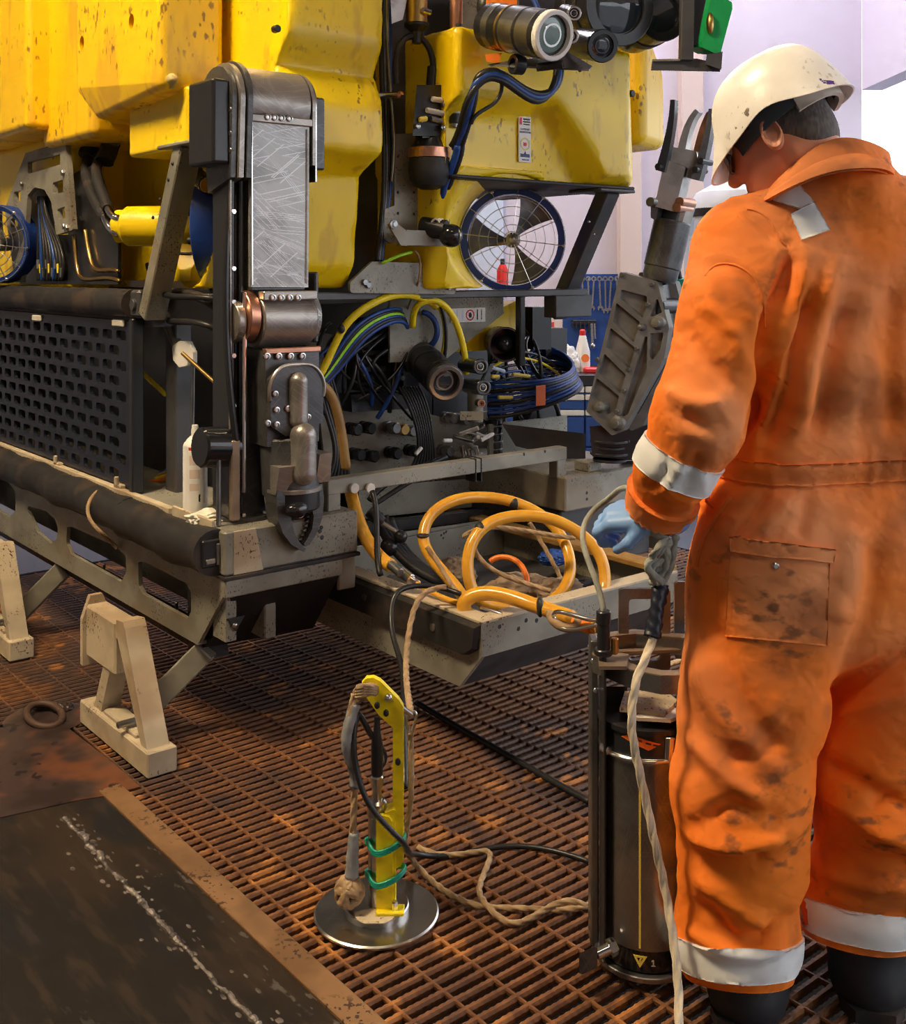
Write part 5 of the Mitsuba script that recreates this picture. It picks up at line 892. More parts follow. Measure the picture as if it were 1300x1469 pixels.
for y in (1217, 1263):
    z = CZ - (y - HY) / F * (ly - .02); c = spline([(tb[0] - .024, ly + .0, z + .004), (tb[0] - .012, ly - .024, z + .002), (at(541, y, ly)[0], ly - .034, z - .004), (at(566, y, ly)[0], ly - .033, z + .008), (at(578, y, ly)[0], ly - .014, z + .014), (at(579, y, ly)[0], ly + .014, z + .012), (tb[0], ly + .03, z), (tb[0] - .024, ly, z + .004)], .006)
    part(k, 'green_strap', cat([sweep(c + [0, 0, q], .0032, 8) for q in (-.004, 0, .004)]), 'tape_green', True, 'green tape strap', M=None)
for x, y in ((541, 1012), (554, 1023), (571, 1093)): part(k, 'cable_tie', ell(at(x, y, ly - .011), (.006, .003, .008), 2), 'ink_black', True, M=None)
part(k, 'pin', cyl(at(557, 1001, ly - .014), at(591, 1026, ly + .05), .0062, 12), 'chrome', M=None); part(k, 'pin_head', sph(at(557, 1001, ly - .014), .009, 2), 'chrome', True, M=None)
part(k, 'snap_hook', tube([at(591, 1020, ly + .05), at(597, 1024, ly + .05), at(594, 1040, ly + .05), at(589, 1053, ly + .05), at(584, 1040, ly + .05), at(587, 1024, ly + .05)], .0035, 8), 'chrome', True, M=None)
solo('black_cable', tube([at(541, 1075, ly), at(546, 1100, ly + .05), at(552, 1085, ly + .04), at(530, 1050, ly), at(514, 1025, ly - .01), at(508, 1050, ly - .03), at(510, 1095, ly - .04), at(525, 1145, ly - .05), at(552, 1182, ly - .05), at(577, 1208, ly - .04), tz(600, 1226, .03), tz(640, 1228, .006), tz(690, 1219, .006), tz(745, 1214, .006), tz(800, 1222, .006), tz(845, 1236, .006)], .0065, 10), 'cable_black', 'black cable looping from the probe connector across the grating to the canister', 'cable', None, True, M=None)
# lanyard: knot, taped ends, tan rope
kn = solo('lanyard', rope([at(508, 995, ly - .02), at(502, 1030, ly - .03), at(500, 1065, ly - .03), at(507, 1100, ly - .02), at(508, 1150, ly - .02), at(506, 1200, ly - .02), at(503, 1255, ly - .02)], .0078, .035, 14, .004), 'rope_tan', 'short tan lanyard with taped parts and a round knot tied to the yellow handle', 'rope', None, True, M=None)
for i in range(4): part(kn, 'knot_turn', rope([at(512, 988 + i * 4, ly - .03), at(522, 984 + i * 4, ly - .035), at(536, 985 + i * 3, ly - .02), at(538, 990 + i * 2, ly + .02), at(520, 992 + i * 3, ly + .022), at(510, 992 + i * 4, ly + .0)], .0065, .03, 12, .004), 'rope_tan', True, M=None)
part(kn, 'tape', sweep(spline([at(509, 1010, ly - .02), at(501, 1040, ly - .03), at(498, 1068, ly - .03), at(506, 1098, ly - .02), at(508, 1130, ly - .02)], .006), .0125, 12, lambda i, th: 1 + .16 * np.sin(3 * th + i * .9) * np.sin(i * .7)), 'tape_grey', True, 'grey tape wrapping', M=None); part(kn, 'tape', sweep(spline([at(508, 1194, ly - .02), at(506, 1225, ly - .02), at(505, 1258, ly - .02)], .005), np.linspace(.011, .0155, len(spline([at(508, 1194, ly - .02), at(506, 1225, ly - .02), at(505, 1258, ly - .02)], .005))), 14, lambda i, th: 1 + .06 * np.sin(3 * th + i)), 'tape_grey', True, 'grey tape wrapping', M=None)
kc = at(501, 1279, ly - .02); r0 = np.random.default_rng(5)
for i in range(9):
    n_ = r0.normal(size=3); n_ /= np.linalg.norm(n_); x_ = np.cross(n_, [.3, .5, .8]); x_ /= np.linalg.norm(x_); y_ = np.cross(n_, x_); a_ = np.linspace(0, 2 * math.pi, 30)[:, None]
    part(kn, 'knot_ball_turn', rope(kc + .024 * (np.cos(a_) * x_ + np.sin(a_) * y_) + n_ * r0.uniform(-.010, .010), .0092, .03, 12, .004), 'rope_tan', True, M=None)
solo('tan_rope', rope([at(589, 1050, ly + .05), at(590, 1100, ly + .05), at(588, 1160, ly + .04), tz(586, 1225, .05), tz(604, 1248, .012), tz(640, 1279, .008), tz(690, 1300, .008), tz(740, 1303, .008), tz(800, 1305, .008), tz(850, 1296, .008)], .0068, .035, 12, .006), 'rope_tan', 'long tan rope from the snap hook along the grating towards the canister', 'rope', None, True, M=None)
solo('tan_rope', rope([tz(600, 1215, .01), tz(635, 1226, .008), tz(672, 1224, .008), tz(700, 1222, .008), tz(698, 1245, .008), tz(688, 1275, .008), tz(700, 1300, .02), tz(732, 1324, .008), tz(770, 1312, .008), tz(806, 1294, .02), tz(840, 1300, .008)], .0068, .035, 12, .006), 'rope_tan', 'tan rope making a slack loop on the grating right of the disc foot', 'rope', None, True, M=None)
wtube('black_cable', [(598, 1008, 3.62), (680, 1056, 3.38), (740, 1090, 3.22), (790, 1119, 3.09), (846, 1150, 2.96)], .009, 'cable_black', 'dark cable running over the grating towards the canister frame', 'cable')

# ---------------------------------------------------------------- instrument canister in its frame
k = thing('instrument_canister', 'brushed steel cylindrical instrument canister in a flat bar frame left of the worker', 'canister'); cy = np.array([.397, 2.285, 0]); cr = .094
zc = lambda y, Y=2.27: CZ - (y - HY) / F * Y
part(k, 'body', lathe(cy, (0, 0, 1), [(cr - .003, .072), (cr, .075), (cr, .440), (cr - .002, .446)], 72), 'steel_dark', label='brushed steel cylinder', M=None)
part(k, 'top_rim', ringm(cy + [0, 0, .446], (0, 0, 1), .07, cr + .003, .010, 64), 'steel', M=None); part(k, 'upper_band', lathe(cy, (0, 0, 1), [(cr - .004, .45), (cr - .001, .455), (cr - .001, .500), (cr + .004, .502), (cr + .004, .512), (cr - .002, .514)], 64), 'arm_black', M=None)
part(k, 'base_band', lathe(cy, (0, 0, 1), [(cr - .006, .028), (cr - .002, .032), (cr - .002, .076)], 64), 'gloss_black', M=None); part(k, 'base_ring', ringm(cy + [0, 0, .016], (0, 0, 1), .05, cr + .010, .012, 64), 'steel_dark', M=None); part(k, 'foot', cyl(cy + [0.01, 0, .0], cy + [.01, 0, .02], .02, 14), 'steel_dark', M=None)
def onbody(ang, z0, z1, w, off, m, name, lab=None, r=cr):
    aa = np.linspace(ang - w / 2, ang + w / 2, 12); v = [cy + [(r + off) * math.cos(a), (r + off) * math.sin(a), z] for a in aa for z in (z0, z1)]; f = [g for j in range(11) for g in ((2 * j, 2 * j + 2, 2 * j + 3), (2 * j, 2 * j + 3, 2 * j + 1))]; part(k, name, trimesh.Trimesh(v, f, process=False), m, True, lab, M=None)
onbody(-1.86, .080, .440, .045, .0006, 'ink_yellow', 'yellow_stripe', 'thin yellow stripe')
def onwrap(mesh, ang, z, r):                            # flat mark bent round the canister
    mesh = mesh.subdivide_to_size(.006)
    v = mesh.vertices.copy(); a = ang + v[:, 0] / r; q = mesh.copy(); q.vertices = np.c_[cy[0] + (r + v[:, 2]) * np.cos(a), cy[1] + (r + v[:, 2]) * np.sin(a), z + v[:, 1]]; return q
part(k, 'warning_label', onwrap(extr(Polygon([(-.044, .006), (-.024, .015), (.036, -.001), (.012, -.014)]), 0, .0008), -1.80, .487, cr - .0005), 'orange_label', False, 'slanted orange label', M=None)
for dx in (-.03, -.012, .006, .02): part(k, 'label_print', onwrap(extr(Polygon([(dx, .004 - dx * .25), (dx + .010, .002 - dx * .25), (dx + .010, -.001 - dx * .25), (dx, .001 - dx * .25)]), 0, .0014), -1.80, .487, cr - .0005), 'ink_black', False, M=None)
tri_ = Polygon([(-.014, .012), (.014, .012), (0, -.012)]); tri_ = tri_.difference(tri_.buffer(-.0042)); part(k, 'warning_triangle', onwrap(trimesh.creation.extrude_polygon(tri_, .0008, engine='earcut'), -1.86, .053, cr - .0015), 'ink_yellow', False, M=None)
zg = Polygon([(.0, .007), (.004, .007), (.001, .001), (.004, .001), (-.002, -.006), (-.0, -.0005), (-.003, -.0005)]); part(k, 'warning_bolt', onwrap(trimesh.creation.extrude_polygon(zg, .0009, engine='earcut'), -1.86, .053, cr - .0015), 'ink_yellow', False, M=None)
part(k, 'number', onwrap(meshkit.text_mesh('1', .012, .0008, True), -1.64, .046, cr - .0015), 'white_dirty', False, M=None)
part(k, 'top_paper', extr(Polygon([(.335, 2.23), (.42, 2.20), (.46, 2.27), (.44, 2.34), (.36, 2.32)]), .535, .543, 'z'), 'stand', False, M=None); part(k, 'top_paper', extr(Polygon([(.36, 2.20), (.43, 2.19), (.49, 2.24), (.40, 2.26)]), .529, .536, 'z'), 'white_dirty', False, M=None)
part(k, 'top_cap', lathe(cy + [.035, -.04, .512], (0, 0, 1), [(.034, 0), (.034, .01), (.028, .014), (.01, .016), (.01, .02)], 24), 'gloss_black', M=None); part(k, 'bolt_post', cyl(cy + [.032, -.086, .445], cy + [.032, -.086, .50], .012, 14), 'chrome', M=None)
part(k, 'clamp_band', sweep(np.array([cy + [(cr + .004) * math.cos(a), (cr + .004) * math.sin(a), .446 + .006] for a in np.linspace(-2.75, -1.25, 30)]), .004, 8), 'chrome', True, M=None); part(k, 'clamp_screw', cyl(cy + [-.094, -.035, .456], cy + [-.082, -.056, .456], .009, 12), 'chrome', M=None)
# frame
part(k, 'frame_post', cbox((.286, 2.30, .02), (.303, 2.345, .655), .003), 'steel_dark', M=None); part(k, 'frame_post', cbox((.303, 2.225, .03), (.308, 2.30, .655), .002), 'arm_black', M=None)
part(k, 'frame_post', cbox((.50, 2.36, .02), (.515, 2.40, .60), .003), 'steel_dark', M=None)
hx = [(.286, 2.345), (.290, 2.29), (.352, 2.205), (.407, 2.172), (.485, 2.172), (.56, 2.22), (.56, 2.40), (.40, 2.45), (.31, 2.42)]
hxp = Polygon(hx); part(k, 'top_frame', extr(hxp.difference(hxp.buffer(-.026, join_style=2)), .592, .627, 'z'), 'steel_dark', False, M=None); part(k, 'lit_edge', extr(hxp.buffer(.001, join_style=2).difference(hxp.buffer(-.027, join_style=2)), .627, .630, 'z'), 'bronze', False, M=None)  # bronze strip paints the lit top edges of the bars
for x0, x1, y0, y1, Y in ((888, 962, 845, 962, 2.42), (968, 1010, 835, 945, 2.46)):
    q = Polygon([(p[0], p[2]) for p in (at(x, y, Y) for x, y in ((x0, y0), (x1, y0), (x1, y1), (x0, y1)))]); part(k, 'guard_loop', extr(rnd(q, .008).difference(rnd(q.buffer(-.022), .008)), Y, Y + .012, 'b'), 'steel_dark', False, M=None)
part(k, 'cross_plate', hull([at(x, y, Y) for Y in (2.32, 2.34) for x, y in ((866, 985), (900, 985), (900, 1012), (866, 1012))]), 'arm_black', False, M=None); part(k, 'cross_bar', bar(at(880, 936, 2.4), at(1000, 932, 2.4), .012, .012), 'bronze', M=None); part(k, 'top_rail', bar(at(940, 960, 2.5), at(985, 945, 2.5), .02, .008), 'stand', M=None)
part(k, 'latch_block', hull([at(x, y, Y) for Y in (2.17, 2.20) for x, y in ((831, 1368), (852, 1358), (857, 1360), (857, 1388), (836, 1398), (831, 1396))]), 'arm_dark', False, M=None); part(k, 'latch_pin', cyl(at(856, 1370, 2.19), at(878, 1358, 2.20), .011, 14), 'chrome', M=None); part(k, 'latch_nut', cat(bolts([at(874, 1361, 2.20)], (at(878, 1358, 2.2) - at(856, 1370, 2.19)), .017, .016)), 'chrome', False, M=None)
for x, y in ((855, 990), (851, 948), (852, 1362)): part(k, 'frame_bolt', sph(at(x, y, 2.30), .006, 2), 'chrome', True, M=None)
part(k, 'cable_gland', cat(cyl(at(866, 935, 2.24), at(866, 878, 2.24), .013, 20), cyl(at(866, 895, 2.24), at(866, 876, 2.24), .015, 20), cyl(at(866, 939, 2.24), at(866, 930, 2.24), .019, 20)), 'arm_black', M=None); part(k, 'gland_clip', cyl(at(882, 938, 2.24), at(882, 915, 2.24), .008, 10), 'brass', M=None); part(k, 'gland_plate', extr(Polygon([(.29, 2.20), (.345, 2.20), (.36, 2.27), (.30, 2.30)]), .630, .637, 'z'), 'bronze', False, M=None)
solo('grey_cable', tube([at(866, 878, 2.24), at(862, 855, 2.25), at(850, 820, 2.28), at(838, 785, 2.32), at(838, 755, 2.36), at(852, 732, 2.38), at(870, 718, 2.36), at(884, 706, 2.30), at(897, 700, 2.25), at(915, 705, 2.22)], .0062, 10), 'rope_grey', 'pale grey cable curving from the canister gland up to the gloved hand', 'cable', None, True, M=None)
# white rope with frayed knot and black tape
YR = 2.07
RP = [(948, 835, 2.14), (940, 890, 2.12), (932, 930, 2.10), (917, 965, 2.08), (908, 1005, YR), (907, 1050, YR), (916, 1100, YR), (928, 1155, YR), (941, 1215, YR), (955, 1280, YR), (965, 1340, 2.05), (972, 1400, 2.03), (974, 1455, 2.0), (973, 1500, 1.97)]
kr = solo('white_rope', rope([at(*q) for q in RP], .0082, .05, 16, .004), 'rope_white', 'cream laid rope hanging in front of the canister from a frayed grey knot', 'rope', None, True, M=None)
part(kr, 'tape', sweep(spline([at(948, 838, 2.14), at(945, 860, 2.13), at(940, 890, 2.12), at(935, 915, 2.11)], .004), .0145, 16, lambda i, th: 1 + .18 * np.sin(2 * th + i * .8) * np.sin(i * .5) + .08 * np.sin(5 * th + i * 1.7)), 'panel_blue_black', True, 'dark tape wrapping', M=None)
for i in range(11):
    q = r0.uniform(-1, 1, (4, 3)); part(kr, 'frayed_strand', rope([at(944 + q[0, 0] * 10, 838 - i * .5, 2.13), at(946 + q[1, 0] * 16, 812 + q[1, 1] * 6, 2.12 + .02 * q[1, 2]), at(956 + q[2, 0] * 18, 788 + q[2, 1] * 6, 2.11 + .02 * q[2, 2]), at(956 + q[3, 0] * 20, 772 + q[3, 1] * 10, 2.13)], .0075, .03, 10, .005), 'rope_grey', True, M=None)

# ---------------------------------------------------------------- back of the hall: pegboard, bench, tank, sign
YW = YB - .005
def bwp(pts, Y, th, name, m, k=None, hole=(), **kw):   # plate parallel to the back wall, outline in photo positions at depth Y
    q = Polygon([(p[0], p[2]) for p in (at(x, y, Y) for x, y in pts)]); me = extr(q, Y - th, Y, 'b'); return part(k, name, me, m, False, M=None, **kw)
k = thing('pegboard', 'blue tool pegboard on the back wall above the workbench', 'pegboard'); x0, x1 = at(806, 0, 7.93)[0], at(985, 0, 7.93)[0]; z0, z1 = at(0, 545, 7.93)[2], at(0, 393, 7.93)[2]
part(k, 'board', cbox((x0, 7.93, z0), (x1, 7.95, z1), .003), 'tools_blue', M=None); 
for i in range(18): part(k, 'peg_hole', cyl((x0 + .05 + i * .048, 7.929, z1 - .04), (x0 + .05 + i * .048, 7.94, z1 - .04), .010, 8), 'pale_blue', M=None)
part(k, 'shelf_rail', cbox((x0 + .07, 7.88, at(0, 466, 7.9)[2]), (at(855, 0, 7.9)[0], 7.93, at(0, 459, 7.9)[2]), .003), 'plastic_black', M=None)
for i in range(12):
    x = 811 + i * 8.2; Ls = 30 + 3.0 * i * (.9 + .2 * (i % 2)) * .6; p = at(x, 400, 7.90); L_ = Ls / F * 7.9; t = thing('spanner', f'chrome combination spanner on the blue pegboard, {ORD[i]} from the left of the row', 'spanner', 'spanners on the pegboard'); dx = .012 * math.sin(i * 2.2)
    part(t, 'shaft', bar(p + [0, 0, -.02], p + [dx, 0, -L_], .012, .006, (0, 1, 0), .001), 'steel', M=None); part(t, 'ring_end', ringm(p + [0, .004, 0], (0, -1, 0), .009, .019, .008, 16, .001), 'steel', M=None); part(t, 'jaw_end', extr(Point(0, 0).buffer(.02).difference(Polygon([(-.008, 0), (.008, 0), (.010, -.03), (-.010, -.03)])), 0, .008, 'b'), 'steel', M=(lambda M_: M_)(np.array([[1, 0, 0, p[0] + dx], [0, 1, 0, p[1] - .004], [0, 0, 1, p[2] - L_ - .012], [0, 0, 0, 1.0]])))
for i in range(5):
    x = 821 + i * 6; t = solo('hex_key', bar(at(x, 462, 7.87), at(x, 470 + 2 * i, 7.87), .012, .008, (0, 1, 0), .001), 'plastic_black', f'black tool hanging on the small rail of the pegboard, {ORD[i]} from the left', 'tool', 'small tools on the pegboard rail', M=None)
t = thing('spanner', 'pair of long chrome spanners hanging alone under the small rail', 'spanner'); part(t, 'shaft', bar(at(849, 464, 7.87), at(850, 492, 7.87), .018, .008, (0, 1, 0), .001), 'steel', M=None); part(t, 'jaw_end', sph(at(850, 496, 7.87), .022, 2), 'steel', M=None); part(t, 'shaft', bar(at(853, 464, 7.87), at(854, 486, 7.87), .012, .008, (0, 1, 0), .001), 'steel', M=None)
# bench
YD = 7.0; bxx = lambda x: at(x, 0, YD)[0]; bzz = lambda y: at(0, y, YD)[2]
k = thing('workbench', 'blue and white drawer workbench with a black top against the back wall', 'workbench'); X0, X1 = bxx(700), bxx(905)
part(k, 'top', cbox((X0, YD - .02, bzz(553)), (X1, 7.75, bzz(537)), .006), 'plastic_black', M=None); part(k, 'carcass', cbox((X0 + .02, YD + .02, 0), (X1 - .02, 7.72, bzz(553)), .004), 'tools_blue', M=None)
for i, (ya, yb, m) in enumerate(((554, 563, 'bench_white'), (566, 574, 'bench_white'), (588, 596, 'bench_white'), (575, 587, 'tools_blue'), (598, 640, 'tools_blue'), (642, 690, 'tools_blue'))):
    for j, (xa, xb) in enumerate(((702, 770), (772, 838), (840, 903))): part(k, 'drawer', cbox((bxx(xa), YD - .012, bzz(yb)), (bxx(xb), YD + .02, bzz(ya)), .004), m, M=None)
zt = bzz(537)
t = thing('spray_bottle', 'white bottle with a red cap and round label standing on the workbench', 'bottle'); p = at(836, 0, 7.2); p[2] = zt
part(t, 'body', lathe(p, (0, 0, 1), [(.045, 0), (.05, .01), (.048, .13), (.030, .20), (.022, .235)], 24), 'white', M=None); part(t, 'cap', lathe(p + [0, 0, .235], (0, 0, 1), [(.020, 0), (.020, .03), (.012, .04)], 16), 'red', M=None); part(t, 'round_label', lathe(p + [.012, -.048, .09], (.1, -1, .05), [(.026, 0), (.026, .003)], 24), 'cable_orange', M=None)
solo('cloth', lump(at(812, 522, 7.15), (.075, .05, .10), 41, .6), 'white', 'white cloth bundle beside the red capped bottle on the bench', 'cloth', smooth=True, M=None); solo('red_tool', cbox(at(838, 536, 7.1), at(866, 526, 7.18), .01), 'red', 'red tool lying on the workbench', 'tool', M=None)
solo('red_can', cyl(at(789, 0, 7.45) * [1, 1, 0] + [0, 0, zt], at(789, 462, 7.45), .03, 14), 'red', 'small red can standing behind the black box on the bench', 'can', M=None)
t = thing('bench_vice', 'dark bench vice on the workbench left of the white cloth', 'vice'); part(t, 'body', cbox(at(775, 536, 7.2), at(802, 505, 7.35), .02), 'arm_black', M=None); part(t, 'jaw', cbox(at(770, 508, 7.2), at(806, 496, 7.32), .01), 'arm_dark', M=None); part(t, 'screw', cyl(at(788, 520, 7.18), at(788, 522, 7.0), .02, 12), 'steel_dark', M=None)
solo('parts_box', cbox(at(744, 536, 7.25), at(770, 488, 7.45), .008), 'white_dirty', 'pale parts box on the bench behind the black frame post', 'box', M=None)
solo('cardboard_panel', cbox(at(783, 505, 7.92), at(806, 450, 7.99), .004), 'column', 'tan board leaning on the wall left of the pegboard', 'panel', M=None)
# safety sign
k = thing('safety_sign', 'white notice with two green first aid signs on the back wall', 'sign'); bwp([(890, 335), (915, 335), (915, 390), (890, 390)], 7.98, .01, 'backing', 'white', k); bwp([(895, 343), (909, 343), (909, 361), (895, 361)], 7.97, .004, 'green_panel', 'green_sign', k); bwp([(894, 364), (909, 364), (909, 371), (894, 371)], 7.97, .004, 'green_panel', 'green_sign', k)
part(k, 'pictogram', cat(sph(at(901, 348, 7.964), .012, 2), cbox(at(897, 356, 7.964), at(904, 353.5, 7.962), .001), cbox(at(899, 359, 7.964), at(907, 357, 7.962), .001)), 'white', M=None)
tm = meshkit.text_mesh('EYE WASH', .018, .001, True); w_ = tm.bounds[1, 0]; tm.apply_scale((.062 / w_, 1, 1)); q = at(895.2, 369.5, 7.963); Mt = np.array([[1, 0, 0, q[0]], [0, 0, -1, q[1]], [0, 1, 0, q[2]], [0, 0, 0, 1.0]]); part(k, 'lettering', tr(tm, Mt), 'white', False, M=None)
# white tank with strap
k = thing('storage_tank', 'large pale round storage tank with a black strap behind the claw', 'tank'); p = at(1072, 0, 6.6) * [1, 1, 0]
part(k, 'shell', lathe(p, (0, 0, 1), [(.36, 0), (.37, .02), (.37, 1.66), (.35, 1.80), (.30, 1.89), (.20, 1.945), (.05, 1.965)], 64), 'tank', M=None); part(k, 'strap', ringm(p + [0, 0, 1.745], (0, 0, 1), .35, .374, .045, 64), 'plastic_black', M=None)
part(k, 'blue_label', hull([at(x, y, Y) for Y in (6.28, 6.3) for x, y in ((975, 316), (997, 312), (994, 340), (975, 340))]), 'pale_blue', False, M=None); part(k, 'hose', tube([at(985, 300, 6.4), at(975, 330, 6.4), at(972, 370, 6.4), at(976, 400, 6.4)], .012, 8), 'plastic_black', True, M=None)
solo('green_box', cbox(at(960, 436, 6.9), at(980, 398, 7.1), .01), 'tape_green', 'small green box on the wall between the dark plates and the tank', 'box', M=None)
# blue tarpaulin-like panel behind the guarded thruster
k = solo('blue_door', cbox((at(672, 0, 7.96)[0], 7.93, -.1), (at(722, 0, 7.96)[0], 7.98, 2.1), .006), 'pale_blue', 'pale blue door seen through the guarded thruster', 'door', M=None)
k = thing('fire_extinguisher', 'red fire extinguisher seen through the guarded thruster', 'fire extinguisher'); p = at(721, 396, 7.7); part(k, 'cylinder', lathe(p - [0, 0, .12], (0, 0, 1), [(.03, 0), (.04, .01), (.04, .16), (.02, .2)], 16), 'red', M=None); part(k, 'valve', cyl(p + [0, 0, .08], p + [0, 0, .12], .015, 10), 'plastic_black', M=None); part(k, 'bracket', cbox(p + [-.03, .04, -.06], p + [.03, .23, -.03], .004), 'red', M=None)
# ---------------------------------------------------------------- the worker
from scipy.ndimage import gaussian_filter
def surface_nets(f, lo, hi, h):
    ax = [np.arange(lo[i], hi[i] + h, h) for i in range(3)]; S = f(*np.meshgrid(*ax, indexing='ij', sparse=True)).astype(np.float32)
    ins = S < 0; n = np.array(S.shape) - 1
    cs = np.zeros(n, int); corners = [(i, j, k) for i in (0, 1) for j in (0, 1) for k in (0, 1)]
    sl = lambda a, c: a[c[0]:c[0] + n[0], c[1]:c[1] + n[1], c[2]:c[2] + n[2]]
    cnt = sum(sl(ins, c).astype(int) for c in corners); act = (cnt > 0) & (cnt < 8)
    idx = -np.ones(n, int); cells = np.argwhere(act); idx[act] = np.arange(len(cells))
    P = np.zeros((len(cells), 3)); C = np.zeros(len(cells)); i0 = cells
    val = lambda c: S[i0[:, 0] + c[0], i0[:, 1] + c[1], i0[:, 2] + c[2]]
    for c in corners:
        for a in range(3):
            if c[a] == 0:
                d = list(c); d[a] = 1; u, w = val(c), val(d); m = (u < 0) != (w < 0); t = np.where(m, u / np.where(m, u - w, 1), 0)
                p = np.tile(np.array(c, float), (len(cells), 1)); p[:, a] = t; P[m] += p[m]; C[m] += 1
    V = (cells + P / C[:, None]) * h + np.array(lo); Fq = []
    for a in range(3):
        b, c = (a + 1) % 3, (a + 2) % 3
        s0 = [slice(1, -1)] * 3; s0[a] = slice(0, -1); s1 = [slice(1, -1)] * 3; s1[a] = slice(1, None)
        ch = ins[tuple(s0)] != ins[tuple(s1)]; e = np.argwhere(ch); off = np.array([1, 1, 1]); off[a] = 0; e = e + off
        sg = ins[e[:, 0], e[:, 1], e[:, 2]]
        q = []
        for db, dc in ((-1, -1), (0, -1), (0, 0), (-1, 0)):
            z = e.copy(); z[:, b] += db; z[:, c] += dc; q.append(idx[z[:, 0], z[:, 1], z[:, 2]])
        q = np.stack(q, 1); ok = (q >= 0).all(1); q, sg = q[ok], sg[ok]; q[~sg] = q[~sg][:, ::-1]; Fq.append(q)
    q = np.vstack(Fq); return trimesh.Trimesh(V, np.vstack([q[:, [0, 1, 2]], q[:, [0, 2, 3]]]), process=False)
def smin(a, b, k): h = np.clip(.5 + .5 * (b - a) / k, 0, 1); return b + (a - b) * h - k * h * (1 - h)
def cone(p0, p1, r0, r1, sq=None):                     # round cone; sq: (axis, factor) widens across an axis
    p0, p1 = np.asarray(p0, float), np.asarray(p1, float); d = p1 - p0; L2 = d @ d
    def f(x, y, z):
        X, Y, Z = x - p0[0], y - p0[1], z - p0[2]; t = np.clip((X * d[0] + Y * d[1] + Z * d[2]) / L2, 0, 1)
        return np.sqrt((X - t * d[0]) ** 2 + (Y - t * d[1]) ** 2 + (Z - t * d[2]) ** 2) - (r0 + (r1 - r0) * t)
    return f
def ellf(c, r, ax=None):
    c, r = np.asarray(c, float), np.asarray(r, float); M = np.eye(3) if ax is None else np.asarray(ax, float)
    def f(x, y, z):
        D = (x - c[0], y - c[1], z - c[2]); Q = [sum(M[i, j] * D[j] for j in range(3)) / r[i] for i in range(3)]
        k = np.sqrt(Q[0] ** 2 + Q[1] ** 2 + Q[2] ** 2); return (k - 1) * r.min()
    return f
def blend(fs, k):
    def f(x, y, z):
        o = None
        for g in fs: v = g(x, y, z); o = v if o is None else smin(o, v, k)
        return o
    return f
def vnormals(m): return np.array(trimesh.Trimesh(m.vertices, m.faces, process=False).vertex_normals)
def tsm(m, n=8):
    from scipy.sparse import coo_matrix
    e = np.vstack([m.faces[:, [0, 1]], m.faces[:, [1, 2]], m.faces[:, [2, 0]]]); e = np.unique(np.sort(e, 1), axis=0); k = len(m.vertices)
    A = coo_matrix((np.ones(2 * len(e)), (np.r_[e[:, 0], e[:, 1]], np.r_[e[:, 1], e[:, 0]])), (k, k)).tocsr(); dg = np.maximum(np.asarray(A.sum(1)).ravel(), 1)[:, None]; v = np.array(m.vertices)
    for i in range(n):
        v = v + .5 * (A @ v / dg - v); v = v - .53 * (A @ v / dg - v)
    return trimesh.Trimesh(v, m.faces, process=False)

G = thing('person', 'worker in orange coveralls and white hard hat, back turned, head bent over the canister', 'person')
# joints at their photo positions
YP = 2.22
wl, wr = at(1105, 690, 2.20), at(1345, 700, 2.28)
hipL, hipR = at(1105, 850, 2.20), at(1330, 850, 2.28)
kneeL, kneeR = at(1062, 1130, 2.12), at(1265, 1130, 2.15); ankL, ankR = at(1056, 1345, 2.13), at(1240, 1300, 2.17)
shL, shR = at(1070, 360, 2.16), at(1390, 350, 2.30); nk = at(1195, 262, 2.16); chest = at(1210, 420, 2.18)
elb = at(1006, 600, 2.05); wri = at(945, 730, 2.16)
suit = blend([
    cone(shL + [.035, 0, 0], shR, .095, .10), cone(at(1120, 400, 2.17), at(1330, 400, 2.26), .135, .135), cone(at(1115, 520, 2.17), at(1335, 520, 2.26), .13, .13),
    cone(at(1128, 640, 2.19), at(1330, 640, 2.27), .120, .12), cone(wl + [.01, 0, 0], wr, .118, .12), cone(at(1115, 770, 2.19), at(1330, 770, 2.27), .155, .155), cone(hipL + [.01, 0, .0], hipR, .160, .16),
    cone(at(1090, 345, 2.16), at(1212, 285, 2.17), .072, .074), cone(at(1150, 308, 2.16), at(1205, 268, 2.16), .082, .078), cone(at(1225, 285, 2.17), at(1370, 345, 2.28), .076, .085),
    cone(hipL, at(1080, 1000, 2.16), .155, .135), cone(at(1080, 1000, 2.16), kneeL, .128, .118), cone(kneeL, at(1066, 1230, 2.12), .115, .105), cone(at(1062, 1230, 2.12), ankL, .105, .097), cone(ankL, at(1056, 1395, 2.13), .097, .090),
    cone(hipR, at(1310, 1000, 2.20), .155, .135), cone(at(1305, 1000, 2.20), kneeR, .13, .112), cone(kneeR, at(1262, 1220, 2.16), .112, .105), cone(at(1262, 1220, 2.16), ankR, .107, .103), cone(ankR, at(1240, 1345, 2.17), .103, .095)], .05)
arm = blend([cone(shL, at(1056, 450, 2.10), .098, .092), cone(at(1056, 450, 2.10), elb, .092, .080), cone(elb, at(966, 672, 2.08), .078, .060), cone(at(966, 672, 2.08), wri, .060, .054)], .03)
armR = blend([cone(shR, at(1440, 520, 2.28), .095, .08), cone(at(1440, 520, 2.28), at(1420, 650, 2.5), .08, .07)], .03)
full = lambda x, y, z: smin(smin(suit(x, y, z), arm(x, y, z), .022), armR(x, y, z), .03)
lo = np.array([.30, 1.82, .04]); hi = np.array([1.30, 2.72, 1.68])
pm = surface_nets(full, lo, hi, .0075); pm = tsm(pm, 6)
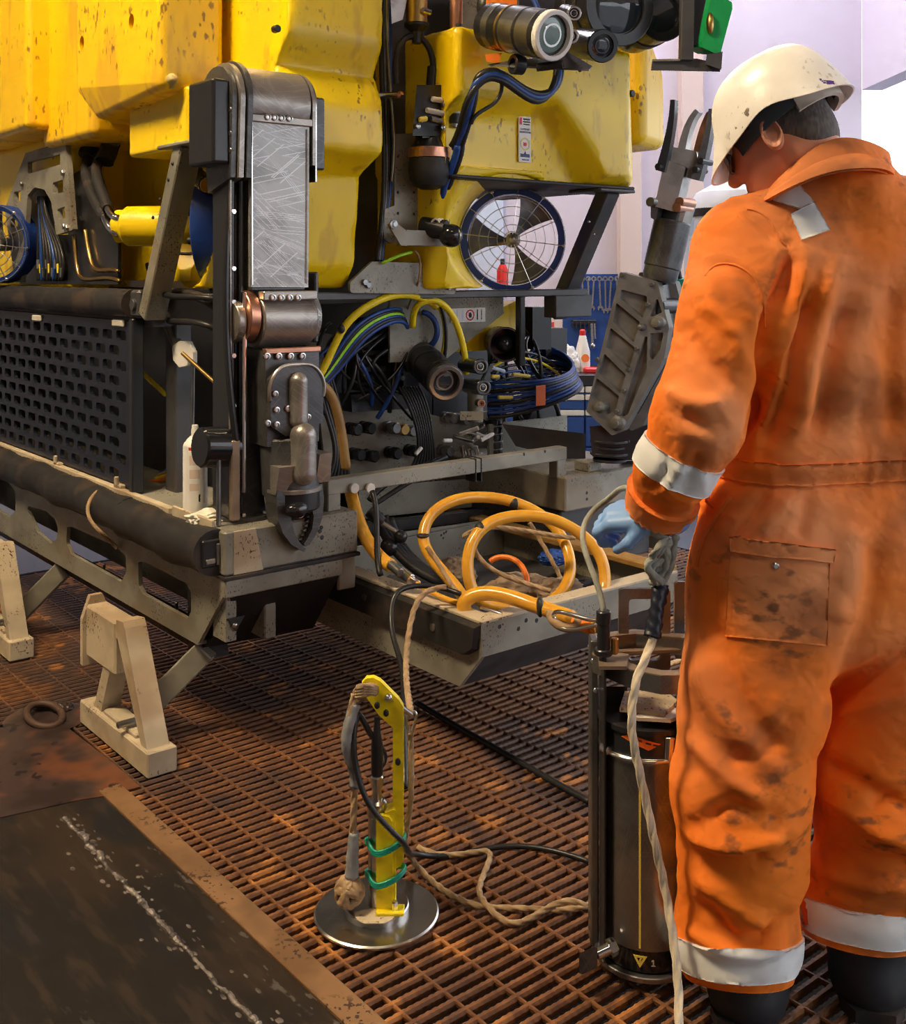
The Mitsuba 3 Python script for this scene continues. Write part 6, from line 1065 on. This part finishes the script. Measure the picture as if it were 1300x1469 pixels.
# folds: pulled cloth, each a ridge (+) or valley (-) along a line over the back of the body
def pl3(pts, Y): return np.array([at(x, y, Y) for x, y in pts])
FOLDS = [  # amount (m), half width (m), line
    (.018, .020, [(984, 1040), (1024, 1093), (1067, 1136), (1130, 1190)]), (-.022, .020, [(1003, 1182), (1067, 1157), (1130, 1188)]), (.018, .018, [(990, 1188), (1050, 1212), (1130, 1192)]),
    (-.016, .016, [(990, 1215), (1045, 1236), (1110, 1222)]), (.014, .018, [(990, 1245), (1040, 1290), (1073, 1313), (1105, 1326)]), (-.018, .014, [(985, 1290), (1030, 1322), (1050, 1346), (1132, 1316)]), (.016, .014, [(985, 1315), (1010, 1345), (1060, 1362), (1130, 1338)]),
    (-.014, .018, [(1150, 1010), (1110, 1060), (1060, 1085), (1040, 1110)]), (.014, .022, [(985, 880), (1000, 960), (1040, 1030), (1110, 1100)]), (-.012, .02, [(1035, 880), (1060, 990), (1120, 1080)]),
    (-.016, .016, [(1190, 1000), (1234, 975), (1320, 930)]), (.014, .02, [(1200, 1040), (1260, 1010), (1320, 990)]), (-.018, .016, [(1180, 1090), (1244, 1127), (1320, 1170)]), (.016, .018, [(1190, 1135), (1258, 1187), (1320, 1215)]), (-.016, .015, [(1240, 1150), (1265, 1142), (1320, 1120)]),
    (-.014, .016, [(1185, 1200), (1240, 1230), (1320, 1240)]), (.012, .016, [(1180, 1240), (1230, 1268), (1320, 1270)]), (-.014, .012, [(1170, 1285), (1240, 1316), (1320, 1300)]),
    (-.030, .013, [(1128, 350), (1126, 400), (1100, 480), (1092, 560), (1064, 645)]), (.020, .020, [(1150, 360), (1140, 430), (1120, 520), (1105, 600), (1085, 660)]), (-.020, .012, [(1170, 400), (1142, 480), (1120, 570), (1098, 655)]), (.022, .022, [(1200, 380), (1165, 470), (1150, 560), (1128, 652)]),
    (-.014, .016, [(1215, 430), (1190, 520), (1165, 640)]), (.012, .03, [(1250, 400), (1225, 520), (1205, 640)]), (-.012, .02, [(1290, 400), (1275, 520), (1280, 640)]), (.010, .02, [(1320, 380), (1310, 640)]),
    (-.012, .012, [(1100, 700), (1075, 740), (1055, 775)]), (.010, .015, [(1130, 705), (1110, 740), (1085, 770)]), (-.010, .014, [(1160, 705), (1150, 750), (1140, 770)]), (-.012, .02, [(1262, 760), (1250, 850), (1225, 930), (1190, 985)]), (.012, .03, [(1220, 740), (1215, 840), (1195, 900)]),
    (-.012, .016, [(1030, 780), (1020, 860), (1030, 930)]), (.010, .018, [(1000, 800), (995, 880)]),
    (-.014, .012, [(1045, 600), (1010, 610), (975, 590)]), (.012, .014, [(1040, 575), (1000, 580), (960, 560)]), (-.012, .012, [(960, 700), (985, 680), (1000, 640)]), (-.012, .012, [(930, 700), (950, 690), (958, 660)]), (.010, .012, [(945, 705), (968, 690), (980, 655)]),
    (-.010, .012, [(1010, 402), (1050, 385), (1080, 410), (1092, 450)]), (.010, .018, [(1000, 430), (1045, 470), (1070, 540)]), (-.010, .016, [(985, 480), (1020, 520), (1050, 560)]), (-.008, .012, [(1060, 300), (1085, 320), (1115, 350)])]
def folds(m):
    v = np.array(m.vertices); nn = vnormals(m); d = np.zeros(len(v)); z = v[:, 2]; x = v[:, 0]
    sx, sy = HX + F * x / v[:, 1], HY - F * (z - CZ) / v[:, 1]; wob = (meshkit.fbm(v * 9, 3, 4) - .5) * 30; facing = np.clip(-nn[:, 1] * 1.6 + .35, 0, 1)
    for amt, w, line in FOLDS:
        c = spline([(a, b, 0) for a, b in line], 4)[:, :2]; tt = np.linspace(0, 1, len(c)); wp = w * 730
        near_ = (sx > c[:, 0].min() - 60) & (sx < c[:, 0].max() + 60) & (sy > c[:, 1].min() - 60) & (sy < c[:, 1].max() + 60); i = np.where(near_)[0]
        if not len(i): continue
        D = np.hypot(sx[i, None] + wob[i, None] * .6 - c[None, :, 0], sy[i, None] + wob[i, None] * .4 - c[None, :, 1]); j = D.argmin(1); dm = D.min(1)
        d[i] += amt * np.exp(-(dm / wp) ** 2) * np.clip(np.sin(np.pi * np.clip(tt[j], .04, .96)) * 2.2, 0, 1) * facing[i]
    def ridge(q, seed): return (1 - np.abs(2 * meshkit.fbm(q, 3, seed) - 1) * 2.2).clip(-.6, 1)
    legs = np.exp(-((z - .33) / .22) ** 2) + .9 * np.exp(-((z - .13) / .10) ** 2)
    d += legs * .008 * ridge(np.c_[x * 4 + z * 3.0, v[:, 1] * 4, z * 9 - x * 3.5], 5)
    up = 1 / (1 + np.exp(-(z - 1.04) / .03)); d += up * .006 * ridge(np.c_[x * 9 - z * 1.8, v[:, 1] * 5, z * 3.2], 13)
    armw = np.exp(-((x - .44) / .10) ** 2) * (z > .95); d += armw * .006 * ridge(np.c_[x * 9 + z * 5, v[:, 1] * 5, z * 9], 21)
    d += .006 * np.exp(-((z - 1.035) / .05) ** 2) * ridge(np.c_[x * 26, v[:, 1] * 20, z * 2], 17)
    d -= .014 * np.exp(-((z - 1.022) / .022) ** 2) * (x > .5)
    d += .005 * (meshkit.fbm(v * 22, 3, 3) - .5)
    m.vertices = v + nn * d[:, None]; return m
pm = folds(pm); pm = tsm(pm, 2)
def slab(m, o, n):
    return trimesh.intersections.slice_mesh_plane(m, n, o)
def shell(m, off):                                     # a piece of cloth lying on the surface
    v, nn = np.array(m.vertices), vnormals(m); k = trimesh.Trimesh(v + nn * off, m.faces, process=False)
    e = trimesh.grouping.group_rows(np.sort(m.edges, axis=1), require_count=1); ed = m.edges[e]; n0 = len(v)
    side = np.vstack([np.c_[ed[:, 0], ed[:, 1], ed[:, 1] + n0], np.c_[ed[:, 0], ed[:, 1] + n0, ed[:, 0] + n0]])
    return trimesh.Trimesh(np.vstack([v - nn * .002, v + nn * off]), np.vstack([m.faces + n0, side[:, ::-1]]), process=False)
def near(m, p, r):
    c = m.triangles_center; return m.submesh([np.linalg.norm((c - p)[:, :2], axis=1) < r], append=True, repair=False)
def cutto(m, planes):
    for o, n in planes: m = slab(m, o, n)
    m.merge_vertices(); return m
# cuffs are open: cut the trouser ends, the sleeve end and the collar
zt_ = np.where(pm.triangles_center[:, 0] < .685, 1, 0); q_ = pm.triangles_center; endz = np.where(q_[:, 0] < .685, .103 - .34 * (q_[:, 1] - 2.03), .149 - .24 * (q_[:, 1] - 2.07)); pm_full = pm; pm = pm.submesh([q_[:, 2] > endz + .012], append=True, repair=False)
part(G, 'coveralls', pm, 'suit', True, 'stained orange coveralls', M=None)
wl_ax = (wri - elb) / np.linalg.norm(wri - elb)
def pxcut(m, pts, Y, keep):                            # keeps what lies inside a convex outline given at depth Y as seen from the viewer's side
    q = [at(x, y, Y) for x, y in pts]; c = np.mean(q, 0)
    for i in range(len(q)):
        a, b = q[i], q[(i + 1) % len(q)]; n = np.cross(a - EYE, b - EYE); n /= np.linalg.norm(n)
        if n @ (c - a) < 0: n = -n
        m = slab(m, a, n)
    if keep is not None: m = m.submesh([keep(m.triangles_center)], append=True, repair=False)
    m.merge_vertices(); return m
legL = lambda c: c[:, 0] < .73
legm = pm_full.submesh([(pm_full.triangles_center[:, 2] < .38) & (pm_full.triangles_center[:, 0] < .685)], append=True, repair=False)
dz = lambda o, tilt: (np.array(o), np.array([tilt[0], tilt[1], 1.0]) / np.linalg.norm([tilt[0], tilt[1], 1.0]))
def band(m, o0, o1, tilt, off=.004):
    o, n = dz(o0, tilt); m = slab(m, o, n); o, n = dz(o1, tilt); m = slab(m, o, -n); m.merge_vertices(); return shell(m, off)
part(G, 'reflective_band', band(legm, (.55, 2.03, .122), (.55, 2.03, .182), (.0, .34), .005), 'reflective', True, 'silver white band around the left trouser leg', M=None)
legm2 = pm_full.submesh([(pm_full.triangles_center[:, 2] < .40) & (pm_full.triangles_center[:, 0] > .685)], append=True, repair=False)
part(G, 'reflective_band', band(legm2, (.80, 2.07, .163), (.80, 2.07, .222), (.05, .24), .005), 'reflective', True, 'silver white band around the right trouser leg', M=None)
part(G, 'trouser_hem', band(legm, (.55, 2.03, .103), (.55, 2.03, .128), (.0, .34), .0025), 'suit', True, M=None); part(G, 'trouser_hem', band(legm2, (.80, 2.07, .149), (.80, 2.07, .170), (.05, .24), .0025), 'suit', True, M=None)
am = pm.submesh([(pm.triangles_center[:, 0] < .515) & (pm.triangles_center[:, 2] > .85)], append=True, repair=False)
b0, b1 = at(975, 645, 2.1), at(950, 690, 2.12); bn = np.array([.42, -.25, 1.0]); bn /= np.linalg.norm(bn)
am = am.submesh([np.linalg.norm(am.triangles_center - at(968, 660, 2.09), axis=1) < .14], append=True, repair=False); ab = slab(slab(am, at(965, 678, 2.1), bn), at(965, 632, 2.1), -bn); ab.merge_vertices(); part(G, 'reflective_band', shell(ab, .004), 'reflective', True, 'silver band around the left sleeve', M=None)
cn = wl_ax; am = am.submesh([np.linalg.norm(am.triangles_center - wri, axis=1) < .17], append=True, repair=False); cm = slab(am, wri - wl_ax * .045 , wl_ax); cm.merge_vertices(); part(G, 'rolled_cuff', shell(cm, .010), 'suit', True, M=None)
wb = pm.submesh([(pm.triangles_center[:, 0] > .515)], append=True, repair=False); wbm = slab(slab(wb, (0, 0, 1.020), (0, 0, 1)), (0, 0, 1.062), (0, 0, -1)); wbm.merge_vertices(); part(G, 'waistband', shell(wbm, .006), 'suit', True, M=None)
back = lambda c: c[:, 1] < 2.2
pk_ = pxcut(pm, [(1052, 778), (1190, 796), (1185, 925), (1042, 912)], 2.06, back); part(G, 'rear_pocket', shell(pk_, .005), 'suit', True, M=None)
pf = pxcut(pm, [(1050, 770), (1197, 788), (1193, 806), (1052, 792)], 2.06, back); part(G, 'pocket_flap', shell(pf, .011), 'suit', True, M=None)
part(G, 'snap_button', lathe(at(1113, 812, 2.035), (0, -1, 0), [(.0065, -.01), (.0065, .002), (.004, .004)], 14), 'steel', M=None)
def hit(pts):
    o = np.tile(EYE, (len(pts), 1)); d = np.array([at(x, y, 1.0) for x, y in pts]) - EYE; loc_, ir, _ = pm.ray.intersects_location(o, d, multiple_hits=True); return [min(loc_[ir == i], key=lambda q: q[1]) for i in range(len(pts)) if (ir == i).any()]
fz_ = lambda c: c[:, 1] < 2.2
sp = cat(shell(pxcut(pm, [(1098, 284), (1122, 266), (1146, 264), (1168, 291), (1134, 308), (1110, 288)], 2.07, fz_), .004), shell(pxcut(pm, [(1134, 308), (1168, 291), (1190, 330), (1150, 345)], 2.07, fz_), .004)); part(G, 'shoulder_patch', sp, 'reflective', True, 'silver patch on the left shoulder', M=None)
for pts in ([(1012, 396), (1040, 378), (1075, 392), (1092, 420), (1098, 470)], [(1072, 300), (1100, 312), (1112, 330), (1126, 352)]):
    tg = hit([tuple(q) for q in spline([(x, y, 0) for x, y in pts], 8)[:, :2]]); part(G, 'stitched_seam', sweep(np.array(tg), .0022, 6), 'suit', True, M=None)
tg = hit([tuple(q) for q in spline([(1050, 712, 0), (1026, 745, 0), (1008, 780, 0), (1000, 812, 0)], 6)[:, :2]]); part(G, 'side_pocket_edge', sweep(np.array(tg), .0055, 8), 'suit', True, M=None)
# collar: an upright band and a folded band outside it
def cloth_band(lo_, hi_, th):
    l, h = spline(lo_, .01), spline(hi_, .01); n = min(len(l), len(h)); ii = np.linspace(0, 1, n); rs = lambda c: np.array([np.interp(ii, np.linspace(0, 1, len(c)), c[:, k]) for k in range(3)]).T
    l, h = rs(l), rs(h); mid = (l.mean(0) + h.mean(0)) / 2; o = l - mid; o[:, 2] = 0; o /= np.linalg.norm(o, axis=1, keepdims=True); V_ = []
    for i in range(n): V_ += [l[i], l[i] + o[i] * th, (l[i] + h[i]) / 2 + o[i] * th * 1.6, h[i] + o[i] * th, h[i], (l[i] + h[i]) / 2]
    F_ = []
    for i in range(n - 1):
        for k_ in range(6): a_, b_ = i * 6 + k_, i * 6 + (k_ + 1) % 6; F_ += [(a_, b_, b_ + 6), (a_, b_ + 6, a_ + 6)]
    return trimesh.Trimesh(V_, F_, process=False)
c_hi = [at(1106, 268, 2.20), at(1118, 258, 2.11), at(1148, 230, 2.075), at(1175, 209, 2.06), at(1198, 199, 2.06), at(1224, 199, 2.07), at(1266, 214, 2.12), at(1262, 228, 2.22)]
c_lo = [at(1096, 292, 2.19), at(1110, 286, 2.08), at(1148, 266, 2.035), at(1185, 252, 2.025), at(1219, 246, 2.03), at(1254, 246, 2.055), at(1276, 256, 2.13), at(1274, 268, 2.25)]
part(G, 'collar', cloth_band(c_lo, c_hi, .006), 'suit', 40, M=None)
f_hi = [h * .50 + l * .50 + np.array([0, -.008, 0]) for h, l in zip(c_hi, c_lo)]; f_lo = [l + np.array([0, -.012, .004]) for l in c_lo]
part(G, 'collar_fold', cloth_band(f_lo, f_hi, .007), 'suit', 40, M=None)
# head and neck, turned to the left and bent down
hc = at(1116, 190, 2.16)
fw = np.array([-.71, .55, -.42]); fw /= np.linalg.norm(fw); lf = np.cross([0, 0, 1.0], fw); lf /= np.linalg.norm(lf); upv = np.cross(fw, lf)
AX = np.stack([lf, fw, upv])                            # head axes: left, forward, up
hp = lambda l, f, u: hc + lf * l + fw * f + upv * u
head = blend([ellf(hc, (.076, .096, .100), AX), ellf(hp(0, .035, -.055), (.058, .062, .075), AX), cone(hp(0, .055, -.10), hp(0, .065, -.105), .034, .026), cone(hp(0, -.035, -.06), nk + [0.0, .03, -.04], .062, .056)], .03)
nose = cone(hp(0, .098, -.01), hp(0, .118, -.045), .010, .015)
headf = lambda x, y, z: smin(smin(head(x, y, z), nose(x, y, z), .015), np.minimum(cone(hp(-.02, .088, -.083), hp(.02, .088, -.083), .008, .008)(x, y, z), 9), .01)
hm = surface_nets(headf, hc - .26, hc + .22, .006); part(G, 'head', tsm(hm, 5), 'skin', True, 'bent head seen from behind and left', M=None)
for s in (1, -1):                                       # ears, eyes, brows
    e0 = hp(.078 * s, -.012, -.02); em = ell((0, 0, 0), (.010, .020, .034), 3); v = em.vertices; v[:, 0] += .006 * (np.hypot(v[:, 1] / .02, v[:, 2] / .034) > .75) - .006 * (np.hypot(v[:, 1] / .014, v[:, 2] / .026) < .8) * (v[:, 0] > 0)
    rot = np.eye(4); rot[:3, 0], rot[:3, 1], rot[:3, 2], rot[:3, 3] = lf * s * .9 - fw * .35, fw * .9 + lf * s * .35, upv, e0; em.apply_transform(rot); part(G, 'ear', em, 'skin', True, M=None)
    part(G, 'eye', sph(hp(.030 * s, .084, .004), .011, 2), 'white', True, M=None)
hr = blend([ellf(hp(0, -.012, .012), (.079, .094, .098), AX), ellf(hp(0, -.06, -.035), (.064, .045, .055), AX)], .02)
hcut = lambda x, y, z: np.maximum(hr(x, y, z), -( (hc[0] + fw[0] * .035 - x) * fw[0] + (hc[1] + fw[1] * .035 - y) * fw[1] + (hc[2] + fw[2] * .035 - z) * fw[2] ))
part(G, 'hair', surface_nets(hcut, hc - .18, hc + .18, .005), 'hair', True, M=None)
# hard hat: lathed half dome with a peak
def hat(l0, off, zc):
    n, k = 64, 26; V_, F_ = [], []
    for i in range(k + 1):
        t = i / k * math.pi / 2 * 1.0
        for j in range(n):
            p = 2 * math.pi * j / n; r = math.cos(t) ** .72; hgt = math.sin(t) ** .95
            V_.append((.112 * l0 * r * math.cos(p), .142 * l0 * r * math.sin(p), .142 * l0 * hgt + off))
    for i in range(k):
        for j in range(n): F_.append((i * n + j, i * n + (j + 1) % n, (i + 1) * n + (j + 1) % n)); F_.append((i * n + j, (i + 1) * n + (j + 1) % n, (i + 1) * n + j))
    return np.array(V_), np.array(F_), n
hv, hf, hn = hat(.945, 0, 0); iv, if_, _ = hat(.922, 0, 0)
rim = np.arange(hn); rj = (rim + 1) % hn; hN = len(hv)
def flare(v):
    v = v.copy(); low = np.clip(1 - v[:, 2] / .05, 0, 1); a = np.arctan2(v[:, 0], v[:, 1]); peak = np.exp(-(a / .75) ** 2)
    k = 1 + low ** 2 * (.06 + .30 * peak); v[:, 0] *= 1 + low ** 2 * .06; v[:, 1] = np.where(v[:, 1] > 0, v[:, 1] * k, v[:, 1] * (1 + low ** 2 * .07)); v[:, 2] -= low ** 2 * (.014 + .026 * peak) - low * .02 * np.exp(-((np.abs(a) - 1.7) / .5) ** 2); return v
ov, iv = flare(hv), flare(iv); fr_ = np.vstack([np.c_[rim, rim + hN, rj], np.c_[rj, rim + hN, rj + hN]])
hatm = trimesh.Trimesh(np.vstack([ov, iv]), np.vstack([hf, if_[:, ::-1] + hN, fr_]), process=False)
ridge_ = np.exp(-(hatm.vertices[:, 0] / .022) ** 2) * np.clip((hatm.vertices[:, 2] - .06) / .05, 0, 1) * .006; hatm.vertices[:, 2] += ridge_
hatU = upv + fw * .05; hatU /= np.linalg.norm(hatU); hatF = fw - hatU * (fw @ hatU); hatF /= np.linalg.norm(hatF); hatL = np.cross(hatU, hatF) * -1
HM = np.eye(4); HM[:3, 0], HM[:3, 1], HM[:3, 2], HM[:3, 3] = np.cross(hatF, hatU), hatF, hatU, hp(0, -.016, .018) + np.array([.003, 0, .0])
hh = part(G, 'hard_hat', tr(hatm, HM), 'helmet', 50, 'scuffed white hard hat', M=None)
def hring(zc, rl, rf, w, t, a0, a1, m, name):
    aa = np.linspace(a0, a1, 60); v = []
    for a in aa:
        for dz_, dr_ in ((-w, 0), (-w, t), (w, t), (w, 0)): v.append(((rl + dr_) * math.sin(a), (rf + dr_) * math.cos(a), zc + dz_ - .02 * math.cos(a)))
    f = []
    for i in range(59):
        for k_ in range(4): p, q = i * 4 + k_, i * 4 + (k_ + 1) % 4; f += [(p, q, q + 4), (p, q + 4, p + 4)]
    part(hh, name, tr(trimesh.Trimesh(v, f, process=False), HM), m, 40, M=None)
hring(-.004, .088, .108, .019, .004, 0, 2 * math.pi, 'helmet_band', 'head_band')
hring(-.022, .084, .110, .014, .010, 2.35, 4.2, 'white_dirty', 'adjuster')
hw_ = tr(hatm, HM)
for x, y, w_, h_ in ((1185, 97, .005, .004), (1187, 101, .003, .003), (1190, 104, .005, .004), (1193, 98, .005, .003), (1197, 104, .006, .005), (1201, 101, .014, .009)):
    q, _, fi = trimesh.proximity.closest_point(hw_, [at(x, y, 2.02)]); nn_ = hw_.face_normals[fi[0]]; part(hh, 'printed_mark', tr(cbox((-w_ / 2, -h_ / 2, -.001), (w_ / 2, h_ / 2, .0006), .0002), frame_to(q[0], nn_)), 'ink_purple', False, M=None)
# safety glasses
gl = part(G, 'safety_glasses', sweep(spline([hp(.080, -.005, .012), hp(.080, .05, .010), hp(.066, .09, .006), hp(.036, .106, .004), hp(0, .110, .008), hp(-.036, .106, .004), hp(-.066, .09, .006), hp(-.080, .05, .010), hp(-.080, -.005, .012)], .006), .0042, 10), 'gloss_black', True, 'black framed safety glasses', M=None)
for s in (1, -1):
    q = [hp(.068 * s, .092, .006), hp(.038 * s, .108, .004), hp(.010 * s, .112, .004), hp(.012 * s, .108, -.026), hp(.040 * s, .104, -.036), hp(.066 * s, .088, -.024)]
    part(gl, 'eyepiece', hull(q + [p + fw * .002 for p in q]), 'glass', True, M=None); part(gl, 'frame_rim', sweep(spline(q + [q[0]], .006), .003, 8), 'gloss_black', True, M=None)
# gloved hands: palms with five fingers closed on the handle
def hand(w, d, up_, side, m, curl=1.0, sc=1.0):
    d = d / np.linalg.norm(d); s_ = np.cross(d, up_); s_ /= np.linalg.norm(s_); n_ = np.cross(s_, d); P = lambda l, a, h: w + sc * (d * l + s_ * a * side + n_ * h)
    fs = [cone(P(-.05, 0, 0), P(.01, 0, 0), .030, .030), cone(P(.0, -.018, 0), P(.075, -.030, .004), .023, .015), cone(P(.0, .0, 0), P(.082, -.008, .006), .023, .016), cone(P(.0, .0, 0), P(.080, .014, .005), .023, .016), cone(P(.0, .018, 0), P(.070, .034, .0), .022, .014)]
    for i, (a, L) in enumerate(((-.030, .9), (-.010, 1.0), (.011, .95), (.031, .8))):
        k0 = P(.078 - .006 * (i in (0, 3)), a, .004); k1 = P(.078 + .030 * L, a * 1.04, -.014 * curl); k2 = P(.078 + .026 * L, a * 1.04, -.014 * curl - .026 * L); k3 = P(.078 + .002, a * 1.02, -.014 * curl - .030 * L)
        fs += [cone(k0, k1, .0122, .0112), cone(k1, k2, .0112, .0102), cone(k2, k3, .0102, .0092)]
    fs += [cone(P(.012, -.03, -.004), P(.040, -.050, -.026), .016, .012), cone(P(.040, -.050, -.026), P(.070, -.044, -.045), .0115, .0090)]
    f = blend(fs, .007); mm = surface_nets(f, w - .15, w + .15, .0035); return tsm(mm, 4)
hw = at(935, 742, 2.16); HD = np.array([-.80, .45, -.10])
part(G, 'glove', hand(hw, HD, np.array([-.1, -.45, 1.0]), 1, 'glove', .9, 1.0), 'glove', True, 'pale blue glove on the left hand', M=None)
part(G, 'glove', hand(at(1012, 708, 2.38), np.array([-.62, .25, -.35]), np.array([0, -.2, 1.0]), -1, 'glove', 1.0), 'glove', True, 'blue glove of the right hand behind the sleeve', M=None)
rf = blend([cone(at(1010, 706, 2.39), at(1060, 690, 2.46), .045, .055), cone(at(1060, 690, 2.46), at(1400, 640, 2.5), .06, .075)], .02)
part(G, 'right_sleeve', surface_nets(rf, np.array([.40, 2.3, .8]), np.array([1.32, 2.62, 1.2]), .011), 'suit', True, M=None)
# boots
def boot(an, dirv, name_lab):
    d = np.array([*dirv, 0.0]); d /= np.linalg.norm(d); g = np.array([an[0], an[1], 0]); P = lambda l, h: g + d * l + np.array([0, 0, h])
    f0 = blend([cone(P(-.005, .055), P(-.005, .22), .076, .074), cone(P(-.03, .05), P(.06, .052), .062, .060), cone(P(.06, .05), P(.20, .045), .058, .050), cone(P(.03, .11), P(.12, .065), .056, .048)], .025)
    f1 = lambda x, y, z: np.maximum(f0(x, y, z), .012 - z)
    k = part(G, 'boot', tsm(surface_nets(f1, g - [.3, .3, .03], g + [.3, .3, .30], .007), 4), 'boot', True, name_lab, M=None)
    s0 = hull([(*(g + d * l + np.array([-d[1], d[0], 0]) * s)[:2], z) for l, w_ in ((-.095, .036), (-.06, .058), (.05, .060), (.14, .064), (.22, .045), (.25, .014)) for s in (-w_, w_) for z in (.003, .026)]); part(k, 'sole', s0, 'rubber', False, M=None)
boot(at(1074, 1440, 2.135), (.42, .8), 'black work boot of the left foot'); boot(at(1246, 1440, 2.175), (.2, .9), 'black work boot of the right foot')
